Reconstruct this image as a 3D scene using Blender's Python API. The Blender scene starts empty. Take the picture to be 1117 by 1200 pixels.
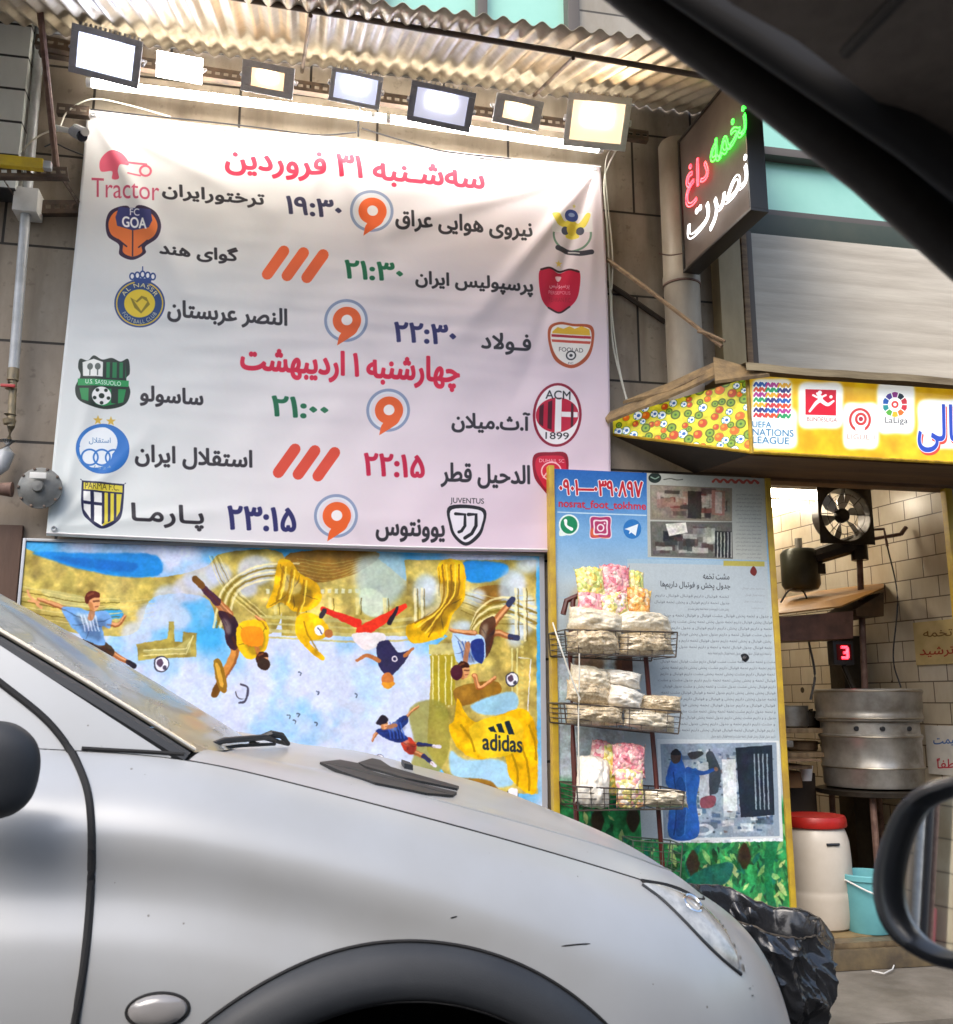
import bpy, bmesh, math, random, unicodedata
import numpy as np
from mathutils import Vector, Matrix, noise as mnoise
random.seed(7); rng = np.random.default_rng(7)
SC = bpy.context.scene
COL = SC.collection
R_ = math.radians
# ------------------------------------------------------------------ camera
YAW, PITCH, DIST, EYE, FPX = R_(11), R_(11.2), 4.0, 1.1, 1118.0
cd = bpy.data.cameras.new('camera'); cam = bpy.data.objects.new('camera', cd); COL.objects.link(cam)
cam.location = (0, -DIST, EYE); cam.rotation_euler = (R_(90) + PITCH, 0, -YAW)
cd.sensor_fit = 'HORIZONTAL'; cd.sensor_width = 36; cd.lens = 36 * FPX / 1117
cd.clip_start = 0.05; cd.clip_end = 500
cd.dof.use_dof = True; cd.dof.focus_distance = 3.7; cd.dof.aperture_fstop = 11
SC.camera = cam
# ------------------------------------------------------------------ sky, sun, exposure
wd = bpy.data.worlds.new('World'); SC.world = wd; wd.use_nodes = True
nt = wd.node_tree; bg = nt.nodes['Background']
sky = nt.nodes.new('ShaderNodeTexSky'); sky.sky_type = 'NISHITA'; sky.sun_disc = False
SUN_EL, SUN_ROT = R_(48), R_(215)
sky.sun_elevation = SUN_EL; sky.sun_rotation = SUN_ROT; sky.dust_density = 3; sky.air_density = 1.2
nt.links.new(sky.outputs[0], bg.inputs[0]); bg.inputs[1].default_value = 0.14
sl = bpy.data.lights.new('sun', 'SUN'); sl.energy = 0.8; sl.angle = R_(40); sl.color = (1, .96, .9)
so = bpy.data.objects.new('sun', sl); COL.objects.link(so)
so.rotation_euler = (R_(90) - SUN_EL, 0, -SUN_ROT + math.pi)
SC.view_settings.view_transform = 'Standard'; SC.view_settings.look = 'None'
SC.view_settings.gamma = 1; SC.view_settings.exposure = 1.15
SC.render.engine = 'CYCLES'; SC.cycles.use_denoising = True
SC.cycles.max_bounces = 6; SC.cycles.diffuse_bounces = 3; SC.cycles.glossy_bounces = 3
SC.cycles.sample_clamp_indirect = 6

# ------------------------------------------------------------------ sight lines of the survey (photo point -> place on a plane of the scene)
_F = np.array([math.sin(YAW) * math.cos(PITCH), math.cos(YAW) * math.cos(PITCH), math.sin(PITCH)])
_R = np.array([math.cos(YAW), -math.sin(YAW), 0.0]); _U = np.cross(_R, _F); _C = np.array([0, -DIST, EYE])
def ray(x, y): return _F + _R * ((x - 558.5) / FPX) + _U * ((600 - y) / FPX)
def W(x, y, Y):
    d = ray(x, y); return Vector(_C + d * ((Y - _C[1]) / d[1]))
def WX(x, y, X):
    d = ray(x, y); return Vector(_C + d * ((X - _C[0]) / d[0]))
def WZ(x, y, Z):
    d = ray(x, y); return Vector(_C + d * ((Z - _C[2]) / d[2]))
def WP(x, y, p0, n):
    d = ray(x, y); t = ((np.array(p0) - _C) @ np.array(n)) / (d @ np.array(n)); return Vector(_C + d * t)
def PX(v):
    d = np.asarray(v, float) - _C; z = d @ _F
    return np.stack([558.5 + FPX * (d @ _R) / z, 600 - FPX * (d @ _U) / z], -1)

# ------------------------------------------------------------------ object helpers
BASE = {}
def tag(o, label=None, cat=None, group=None, kind=None):
    if label: o['label'] = label
    if cat: o['category'] = cat
    if group: o['group'] = group
    if kind: o['kind'] = kind
    return o
def thing(name, label, cat, base, group=None):
    o = bpy.data.objects.new(name, None); COL.objects.link(o); o.empty_display_size = .05
    o.location = base; BASE[o.name] = Vector(base); return tag(o, label, cat, group)
def obj(name, bm, m, parent=None, base=None, smooth=40):
    """links a bmesh built in world coordinates as one mesh object"""
    bmesh.ops.recalc_face_normals(bm, faces=bm.faces) if getattr(bm, '_recalc', False) else None
    if parent is not None: b = BASE[parent.name]
    elif base is not None: b = Vector(base)
    else:
        xs = [v.co for v in bm.verts]
        b = Vector(((min(v.x for v in xs) + max(v.x for v in xs)) / 2, (min(v.y for v in xs) + max(v.y for v in xs)) / 2, min(v.z for v in xs)))
    bmesh.ops.translate(bm, verts=bm.verts, vec=-b)
    me = bpy.data.meshes.new(name); bm.to_mesh(me); bm.free()
    if smooth:
        me.polygons.foreach_set('use_smooth', [True] * len(me.polygons)); me.set_sharp_from_angle(angle=R_(smooth))
    for mm in (m if isinstance(m, (list, tuple)) else [m]): me.materials.append(mm)
    o = bpy.data.objects.new(name, me); COL.objects.link(o)
    if parent is not None: o.parent = parent
    else: o.location = b
    BASE[o.name] = b
    return o
def NB(): return bmesh.new()
def box(bm, lo, hi, bevel=0, M=None):
    r = bmesh.ops.create_cube(bm, size=1); vs = r['verts']; lo = Vector(lo); hi = Vector(hi)
    for v in vs: v.co = Vector([(lo[i] + hi[i]) / 2 + v.co[i] * (hi[i] - lo[i]) for i in range(3)])
    if bevel:
        es = list({e for v in vs for e in v.link_edges})
        g = bmesh.ops.bevel(bm, geom=es, offset=bevel, segments=2, profile=.7, affect='EDGES', clamp_overlap=True); vs = list({v for v in g['verts']} | {v for v in vs if v.is_valid})
    if M is not None: bmesh.ops.transform(bm, matrix=M, verts=vs)
    return vs
def tube(bm, pts, r, seg=8, caps=True, closed=False):
    pts = [Vector(p) for p in pts]; n = len(pts); rs = list(np.interp(np.linspace(0, 1, n), np.linspace(0, 1, len(r)), r)) if isinstance(r, (list, tuple)) else [r] * n
    rings = []; up = Vector((0, 0, 1))
    for i, p in enumerate(pts):
        if closed: t = pts[(i + 1) % n] - pts[i - 1]
        else: t = (pts[min(i + 1, n - 1)] - pts[max(i - 1, 0)])
        t = t.normalized() if t.length > 1e-9 else Vector((0, 0, 1))
        a = up.cross(t)
        if a.length < .05: a = Vector((1, 0, 0)).cross(t)
        a.normalize(); b = t.cross(a)
        rings.append([bm.verts.new(p + (a * math.cos(k * 2 * math.pi / seg) + b * math.sin(k * 2 * math.pi / seg)) * rs[i]) for k in range(seg)])
    m = n if closed else n - 1
    for i in range(m):
        A, B = rings[i], rings[(i + 1) % n]
        for k in range(seg): bm.faces.new((A[k], A[(k + 1) % seg], B[(k + 1) % seg], B[k]))
    if caps and not closed: bm.faces.new(rings[0][::-1]); bm.faces.new(rings[-1])
def lathe(bm, prof, c, seg=32, M=None, wob=0, cap=True):
    """prof: list of (radius, z)"""
    c = Vector(c); rings = []
    for r, z in prof:
        ring = []
        for k in range(seg):
            a = 2 * math.pi * k / seg; rr = r * (1 + wob * mnoise.noise(Vector((math.cos(a) * 2, math.sin(a) * 2, z * 9 + r))))
            p = Vector((rr * math.cos(a), rr * math.sin(a), z))
            ring.append(bm.verts.new((M @ p if M is not None else p) + c))
        rings.append(ring)
    for A, B in zip(rings, rings[1:]):
        for k in range(seg): bm.faces.new((A[k], A[(k + 1) % seg], B[(k + 1) % seg], B[k]))
    if cap:
        if prof[0][0] > 1e-5: bm.faces.new(rings[0][::-1])
        if prof[-1][0] > 1e-5: bm.faces.new(rings[-1])
def prism(bm, pts, d):
    """closed polygon of 3-D points extruded along the vector d"""
    a = [bm.verts.new(Vector(p)) for p in pts]; b = [bm.verts.new(Vector(p) + Vector(d)) for p in pts]; n = len(a)
    bm.faces.new(a); bm.faces.new(b[::-1])
    for i in range(n): bm.faces.new((a[i], b[i], b[(i + 1) % n], a[(i + 1) % n]))
    bmesh.ops.recalc_face_normals(bm, faces=bm.faces)
def grid(bm, fn, nu, nv, keep=None, uv=None, thick=None):
    V = [[bm.verts.new(fn(i / nu, j / nv)) for j in range(nv + 1)] for i in range(nu + 1)]
    L = bm.loops.layers.uv.verify() if uv else None
    for i in range(nu):
        for j in range(nv):
            if keep and not keep((i + .5) / nu, (j + .5) / nv): continue
            f = bm.faces.new((V[i][j], V[i + 1][j], V[i + 1][j + 1], V[i][j + 1]))
            if uv:
                for l, (a, b) in zip(f.loops, ((i, j), (i + 1, j), (i + 1, j + 1), (i, j + 1))): l[L].uv = uv(a / nu, b / nv)
    for v in [v for v in bm.verts if not v.link_faces]: bm.verts.remove(v)
    return V
def spline(P, n=12, closed=False):
    P = [np.array(p, float) for p in P]; m = len(P); out = []
    for i in range(m if closed else m - 1):
        p0 = P[i - 1] if (closed or i > 0) else 2 * P[0] - P[1]; p1 = P[i]; p2 = P[(i + 1) % m]
        p3 = P[(i + 2) % m] if (closed or i + 2 < m) else 2 * p2 - p1
        for k in range(n):
            t = k / n; out.append(.5 * (2 * p1 + (p2 - p0) * t + (2 * p0 - 5 * p1 + 4 * p2 - p3) * t * t + (3 * p1 - p0 - 3 * p2 + p3) * t ** 3))
    if not closed: out.append(P[-1])
    return out
def copy_tree(o, parent=None):
    c = o.copy(); COL.objects.link(c); c.parent = parent; BASE[c.name] = BASE.get(o.name, Vector())
    for ch in list(o.children): copy_tree(ch, c)
    return c

# ------------------------------------------------------------------ materials
def lin(c):
    if isinstance(c, str):
        c = c.lstrip('#'); c = [int(c[i:i + 2], 16) / 255 for i in (0, 2, 4)]; return tuple(x / 12.92 if x < .04 else ((x + .055) / 1.055) ** 2.4 for x in c)
    return tuple(c)
def mat(name, c, c2=None, ns=6, rough=.5, metal=0, bump=0, bs=40, coat=0, spec=.5, r2=None, emit=None, es=0, stretch=None, detail=6, trans=0, lo=.35, hi=.65):
    m = bpy.data.materials.new(name); m.use_nodes = True; N = m.node_tree.nodes; L = m.node_tree.links; p = N['Principled BSDF']
    c = lin(c); p.inputs['Base Color'].default_value = (*c, 1); p.inputs['Roughness'].default_value = rough; p.inputs['Metallic'].default_value = metal
    p.inputs['Specular IOR Level'].default_value = spec; p.inputs['Coat Weight'].default_value = coat; p.inputs['Coat Roughness'].default_value = .06
    p.inputs['Transmission Weight'].default_value = trans
    tc = N.new('ShaderNodeTexCoord'); src = tc.outputs['Object']
    if stretch:
        mp = N.new('ShaderNodeMapping'); mp.inputs['Scale'].default_value = stretch; L.new(src, mp.inputs[0]); src = mp.outputs[0]
    if c2 is not None or r2 is not None:
        n = N.new('ShaderNodeTexNoise'); n.inputs['Scale'].default_value = ns; n.inputs['Detail'].default_value = detail; n.inputs['Roughness'].default_value = .62; L.new(src, n.inputs['Vector'])
        rr = N.new('ShaderNodeMapRange'); rr.inputs[1].default_value = lo; rr.inputs[2].default_value = hi; L.new(n.outputs[0], rr.inputs[0])
        if c2 is not None:
            x = N.new('ShaderNodeMix'); x.data_type = 'RGBA'; L.new(rr.outputs[0], x.inputs[0]); x.inputs[6].default_value = (*c, 1); x.inputs[7].default_value = (*lin(c2), 1); L.new(x.outputs[2], p.inputs['Base Color'])
        if r2 is not None:
            q = N.new('ShaderNodeMapRange'); q.inputs[3].default_value = rough; q.inputs[4].default_value = r2; L.new(rr.outputs[0], q.inputs[0]); L.new(q.outputs[0], p.inputs['Roughness'])
    if bump:
        n2 = N.new('ShaderNodeTexNoise'); n2.inputs['Scale'].default_value = bs; n2.inputs['Detail'].default_value = 5; L.new(src, n2.inputs['Vector'])
        b = N.new('ShaderNodeBump'); b.inputs['Strength'].default_value = bump; b.inputs['Distance'].default_value = .01; L.new(n2.outputs[0], b.inputs['Height']); L.new(b.outputs[0], p.inputs['Normal'])
    if emit is not None: p.inputs['Emission Color'].default_value = (*lin(emit), 1); p.inputs['Emission Strength'].default_value = es
    return m
def nodes(m): return m.node_tree.nodes, m.node_tree.links, m.node_tree.nodes['Principled BSDF']
def tile_mat(name, c, c2, mortar, bw, bh, ms, offset=0., rough=.35, axes='XZ', stain=None, bump=.4, noise_scale=3, spots=0, streak=0):
    m = mat(name, c, rough=rough); N, L, p = nodes(m)
    tc = N.new('ShaderNodeTexCoord'); sp = N.new('ShaderNodeSeparateXYZ'); L.new(tc.outputs['Object'], sp.inputs[0]); cb = N.new('ShaderNodeCombineXYZ')
    for k, a in enumerate(axes): L.new(sp.outputs[a], cb.inputs[k])
    b = N.new('ShaderNodeTexBrick'); b.offset = offset; b.inputs['Scale'].default_value = 1; b.inputs['Brick Width'].default_value = bw; b.inputs['Row Height'].default_value = bh
    b.inputs['Mortar Size'].default_value = ms; b.inputs['Mortar Smooth'].default_value = .2; b.inputs['Bias'].default_value = 0
    b.inputs['Color1'].default_value = (*lin(c), 1); b.inputs['Color2'].default_value = (*lin(c2), 1); b.inputs['Mortar'].default_value = (*lin(mortar), 1)
    L.new(cb.outputs[0], b.inputs['Vector'])
    n = N.new('ShaderNodeTexNoise'); n.inputs['Scale'].default_value = noise_scale; n.inputs['Detail'].default_value = 9; n.inputs['Roughness'].default_value = .65
    mp = N.new('ShaderNodeMapping'); mp.inputs['Scale'].default_value = (1, 1, .45); L.new(tc.outputs['Object'], mp.inputs[0]); L.new(mp.outputs[0], n.inputs['Vector'])
    rr = N.new('ShaderNodeMapRange'); rr.inputs[1].default_value = .38; rr.inputs[2].default_value = .68; L.new(n.outputs[0], rr.inputs[0])
    x = N.new('ShaderNodeMix'); x.data_type = 'RGBA'; x.blend_type = 'MULTIPLY'; L.new(rr.outputs[0], x.inputs[0]); L.new(b.outputs[0], x.inputs[6]); x.inputs[7].default_value = (*(lin(stain) if stain else (.6, .55, .5)), 1)
    L.new(x.outputs[2], p.inputs['Base Color'])
    if streak:
        m2 = N.new('ShaderNodeMapping'); m2.inputs['Scale'].default_value = (5, 5, .45); L.new(tc.outputs['Object'], m2.inputs[0]); n4 = N.new('ShaderNodeTexNoise'); n4.inputs['Scale'].default_value = 1.6; n4.inputs['Detail'].default_value = 7; L.new(m2.outputs[0], n4.inputs['Vector']); r4 = N.new('ShaderNodeMapRange'); r4.inputs[1].default_value = .5; r4.inputs[2].default_value = .72; r4.inputs[4].default_value = .75; L.new(n4.outputs[0], r4.inputs[0])
        n5 = N.new('ShaderNodeTexNoise'); n5.inputs['Scale'].default_value = 34; n5.inputs['Detail'].default_value = 4; L.new(tc.outputs['Object'], n5.inputs['Vector']); r5 = N.new('ShaderNodeMapRange'); r5.inputs[1].default_value = .6; r5.inputs[2].default_value = .72; r5.inputs[4].default_value = .5; L.new(n5.outputs[0], r5.inputs[0]); mxm = N.new('ShaderNodeMath'); mxm.operation = 'MAXIMUM'; L.new(r4.outputs[0], mxm.inputs[0]); L.new(r5.outputs[0], mxm.inputs[1])
        z_ = N.new('ShaderNodeMix'); z_.data_type = 'RGBA'; z_.blend_type = 'MULTIPLY'; L.new(mxm.outputs[0], z_.inputs[0]); L.new(x.outputs[2], z_.inputs[6]); z_.inputs[7].default_value = (.46, .41, .36, 1); L.new(z_.outputs[2], p.inputs['Base Color'])
    if spots:
        vo = N.new('ShaderNodeTexVoronoi'); vo.inputs['Scale'].default_value = spots; L.new(tc.outputs['Object'], vo.inputs['Vector']); sc_ = N.new('ShaderNodeSeparateColor'); L.new(vo.outputs['Color'], sc_.inputs[0]); pw = N.new('ShaderNodeMath'); pw.operation = 'POWER'; pw.inputs[1].default_value = 3; L.new(sc_.outputs[0], pw.inputs[0]); mu = N.new('ShaderNodeMath'); mu.operation = 'MULTIPLY'; mu.inputs[1].default_value = .11; L.new(pw.outputs[0], mu.inputs[0])
        ls = N.new('ShaderNodeMath'); ls.operation = 'LESS_THAN'; L.new(vo.outputs['Distance'], ls.inputs[0]); L.new(mu.outputs[0], ls.inputs[1]); y_ = N.new('ShaderNodeMix'); y_.data_type = 'RGBA'; L.new(ls.outputs[0], y_.inputs[0]); L.new(x.outputs[2], y_.inputs[6]); y_.inputs[7].default_value = (.05, .035, .02, 1); L.new(y_.outputs[2], p.inputs['Base Color'])
    ad = N.new('ShaderNodeMath'); ad.operation = 'MULTIPLY_ADD'; L.new(n.outputs[0], ad.inputs[0]); ad.inputs[1].default_value = .25; 
    iv = N.new('ShaderNodeMath'); iv.operation = 'MULTIPLY'; iv.inputs[1].default_value = -1; L.new(b.outputs['Fac'], iv.inputs[0]); L.new(iv.outputs[0], ad.inputs[2])
    bp = N.new('ShaderNodeBump'); bp.inputs['Strength'].default_value = bump; bp.inputs['Distance'].default_value = .008; L.new(ad.outputs[0], bp.inputs['Height']); L.new(bp.outputs[0], p.inputs['Normal'])
    return m
def glow(name, c, s):
    m = mat(name, (.8, .8, .8), rough=.4, emit=c, es=s); return m
MT = dict(
    black=mat('black_plastic', (.012, .013, .015), (.02, .021, .024), 30, .45, bump=.08, bs=300),
    rubber=mat('dark_rubber', (.012, .013, .015), rough=.6),
    iron=mat('dark_angle_iron', (.07, .06, .055), (.16, .11, .08), 12, .55, metal=.5, bump=.15),
    rust=mat('rusty_steel', (.10, .05, .04), (.2, .12, .09), 20, .7, bump=.25),
    steel=mat('galvanised_pipe', (.52, .54, .56), (.36, .37, .38), 9, .45, metal=.2, bump=.06),
    brass=mat('aged_fitting', (.2, .17, .12), (.3, .24, .15), 25, .5, metal=.5, bump=.2),
    redp=mat('red_handle_paint', (.45, .04, .04), rough=.45),
    yellow=mat('yellow_paint', (.72, .52, .02), (.55, .38, .03), 14, .5, bump=.08),
    yedge=mat('yellow_angle_paint', (.62, .42, .03), (.42, .26, .04), 11, .5, bump=.15),
    alu=mat('anodised_grey', (.5, .52, .55), (.42, .44, .47), 8, .4, metal=.4),
    greyp=mat('grey_cast_metal', (.21, .22, .215), (.13, .13, .125), 12, .55, metal=.3, bump=.15),
    ledbody=mat('floodlight_grey', (.34, .35, .40), (.26, .27, .31), 25, .5, bump=.1),
    ledlight=mat('floodlight_pale_grey', (.62, .62, .66), (.5, .5, .53), 25, .5, bump=.1),
    white=mat('white_plastic', (.75, .75, .73), (.62, .61, .58), 9, .4),
    cable=mat('pale_cable', (.62, .6, .52), rough=.5), cableb=mat('dark_cable', (.03, .03, .035), rough=.5),
    wood=mat('weathered_wood', (.30, .20, .11), (.16, .10, .06), 7, .75, bump=.3, stretch=(1, 1, 6)),
    ply=mat('torn_plywood', (.30, .20, .09), (.12, .08, .045), 14, .75, bump=.4),
    duct=mat('painted_duct', (.42, .36, .28), (.27, .22, .17), 5, .5, bump=.12, stretch=(1, 1, .4)),
    glassteal=mat('teal_blind_behind_glass', (.30, .62, .52), (.36, .68, .58), 2, .12, spec=.6),
    dkgreen=mat('dark_green_beam', (.035, .05, .035), (.05, .06, .04), 8, .5),
    frame=mat('brown_window_frame', (.10, .085, .075), rough=.5),
)

# ------------------------------------------------------------------ lettering: glyph outlines and a small painter for printed surfaces
FORMS = {}
for cp in range(0xFB50, 0xFEFD):
    d = unicodedata.decomposition(chr(cp)).split()
    k = {'<isolated>': 's', '<final>': 'f', '<initial>': 'i', '<medial>': 'm'}.get(d[0] if d else '')
    if k and len(d) == 2: FORMS.setdefault(chr(int(d[1], 16)), {})[k] = chr(cp)
    if k and d[1:] == ['0644', '0627']: FORMS.setdefault('LA', {})[k] = chr(cp)
def shape(s):
    toks = []; i = 0
    while i < len(s):
        if s[i:i + 2] == '\u0644\u0627': toks.append('LA'); i += 2
        else: toks.append(s[i]); i += 1
    out = []
    def joins_next(t): return t == '\u0640' or (t in FORMS and 'i' in FORMS[t])
    def joins_prev(t): return t == '\u0640' or (t in FORMS and 'f' in FORMS[t])
    for k, t in enumerate(toks):
        if t == '\u200c': continue
        if t not in FORMS: out.append(t); continue
        pv = k > 0 and joins_next(toks[k - 1]) and joins_prev(t); nx = k + 1 < len(toks) and joins_next(t) and joins_prev(toks[k + 1])
        f = FORMS[t]; out.append(f.get('m' if pv and nx else 'f' if pv else 'i' if nx else 's', t))
    # digits keep their own order
    r = []; run = []
    for ch in reversed(out):
        if ch in '۰۱۲۳۴۵۶۷۸۹:—': run.insert(0, ch)
        else: r += run; run = []; r.append(ch)
    return ''.join(r + run)
GC = {}
def outlines(s, space=1.0):
    key = (s, space)
    if key in GC: return GC[key]
    cu = bpy.data.curves.new('lettering', 'FONT'); cu.body = s; cu.space_character = space; o = bpy.data.objects.new('lettering', cu); COL.objects.link(o)
    dg = bpy.context.evaluated_depsgraph_get(); oe = o.evaluated_get(dg); res = []
    for sp in oe.to_curve(dg).splines:
        bp = sp.bezier_points; n = len(bp); pts = []
        for i in range(n):
            a, b = bp[i], bp[(i + 1) % n]; p0, p1, p2, p3 = [np.array(q[:2]) for q in (a.co, a.handle_right, b.handle_left, b.co)]
            for k in range(5):
                t = k / 5; pts.append((1 - t) ** 3 * p0 + 3 * (1 - t) ** 2 * t * p1 + 3 * (1 - t) * t * t * p2 + t ** 3 * p3)
        res.append(np.array(pts))
    oe.to_curve_clear(); bpy.data.objects.remove(o); bpy.data.curves.remove(cu)
    GC[key] = res; return res
def text_in(s, x0, x1, yt, yb, slope=0, space=1.0, ar=True):
    """glyph outlines fitted to an ink box of photo points"""
    cs = outlines(shape(s) if ar else s, space); al = np.concatenate(cs); lo = al.min(0); hi = al.max(0); xm = (x0 + x1) / 2; out = []
    for c in cs:
        X = x0 + (c[:, 0] - lo[0]) / (hi[0] - lo[0]) * (x1 - x0); Y = yb - (c[:, 1] - lo[1]) / (hi[1] - lo[1]) * (yb - yt) + slope * (X - xm); out.append(np.stack([X, Y], 1))
    return out
def gblur(a, s):
    if s <= .05: return a
    r = max(1, int(3 * s)); k = np.exp(-.5 * (np.arange(-r, r + 1) / s) ** 2); k /= k.sum()
    for ax in (0, 1):
        pad = [(0, 0)] * a.ndim; pad[ax] = (r, r); b = np.pad(a, pad, mode='edge'); o = np.zeros_like(a)
        for i, w in enumerate(k):
            sl_ = [slice(None)] * a.ndim; sl_[ax] = slice(i, i + a.shape[ax]); o += w * b[tuple(sl_)]
        a = o
    return a
def fbm(h, w, cell, octs=5, seed=0, asp=1.0):
    g = np.random.default_rng(seed); out = np.zeros((h, w)); amp = 1; tot = 0
    for o in range(octs):
        c = max(2, cell / 2 ** o); ny, nx = int(h / c) + 3, int(w / (c * asp)) + 3; q = g.random((ny, nx))
        y = np.arange(h) / c; x = np.arange(w) / (c * asp); yi = y.astype(int); xi = x.astype(int); fy = (y - yi)[:, None]; fx = (x - xi)[None]
        fy = fy * fy * (3 - 2 * fy); fx = fx * fx * (3 - 2 * fx)
        v = q[yi][:, xi] * (1 - fy) * (1 - fx) + q[yi + 1][:, xi] * fy * (1 - fx) + q[yi][:, xi + 1] * (1 - fy) * fx + q[yi + 1][:, xi + 1] * fy * fx
        out += amp * v; tot += amp; amp *= .5
    return out / tot
def srgb(c):
    if isinstance(c, str):
        c = c.lstrip('#'); return np.array([int(c[i:i + 2], 16) / 255 for i in (0, 2, 4)])
    return np.array(c, float)
def painterly(a, sd, wamp=2.2, namp=.30):
    h, w = a.shape[:2]; dx = (fbm(h, w, 14, 3, sd) - .5) * wamp * 4; dy = (fbm(h, w, 14, 3, sd + 1) - .5) * wamp * 4; yy, xx = np.mgrid[0:h, 0:w]
    b = a[np.clip((yy + dy).astype(int), 0, h - 1), np.clip((xx + dx).astype(int), 0, w - 1)]
    n = (fbm(h, w, 22, 4, sd + 2) - .5) + .7 * (fbm(h, w, 7, 2, sd + 3) - .5) + .6 * (fbm(h, w, 90, 3, sd + 4) - .5); b = b * (1 + namp * 1.7 * n[..., None]); hue = np.stack([fbm(h, w, 30, 3, sd + 5 + k) - .5 for k in range(3)], -1)
    return gblur(np.clip(b + hue * namp * .35, 0, 1), .8)
class Print:
    """a printed sheet: painted in flat ink colours, laid on its own surface by that surface's UVs"""
    def __init__(s, w, h, fn, bg): s.w, s.h, s.fn = w, h, fn; s.a = np.ones((h, w, 3)) * srgb(bg)
    def mp(s, pts): return s.fn(np.asarray(pts, float))
    def cov(s, cs, grow=0, blur=0):
        pad = int(grow + 3 * blur + 3); al = np.concatenate(cs); lo = np.floor(al.min(0)).astype(int) - pad; hi = np.ceil(al.max(0)).astype(int) + pad
        lo = np.maximum(lo, 0); hi = np.minimum(hi, (s.w, s.h))
        if (hi - lo).min() <= 0: return None
        wd_, ht = hi - lo; e = []
        for c in cs:
            a = c - lo; b = np.roll(a, -1, 0); e.append(np.concatenate([a, b], 1))
        e = np.concatenate(e); e = e[e[:, 1] != e[:, 3]]; dr = np.where(e[:, 3] > e[:, 1], 1, -1); y0 = np.minimum(e[:, 1], e[:, 3]); y1 = np.maximum(e[:, 1], e[:, 3]); sl_ = (e[:, 2] - e[:, 0]) / (e[:, 3] - e[:, 1])
        cv = np.zeros((ht, wd_ + 2)); SS = 3
        for r in range(ht * SS):
            y = (r + .5) / SS; m = (y0 <= y) & (y1 > y)
            if not m.any(): continue
            xs = e[m, 0] + (y - e[m, 1]) * sl_[m]; o = np.argsort(xs); xs = np.clip(xs[o], 0, wd_); wn = np.cumsum(dr[m][o]); row = cv[r // SS]
            for k in range(len(xs) - 1):
                if wn[k] != 0:
                    a, b = xs[k], xs[k + 1]; ia, ib = int(a), int(b)
                    if ia == ib: row[ia] += (b - a) / SS
                    else:
                        row[ia] += (ia + 1 - a) / SS; row[ib] += (b - ib) / SS
                        if ib > ia + 1: row[ia + 1:ib] += 1 / SS
        cv = np.clip(cv[:, :wd_], 0, 1)
        if grow > 0:
            q = cv.copy(); R = int(math.ceil(grow))
            for dy in range(-R, R + 1):
                for dx in range(-R, R + 1):
                    w_ = min(1, max(0, grow + .5 - math.hypot(dx, dy)))
                    if w_ <= 0 or (dx == 0 and dy == 0): continue
                    t = np.zeros_like(cv); t[max(0, dy):ht + min(0, dy), max(0, dx):wd_ + min(0, dx)] = cv[max(0, -dy):ht + min(0, -dy), max(0, -dx):wd_ + min(0, -dx)]
                    q = np.maximum(q, t * w_)
            cv = q
        return lo, gblur(cv, blur)
    def paint(s, cs, col, alpha=1, grow=0, blur=0):
        r = s.cov(cs, grow, blur)
        if r is None: return
        (x, y), cv = r; h, w = cv.shape; reg = s.a[y:y + h, x:x + w]; k = (cv * alpha)[..., None]
        c = col if isinstance(col, np.ndarray) and col.ndim == 3 else srgb(col)
        if c.ndim == 3: c = c[y:y + h, x:x + w]
        reg[:] = reg * (1 - k) + c * k
    def fill(s, poly, col, **k): s.paint([s.mp(poly)], col, **k)
    def curve(s, poly, col, n=6, **k): s.paint([s.mp(spline(poly, n, True))], col, **k)
    def stroke(s, pts, wid, col, smooth=True, **k):
        p = np.array(spline(pts, 8) if smooth and len(pts) > 2 else pts, float); wv = np.interp(np.linspace(0, 1, len(p)), np.linspace(0, 1, len(wid)), wid) if isinstance(wid, (list, tuple)) else np.full(len(p), wid)
        t = np.gradient(p, axis=0); t /= np.maximum(np.linalg.norm(t, axis=1, keepdims=True), 1e-9); n = np.stack([-t[:, 1], t[:, 0]], 1) * wv[:, None] / 2
        ends = []
        for q, tt, ww in ((p[-1], t[-1], wv[-1]), (p[0], -t[0], wv[0])):
            a0 = math.atan2(tt[1], tt[0]); ends.append([q + ww / 2 * np.array([math.cos(a0 + a), math.sin(a0 + a)]) for a in np.linspace(math.pi / 2, -math.pi / 2, 7)])
        s.fill(np.concatenate([p + n, ends[0], (p - n)[::-1], ends[1]]), col, **k)
    def disc(s, x, y, rx, ry, col, **k):
        a = np.linspace(0, 2 * math.pi, 40, endpoint=False); s.fill(np.stack([x + rx * np.cos(a), y + ry * np.sin(a)], 1), col, **k)
    def ring(s, x, y, rx, ry, wd_, col, **k):
        a = np.linspace(0, 2 * math.pi, 48, endpoint=False); o = np.stack([x + rx * np.cos(a), y + ry * np.sin(a)], 1); i = np.stack([x + (rx - wd_) * np.cos(a), y + (ry - wd_) * np.sin(a)], 1)[::-1]
        s.paint([s.mp(o), s.mp(i)], col, **k)
    def text(s, t, x0, x1, yt, yb, col, slope=None, bold=0, ar=True, space=1.0, outline=None, ow=0, **k):
        if slope is None: slope = s.slope((yt + yb) / 2)
        cs = [s.mp(c) for c in text_in(t, x0, x1, yt, yb, slope, space, ar)]
        if outline: s.paint(cs, outline, grow=bold + ow)
        s.paint(cs, col, grow=bold, **k)
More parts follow.
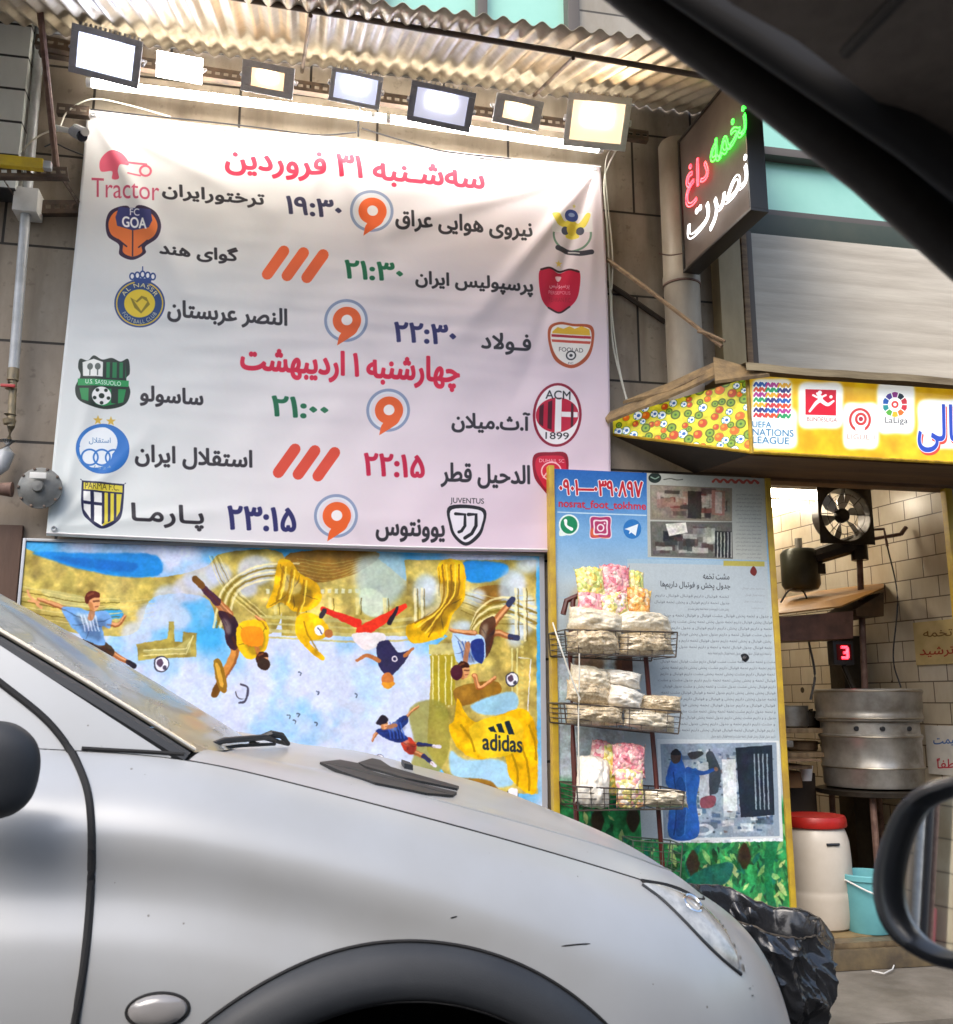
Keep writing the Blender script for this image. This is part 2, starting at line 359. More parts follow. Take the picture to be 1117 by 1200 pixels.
    def arc_text(s, t, x, y, r, a0, a1, h, col, bold=0, flip=False):
        cs = outlines(t, 1.15); al = np.concatenate(cs); lo = al.min(0); hi = al.max(0); out = []
        for c in cs:
            a = R_(a0) + (c[:, 0] - lo[0]) / (hi[0] - lo[0]) * (R_(a1) - R_(a0)); rr = r + ((hi[1] - c[:, 1]) if flip else (c[:, 1] - lo[1])) / (hi[1] - lo[1]) * h
            out.append(s.mp(np.stack([x + rr * np.cos(a), y + rr * np.sin(a)], 1)))
        s.paint(out, col, grow=bold)
    slope = staticmethod(lambda y: (821 - y) * 1.6e-4)
    def image(s, name):
        im = bpy.data.images.new(name, s.w, s.h); px = np.ones((s.h, s.w, 4), np.float32); px[..., :3] = np.clip(s.a[::-1], 0, 1)
        im.pixels.foreach_set(px.ravel()); im.update(); im.pack(); return im
def plane_map(p0, ex, ez, w, h, lx, lz):
    """photo points -> print pixels, for the plane through p0 (its top left corner) spanned by ex (right) and ez (down)"""
    p0 = np.array(p0, float); ex = np.array(ex, float); ez = np.array(ez, float); n = np.cross(ex, ez)
    def fn(pts):
        d = _F + np.outer((pts[:, 0] - 558.5) / FPX, _R) + np.outer((600 - pts[:, 1]) / FPX, _U); t = ((p0 - _C) @ n) / (d @ n); q = _C + d * t[:, None] - p0
        return np.stack([(q @ ex) / lx * w, (q @ ez) / lz * h], 1)
    return fn
def print_mat(name, pr, rough=.5, bump=0, bs=30, coat=0, emit=0, spec=.4, wav=None):
    m = mat(name, (1, 1, 1), rough=rough, coat=coat, spec=spec, bump=bump, bs=bs); N, L, p = nodes(m)
    t = N.new('ShaderNodeTexImage'); t.image = pr.image(name); t.extension = 'EXTEND'; L.new(t.outputs[0], p.inputs['Base Color'])
    if emit: L.new(t.outputs[0], p.inputs['Emission Color']); p.inputs['Emission Strength'].default_value = emit
    return m

# ------------------------------------------------------------------ print of the match-schedule banner
BX0, BX1, BZ0, BZ1, BY = -.943, 1.372, 1.733, 3.606, -.045
def banner_print():
    w, h = 1500, 1213
    P = Print(w, h, plane_map((BX0, BY, BZ1), (1, 0, 0), (0, 0, -1), w, h, BX1 - BX0, BZ1 - BZ0), '#e9e6e6')
    yy, xx = np.mgrid[0:h, 0:w]; u = xx / w; v = yy / h
    pk = np.clip(1.5 * u - .55 + .35 * v, 0, 1) * (.45 + .55 * v); bl = np.clip(.9 - 1.8 * u, 0, 1) * v
    P.a += pk[..., None] * (srgb('#dcc0d2') - P.a) * .8; P.a += bl[..., None] * (srgb('#ccd8d8') - P.a) * .8
    P.a += ((fbm(h, w, 160, 4, 3) - .5) * .03)[..., None]
    RED, NAVY, GRN, BLK, ORG = '#d81f45', '#2b2a63', '#156a47', '#2f2c33', '#e8632b'
    T = P.text
    T('سه‌شـنبه ۳۱ فروردین', 264, 566, 182, 217, RED, bold=3.4, slope=.085)
    T('چهارشنبه ۱ اردیبهشت', 283, 536, 414, 452, RED, bold=3.4)
    for t, a, b, c, d in (('ترختورایران', 190, 308, 217, 246), ('نیروی هوایی عراق', 462, 621, 247, 285), ('گوای هند', 187, 277, 285, 312), ('پرسپولیس ایران', 485, 621, 319, 350),
                          ('النصر عربستان', 197, 335, 354, 389), ('فـولاد', 562, 619, 391, 419), ('ساسولو', 167, 239, 454, 481), ('آ.ث.میلان', 529, 619, 481, 511),
                          ('استقلال ایران', 162, 297, 522, 553), ('الدحیل قطر', 517, 620, 542, 574), ('پـارمـا', 158, 241, 590, 621), ('یوونتوس', 442, 521, 606, 634)):
        k = P.slope((c + d) / 2) * (b - a) / 2; T(t, a, b, c + k, d - k, BLK, bold=2.3)
    for t, a, b, c, d, k in (('۱۹:۳۰', 335, 398, 231, 257, '#2e2c4c'), ('۲۱:۳۰', 403, 469, 306, 332, GRN), ('۲۲:۳۰', 461, 531, 379, 406, NAVY), ('۲۱:۰۰', 320, 384, 465, 491, GRN), ('۲۲:۱۵', 428, 497, 531, 559, '#c01f45'), ('۲۳:۱۵', 270, 348, 592, 621, NAVY)):
        e_ = P.slope((c + d) / 2) * (b - a) / 2; T(t, a, b, c + e_, d - e_, k, bold=3.0)
    for x, y in ((434, 249), (404, 377), (454.5, 481), (395, 603)):            # channel mark: ring with an orange nine
        P.ring(x, y, 25.5, 25, 3.4, '#8d9ab8'); P.ring(x, y, 22, 21.5, 2, '#dfe2ea'); P.fill(spline([(x - 10, y + 29), (x - 8, y + 19), (x - 5, y + 14)], 6) + spline([(x + 16, y + 4), (x + 12, y + 14), (x + 3, y + 21), (x - 10, y + 29)], 6), ORG)
        P.disc(x + 1, y, 16.5, 16, ORG); P.disc(x + 1, y - .5, 6.4, 6.2, '#efe9ea')
    for cx, cy in ((345, 311), (361, 541)):                                      # three slanted bars
        for k in (-1, 0, 1):
            P.stroke([(cx + k * 23 - 10, cy + k * 2 + 14), (cx + k * 23 + 9, cy + k * 2 - 13)], 13, '#ee6a3c' if cy < 400 else '#d84a35', smooth=False)
    # --- left column of club marks
    P.curve([(118, 203), (117, 190), (126, 180), (140, 180), (149, 189), (150, 196), (141, 196), (138, 203), (139, 212), (131, 212), (131, 203)], '#e0607a'); P.stroke([(148, 192), (171, 194)], 2.6, '#df6f86', smooth=False); P.stroke([(150, 206), (164, 208)], 2.2, '#df6f86', smooth=False)
    P.ring(170, 202, 7.6, 7.4, 2.6, '#e0647c'); T('Tractor', 107, 186, 213, 236, '#c8506e', ar=False, bold=.4, slope=.06)
    P.curve([(124, 262), (131, 249), (150, 245), (155, 262), (160, 245), (180, 250), (188, 266), (184, 282), (170, 292), (170, 300), (155, 308), (140, 302), (139, 290), (126, 280)], '#3a2a45'); P.curve([(127, 264), (134, 252), (145, 250), (145, 265), (155, 271), (167, 266), (168, 252), (178, 255), (184, 267), (180, 280), (166, 289), (166, 299), (155, 304), (144, 299), (143, 287), (130, 278)], '#ee7f42')
    P.stroke([(155, 272), (155, 303)], 1.6, '#3a2a45', smooth=False); P.stroke([(138, 284), (148, 292)], 1.8, '#3a2a45'); P.stroke([(172, 285), (162, 293)], 1.8, '#3a2a45')
    P.fill([(139, 246), (176, 249), (178, 262), (174, 270), (155, 273), (137, 268), (135, 258)], '#3c3f78'); T('FC', 152, 163, 248, 256, '#ffffff', ar=False, bold=.9); T('GOA', 143, 171, 258, 270, '#ffffff', ar=False, bold=1.5)
    P.disc(164, 359, 29.5, 28, '#e0c23a'); P.ring(164, 359, 29.5, 28, 2, '#2f4a8c'); P.disc(164, 359, 26, 24.5, '#27477f'); P.disc(164, 359, 18, 16.5, '#e6c935'); P.fill([(153, 352), (160, 356), (166, 350), (172, 352), (176, 360), (166, 371), (158, 364)], '#8a7a1e'); P.fill([(156, 354), (161, 358), (167, 353), (173, 357), (166, 368)], '#e2c536')
    P.arc_text('AL NASSR', 164, 359, 19, -155, -25, 5, '#f1e39a', .3); P.arc_text('FOOTBALL CLUB', 164, 359, 19, 150, 30, 4.5, '#d8d4b0', .1, True)
    for k in range(-2, 3): P.disc(167 + k * 6, 325 - abs(k) * -1.2, 3.6, 4.6, '#2f4a8c'); P.disc(167 + k * 6, 325 - abs(k) * -1.2, 1.9, 2.8, '#f4f4f4')
    P.fill([(156, 329), (178, 330), (176, 336), (158, 335)], '#2f4a8c'); P.stroke([(167, 321), (167, 316)], 1.3, '#2f4a8c', smooth=False)
    P.curve([(96, 424), (105, 426), (112, 420), (122, 425), (133, 423), (143, 427), (152, 424), (154, 440), (150, 447), (155, 462), (148, 477), (124, 482), (97, 473), (91, 458), (97, 444), (94, 434)], '#22302b'); P.fill([(99, 428), (112, 424), (123, 428), (123, 445), (100, 444)], '#e9ebe8'); P.fill([(127, 428), (149, 428), (150, 446), (127, 446)], '#1f7a4a')
    for k in (131, 139, 146): P.fill([(k, 428), (k + 3, 428), (k + 3, 446), (k, 446)], '#22302b')
    for k in (108, 117): P.disc(k, 433, 3.4, 4, '#5a6460'); P.stroke([(k, 437), (k, 443)], 1.4, '#5a6460', smooth=False)
    P.fill([(94, 447), (153, 449), (153, 456), (94, 455)], '#2c9a58'); T('U.S. SASSUOLO', 103, 144, 449, 454, '#ffffff', ar=False, bold=.2)
    P.fill([(96, 458), (150, 459), (147, 474), (124, 479), (99, 471)], '#1f8a4c')
    for k in (107, 133): P.fill([(k, 458), (k + 8, 458), (k + 8, 476), (k, 475)], '#22302b')
    P.disc(122, 467, 11, 10.5, '#f0f0f0'); P.disc(122, 467, 3.2, 3, '#22302b')
    for k in range(5): P.disc(122 + 8.3 * math.cos(R_(72 * k - 54)), 467 + 8 * math.sin(R_(72 * k - 54)), 2.1, 2, '#22302b')
    def star(x, y, r, c): P.fill([(x + (r if k % 2 == 0 else r * .42) * math.sin(math.pi * k / 5), y - (r if k % 2 == 0 else r * .42) * math.cos(math.pi * k / 5)) for k in range(10)], c)
    star(118, 495, 6, '#d4b04a'); star(133, 496, 6, '#d4b04a')
    P.disc(124, 528, 31, 29, '#eef2f6'); P.ring(124, 528, 31, 29, 1.8, '#2f6cb8'); P.disc(124, 528, 28.5, 26.5, '#2f74c4'); P.disc(119, 521, 22, 19, '#e8eef4'); P.disc(115, 534, 20, 16, '#e8eef4'); P.ring(124, 528, 30, 28, 3, '#2f74c4')
    T('استقلال', 108, 133, 515, 523, '#3c6fa8', bold=.3, slope=.0)
    for k in (109, 123, 137): P.ring(k, 538, 10.5, 10, 2, '#2f74c4')
    P.arc_text('1324', 124, 528, 21, 115, 65, 3, '#7f9fc0', 0, True)
    P.curve([(100, 566), (102, 565), (147, 568), (149, 569), (147, 600), (141, 612), (123, 620), (108, 611), (100, 599)], '#23264a'); P.fill([(102, 577), (146, 580), (144, 599), (139, 609), (123, 617), (110, 609), (102, 598)], '#f0f0ef'); P.fill([(102, 567), (147, 570), (147, 578), (102, 575)], '#d8c840'); T('PARMA F.C.', 104, 143, 567.5, 575, '#4a4520', ar=False, bold=.5)
    P.fill([(110, 576), (114, 576), (114, 612), (110, 610)], '#23264a'); P.fill([(102, 588), (124, 590), (124, 593.5), (102, 591.5)], '#23264a'); P.fill([(124, 578), (146, 580), (144, 600), (138, 610), (124, 617)], '#d8c840')
    for k in (126, 133, 140): P.fill([(k - 3, 578), (k, 578), (k, 614 - (k - 124) * .3), (k - 3, 616 - (k - 124) * .35)], '#23264a')
    # --- right column
    P.ring(668, 276, 23, 21, 2.4, '#6f8f7c'); P.fill([(644, 250), (692, 250), (692, 274), (644, 274)], '#ece7ea'); P.curve([(645, 252), (652, 252), (660, 261), (668, 257), (677, 262), (686, 251), (690, 254), (684, 267), (675, 271), (676, 280), (661, 280), (661, 270), (650, 264)], '#e3cf4e'); P.disc(668, 254, 8.5, 7, '#38488c'); P.disc(668, 253, 4, 2.4, '#8fa0c8'); P.disc(660, 272, 4.4, 5, '#3a3d55'); P.disc(678, 272, 4.4, 5, '#3a3d55'); P.disc(668, 270, 6, 7, '#d9c040')
    P.stroke([(651, 292), (662, 296), (675, 299), (690, 298)], 6, '#3a3846'); P.stroke([(664, 297), (676, 299)], 1.4, '#c8c4c8', smooth=False); star(671, 243, 2.6, '#e0cf70')
    star(652, 311, 4.5, '#e8c864'); P.curve([(629, 320), (641, 317), (652, 322), (664, 319), (676, 321), (675, 345), (668, 359), (652, 369), (637, 360), (630, 346)], '#c3123c'); P.stroke([(631, 318), (641, 316), (652, 320), (664, 318), (675, 321)], 2.4, '#3a1520'); P.stroke([(640, 362), (652, 369), (664, 362)], 2.2, '#3a1520'); T('پرسپولیس', 641, 664, 333, 341, '#f0c8d0', bold=.6); T('PERSEPOLIS', 640, 665, 343, 347, '#e8a0b0', ar=False); T('TEHRAN F.C.', 640, 666, 351, 356, '#9c0c2e', ar=False); P.curve([(648, 326), (655, 326), (653, 331), (650, 331)], '#f0c8d0')
    P.curve([(640, 386), (652, 380), (668, 382), (690, 385), (692, 405), (685, 424), (667, 434), (648, 425), (640, 405)], '#b0502c'); P.curve([(643, 388), (653, 383), (668, 385), (687, 388), (689, 405), (682, 421), (667, 430), (651, 422), (643, 405)], '#efeae6'); P.fill([(644, 391), (650, 386), (657, 388), (664, 385), (670, 388), (678, 385), (687, 389), (688, 396), (644, 393)], '#e8b830'); P.fill([(643, 394), (689, 397), (689, 400), (643, 397)], '#b8283c'); P.fill([(643, 400), (689, 403), (688, 406), (644, 403)], '#c85040'); T('FOOLAD', 652, 680, 410, 415, '#50484c', ar=False, bold=.3); P.disc(666, 419, 6, 5.6, '#3a3a3e'); P.disc(666, 419, 4.4, 4, '#ece8e8'); P.disc(666, 419, 2, 1.8, '#3a3a3e'); T('FC', 663, 669, 427, 429, '#50484c', ar=False)
    P.disc(651, 488, 28.5, 37, '#8e1834'); P.disc(651, 488, 25.5, 34, '#efe9ec'); P.disc(651, 488, 25, 20, '#c0203e')
    a = np.linspace(0, 2 * math.pi, 40, endpoint=False)
    for k in (630, 640): P.fill([(k, 473 if k == 640 else 478), (k + 5, 471 if k == 640 else 475), (k + 5, 505 if k == 640 else 501), (k, 503 if k == 640 else 498)], '#501826')
    P.fill([(649, 468.5), (672, 477), (676, 488), (672, 499), (649, 507.5)], '#c0203e'); P.fill([(648.5, 468), (656, 469), (656, 507), (648.5, 508)], '#f0ecee'); P.fill([(656, 484), (675, 485), (675, 491), (656, 490)], '#f0ecee'); P.fill([(667, 474), (670, 476), (670, 501), (667, 503)], '#501826')
    T('ACM', 637, 666, 460, 470, '#26262c', ar=False, bold=.9); T('1899', 638, 665, 508, 516, '#26262c', ar=False, bold=.7)
    P.curve([(625, 534), (645, 531), (663, 534), (664, 560), (655, 575), (645, 582), (634, 572), (625, 558)], '#8e1028'); P.curve([(628, 538), (645, 535), (660, 538), (661, 558), (645, 577), (629, 557)], '#c8203c'); P.ring(645, 553, 12, 11, 1.6, '#f0c0c8'); P.stroke([(636, 560), (645, 550), (653, 556)], 1.6, '#f0c0c8'); T('DUHAIL SC', 631, 660, 539, 543, '#f0c0c8', ar=False)
    P.curve([(527, 592), (567, 595), (567, 617), (560, 630), (546, 638), (533, 629), (527, 615)], '#26262c'); P.curve([(530, 596), (564, 598), (564, 616), (557, 627), (546, 634), (535, 626), (530, 614)], '#e9e2ea'); T('JUVENTUS', 528, 567, 583, 591, '#26262c', ar=False, bold=.6)
    P.stroke([(534, 601), (545, 602), (545, 615), (541, 621), (538, 622)], 3.6, '#26262c', smooth=False); P.stroke([(549, 602), (558, 602), (558, 615), (553, 624), (545, 629)], 4, '#26262c', smooth=False)
    return P
BP = banner_print()

# ------------------------------------------------------------------ print of the football mural under the banner
MX0, MX1, MZ0, MZ1, MY = -1.03, 1.071, .38, 1.715, -.03
def mural_print():
    w, h = 1500, 958
    P = Print(w, h, plane_map((MX0, MY, MZ1), (1, 0, 0), (0, 0, -1), w, h, MX1 - MX0, MZ1 - MZ0), '#b9c6de')
    n1 = fbm(h, w, 260, 6, 11); n2 = fbm(h, w, 120, 5, 12); n3 = fbm(h, w, 30, 4, 5)
    cl = np.clip((n1 - .34) * 4.5, 0, 1)[..., None]; P.a = srgb('#5aa6d4') * (1 - cl) + srgb('#c9d0e4') * cl
    yy, xx = np.mgrid[0:h, 0:w]; P.a += (np.clip((n2 - .62) * 6, 0, 1) * np.clip((yy / h - .2) * 2, 0, 1))[..., None] * (srgb('#7cc0dc') - P.a) * .5
    gold = (srgb('#b0a060')[None, None] * (.62 + .75 * n3[..., None]) + (n2[..., None] - .5) * .25); goldl = (srgb('#bdb47e')[None, None] * (.8 + .4 * n3[..., None])); brown = srgb('#8a6a30')[None, None] * (.75 + .5 * n3[..., None])
    C = P.curve; S = P.stroke; Fl = P.fill
    def shade_(p_, k=.3):
        q_ = np.array(p_, float); m_ = q_.mean(0); C([tuple(v_) for v_ in m_ + (q_ - m_) * .62 + np.array([2.5, 4])], '#141020', alpha=k, blur=3); C([tuple(v_) for v_ in m_ + (q_ - m_) * .4 - np.array([3.5, 5])], '#fff8e0', alpha=k * 1.1, blur=3)
        for k_ in range(0, len(p_), 2): S([tuple(m_ + (q_[k_] - m_) * .25), tuple(m_ + (q_[k_] - m_) * .6 + 1), tuple(m_ + (q_[k_] - m_) * .9)], [.6, 1.6, .6], '#181428', alpha=.35)
    # painted architecture and cloth
    C([(20, 645), (60, 655), (120, 672), (190, 676), (240, 664), (262, 648), (330, 648), (332, 700), (318, 742), (262, 738), (240, 700), (180, 700), (160, 740), (120, 745), (60, 735), (20, 712)], gold)
    C([(40, 647), (110, 648), (180, 650), (188, 672), (150, 676), (100, 668), (60, 656)], '#2e86c4', blur=2); C([(60, 652), (110, 655), (160, 660), (150, 670), (100, 664)], '#1f6cae', blur=3)
    C([(48, 690), (100, 700), (108, 712), (66, 706)], goldl, blur=1); C([(112, 716), (140, 714), (142, 724), (118, 724)], '#4f9cc8', blur=1)
    for k in range(5): S([(70, 700 + k * 8), (120, 706 + k * 7), (180, 702 + k * 5)], 1.3, goldl, alpha=.6)
    for x, y, r in ((222, 690, 20), (236, 676, 22), (198, 700, 18), (180, 722, 20), (256, 672, 16), (160, 742, 18), (206, 724, 18), (300, 668, 22), (290, 690, 12)): P.disc(x, y, r, r * .8, '#c4cbdd', alpha=.75, blur=5)
    Fl([(160, 755), (196, 748), (198, 728), (204, 728), (204, 752), (214, 752), (214, 740), (230, 742), (230, 770), (180, 772), (162, 774)], gold); Fl([(166, 763), (206, 758), (222, 748), (224, 765), (178, 768)], goldl, alpha=.7)
    for k in (0, 1): S([(168, 762 + k * 6), (218, 760 + k * 6), (226, 745)], 1.4, '#e0dcb0', smooth=False, alpha=.7)
    Fl([(330, 652), (440, 652), (500, 700), (500, 745), (330, 745)], gold); C([(340, 648), (440, 646), (424, 668), (380, 682), (345, 676)], brown)
    for k in range(6): S([(348, 654 + k * 4), (390, 660 + k * 4), (430, 652 + k * 2)], .9, goldl, alpha=.5)
    for k in range(4): S([(306, 722 + k * 8), (430, 728 + k * 8), (520, 722 + k * 8)], 2.2 if k % 2 else 4, goldl, alpha=.9)
    for k in range(16): Fl([(312 + k * 8, 690), (316 + k * 8, 690), (316 + k * 8, 695), (312 + k * 8, 695)], '#d8d8c0', alpha=.8)
    C([(420, 655), (470, 650), (474, 690), (440, 720), (420, 700)], '#aebfc0', blur=9, alpha=.8); C([(424, 690), (448, 696), (446, 722), (424, 716)], '#c8d2c0', blur=2)
    Fl([(474, 656), (628, 656), (630, 930), (540, 930), (500, 880), (506, 760), (524, 745), (480, 720)], gold); C([(544, 658), (590, 660), (594, 672), (572, 682), (546, 680)], '#3788c4', blur=2); C([(556, 690), (590, 686), (595, 704), (560, 708)], brown)
    for x, y, rx, ry in ((498, 692, 14, 20), (556, 700, 12, 10), (600, 690, 16, 24), (612, 720, 16, 26), (618, 662, 14, 10), (540, 735, 12, 8), (604, 745, 10, 14)): P.disc(x, y, rx, ry, '#bccbdc', alpha=.75, blur=7); P.disc(x + rx * .4, y - ry * .3, rx * .6, ry * .5, '#d8e0ea', alpha=.7, blur=6)
    for k in (512, 518, 526, 600, 606): S([(k, 760), (k, 828)], 1.8, '#d0cf9a', smooth=False, alpha=.9)
    Fl([(502, 755), (536, 753), (538, 765), (503, 767)], goldl); Fl([(504, 768), (533, 767), (533, 826), (506, 827)], srgb('#a09238')); 
    for k in (507, 514, 522, 529): S([(k, 769), (k, 825)], 1.6, '#d6d2a0', smooth=False)
    C([(534, 806), (580, 798), (586, 812), (560, 822), (538, 826)], brown); C([(480, 830), (520, 824), (526, 880), (500, 920), (470, 925), (486, 880)], srgb('#8f8a4a'), blur=2, alpha=.8)
    C([(552, 826), (600, 810), (604, 832), (570, 838)], '#9cc0d4', blur=1.5); C([(528, 880), (546, 890), (590, 892), (600, 920), (560, 920), (530, 908)], '#a8c8dc', blur=2)
    C([(500, 916), (560, 912), (582, 922), (580, 940), (500, 930)], brown, blur=1)
    for k in range(14): Fl([(610, 750 + k * 6), (614, 751 + k * 6), (613, 754 + k * 6), (610, 753 + k * 6)], '#c8c080', alpha=.7)
    for k in range(7): S([(22, 686 + k * 6), (90, 700 + k * 5), (140, 702 + k * 4)], 1.1, ('#d8cc94', '#5e5018')[k % 2], alpha=.75)
    for k in range(6): S([(540, 690 + k * 5), (580, 700 + k * 6), (626, 696 + k * 7)], 1.2, ('#d8cc94', '#6a5a24')[k % 2], alpha=.6)
    for k in range(5): S([(245 + k * 3, 652), (262 + k * 4, 690), (300 + k * 3, 722)], 1.2, ('#e0d6a0', '#6a5a24')[k % 2], alpha=.6)
    for x in (320, 352, 384, 416, 448): Fl([(x, 700), (x + 5, 700), (x + 4, 720), (x + 1, 720)], '#ddd49c', alpha=.7); S([(x + 7, 701), (x + 7, 720)], 1.3, '#5a4c18', smooth=False, alpha=.7)
    for k in range(5):
        S([(250 + k * 4, 735), (262 + k * 4, 690 + k), (300 + k * 2, 664 + k * 4), (350, 660 + k * 5)], [3, 2], ('#e6ddb0', '#7a6828')[k % 2], alpha=.8)
        S([(546, 755 + k), (560, 715 + k * 4), (590, 700 + k * 5), (628, 712 + k * 6)], [2, 3], ('#e6ddb0', '#7a6828')[k % 2], alpha=.8)
    for x in (486, 494, 604, 614): S([(x, 690), (x + 1, 750)], 3, '#e2dcb8', smooth=False, alpha=.8); S([(x + 3, 690), (x + 4, 750)], 1.5, '#6a5a24', smooth=False, alpha=.7)
    # hanging yellow cloth
    yel = srgb('#d8ac24')[None, None] * (.7 + .6 * n3[..., None])
    C([(326, 658), (340, 657), (352, 672), (372, 684), (376, 704), (360, 716), (344, 716), (330, 706), (312, 712), (320, 690)], yel); C([(514, 660), (542, 660), (544, 700), (530, 720), (520, 744), (484, 754), (476, 734), (500, 724), (516, 706)], yel)
    for c_ in ([(326, 658), (340, 657), (352, 672), (372, 684), (376, 704), (360, 716), (344, 716), (330, 706), (312, 712), (320, 690)], [(514, 660), (542, 660), (544, 700), (530, 720), (520, 744), (484, 754), (476, 734), (500, 724), (516, 706)]): shade_(c_, .35)
    for o in ((332, 664), (342, 668), (356, 680)): S([o, (o[0] - 3, o[1] + 20), (o[0] - 8, o[1] + 40)], 2.4, '#8c6a14', alpha=.8); S([(o[0] + 3, o[1]), (o[0] + 1, o[1] + 20), (o[0] - 4, o[1] + 38)], 1.8, '#f0d468', alpha=.8)
    for k in range(5): S([(518 + k * 5, 662), (520 + k * 4, 695), (512 + k * 2, 715), (486 + k * 4, 730 + k * 4)], 2, ('#7d5c12', '#f0d060')[k % 2], alpha=.8)
    # players: legs, shorts, shirts, arms, heads (flat ink, painted light and folds are part of the illustration)
    def ball(x, y, r): P.disc(x, y, r, r * 1.1, '#3a3a48'); P.disc(x + .3, y, r * .86, r * .95, '#e4e4ec'); C([(x - r * .5, y - r * .5), (x, y - r * .7), (x + r * .2, y), (x - r * .2, y + r * .4), (x - r * .6, y)], '#5a4a5c'); P.disc(x + r * .45, y + r * .5, r * .26, r * .3, '#4a4656')
    SK, SKD, HR = '#d0a078', '#a87048', '#3a2218'
    def man(head, hr, shirt, sc, sc2, arms, legs, shorts, shc, aw=6, lw=9, socks=None, boots=None, hair=HR):
        for l in legs: S(l, [lw, lw * .85, lw * .6], SKD); S([(a + 1, b) for a, b in l], [lw * .5, lw * .4, lw * .3], SK)
        if socks:
            for l, c in zip(legs, socks): S(l[-2:], [lw * .85, lw * .6], c, smooth=False)
        for l in legs: S([l[-1], (2.0 * l[-1][0] - l[-2][0] - (l[-1][0] - l[-2][0]) * .6, 2.0 * l[-1][1] - l[-2][1] - (l[-1][1] - l[-2][1]) * .6)], lw * .7, boots or '#2a2630', smooth=False)
        C(shorts, shc); shade_(shorts)
        
        for a in arms: S(a, [aw * 1.05, aw * .8, aw * .6], SKD); S([(x, y - .8) for x, y in a], [aw * .6, aw * .45, aw * .35], SK)
        C(shirt, sc); shade_(shirt); cx = sum(p[0] for p in shirt) / len(shirt); cy = sum(p[1] for p in shirt) / len(shirt)
        for k in range(-2, 3): S([(cx + k * 4 - 3, cy - 9), (cx + k * 4, cy), (cx + k * 4 + 2, cy + 9)], 1.6, sc2, alpha=.7)
        hr *= .88; hx, hy = head; S([(hx - 1, hy + hr), (cx, cy - 6)], hr * .8, SKD, smooth=False, alpha=.8) if abs(hy - cy) < 34 else None
        C([(hx - hr * .9, hy - hr * .6), (hx + hr * .5, hy - hr), (hx + hr * .95, hy - hr * .1), (hx + hr * .75, hy + hr * .7), (hx + hr * .2, hy + hr * 1.2), (hx - hr * .5, hy + hr * .8)], SK); C([(hx - hr * .7, hy), (hx - hr * .1, hy + hr * .2), (hx + hr * .1, hy + hr * 1.1), (hx - hr * .5, hy + hr * .8)], SKD, alpha=.7, blur=1)
        S([(hx + hr * .05, hy - hr * .05), (hx + hr * .8, hy - hr * .1)], hr * .22, '#4a2c1c', smooth=False, alpha=.7); S([(hx + hr * .3, hy + hr * .65), (hx + hr * .7, hy + hr * .6)], hr * .16, '#7a3a2c', smooth=False, alpha=.7)
        C([(hx - hr * 1.05, hy + hr * .2), (hx - hr * 1.1, hy - hr * .6), (hx - hr * .4, hy - hr * 1.45), (hx + hr * .7, hy - hr * 1.25), (hx + hr * .9, hy - hr * .6), (hx + hr * .2, hy - hr * .5), (hx - hr * .45, hy - hr * .2), (hx - hr * .7, hy + hr * .3)], hair); S([(hx - hr * .7, hy - hr * .8), (hx, hy - hr * 1.15)], hr * .3, '#8a5a3a', smooth=False, alpha=.6)
        for l in legs: S([(x_ + lw * .22, y_ + lw * .2) for x_, y_ in l], [lw * .3, lw * .25, lw * .15], '#5a3018', alpha=.5, blur=1)
        for a_ in arms: S([(x_, y_ + aw * .3) for x_, y_ in a_], [aw * .35, aw * .25, aw * .15], '#6a3c20', alpha=.5, blur=.8)
    S([(48, 712), (36, 700), (32, 692)], 3, SK); S([(46, 706), (33, 704)], 2.4, SK)
    man((109, 705), 10, [(72, 712), (90, 712), (104, 716), (122, 716), (131, 724), (128, 736), (120, 734), (122, 756), (100, 750), (92, 742), (82, 732)], '#7fa4d0', '#e0e6f0', [[(76, 713), (58, 706), (44, 702)], [(126, 730), (138, 732), (146, 722)]], [[(118, 756), (132, 766), (150, 776)]], [(98, 748), (122, 752), (134, 762), (128, 770), (104, 758)], '#4a3a30', hair='#5a2a1c')
    ball(189, 778, 9)
    man((308, 774), 8, [(279, 732), (300, 726), (314, 732), (313, 756), (304, 768), (290, 772), (278, 756)], '#d8b42a', '#b86a1c', [[(312, 735), (308, 728), (300, 722)], [(300, 764), (304, 772), (310, 770)]], [[(268, 720), (254, 705), (236, 686)], [(270, 745), (275, 766), (258, 800)]], [(256, 716), (274, 722), (282, 746), (276, 762), (266, 755), (262, 735)], '#3a2430', lw=12, socks=['#4a3040', '#c08a50'], boots='#6a4a20')
    C([(284, 736), (306, 736), (306, 756), (286, 754)], '#d88a28', alpha=.9); C([(250, 776), (258, 774), (266, 800), (264, 812), (256, 806)], '#8a6a28'); C([(252, 780), (256, 779), (262, 802), (258, 803)], '#c8a050'); P.disc(309, 778, 7.5, 7, '#3a2a24'); 
    ball(283, 812, 7); P.disc(285, 808, 8.5, 11, '#c9cfe0'); S([(282, 802), (290, 806), (288, 820), (280, 824)], 2.4, '#4a4656')
    C([(348, 722), (362, 718), (376, 724), (386, 738), (378, 748), (362, 752), (380, 770), (374, 772), (352, 752), (346, 738)], yel); P.disc(374, 738, 6, 6, '#e4e4ec'); P.disc(385, 742, 5, 5, SKD); S([(372, 735), (377, 742)], 1.4, '#4a4656', smooth=False); S([(356, 728), (360, 742), (372, 762)], 2, '#8c6a14', alpha=.7)
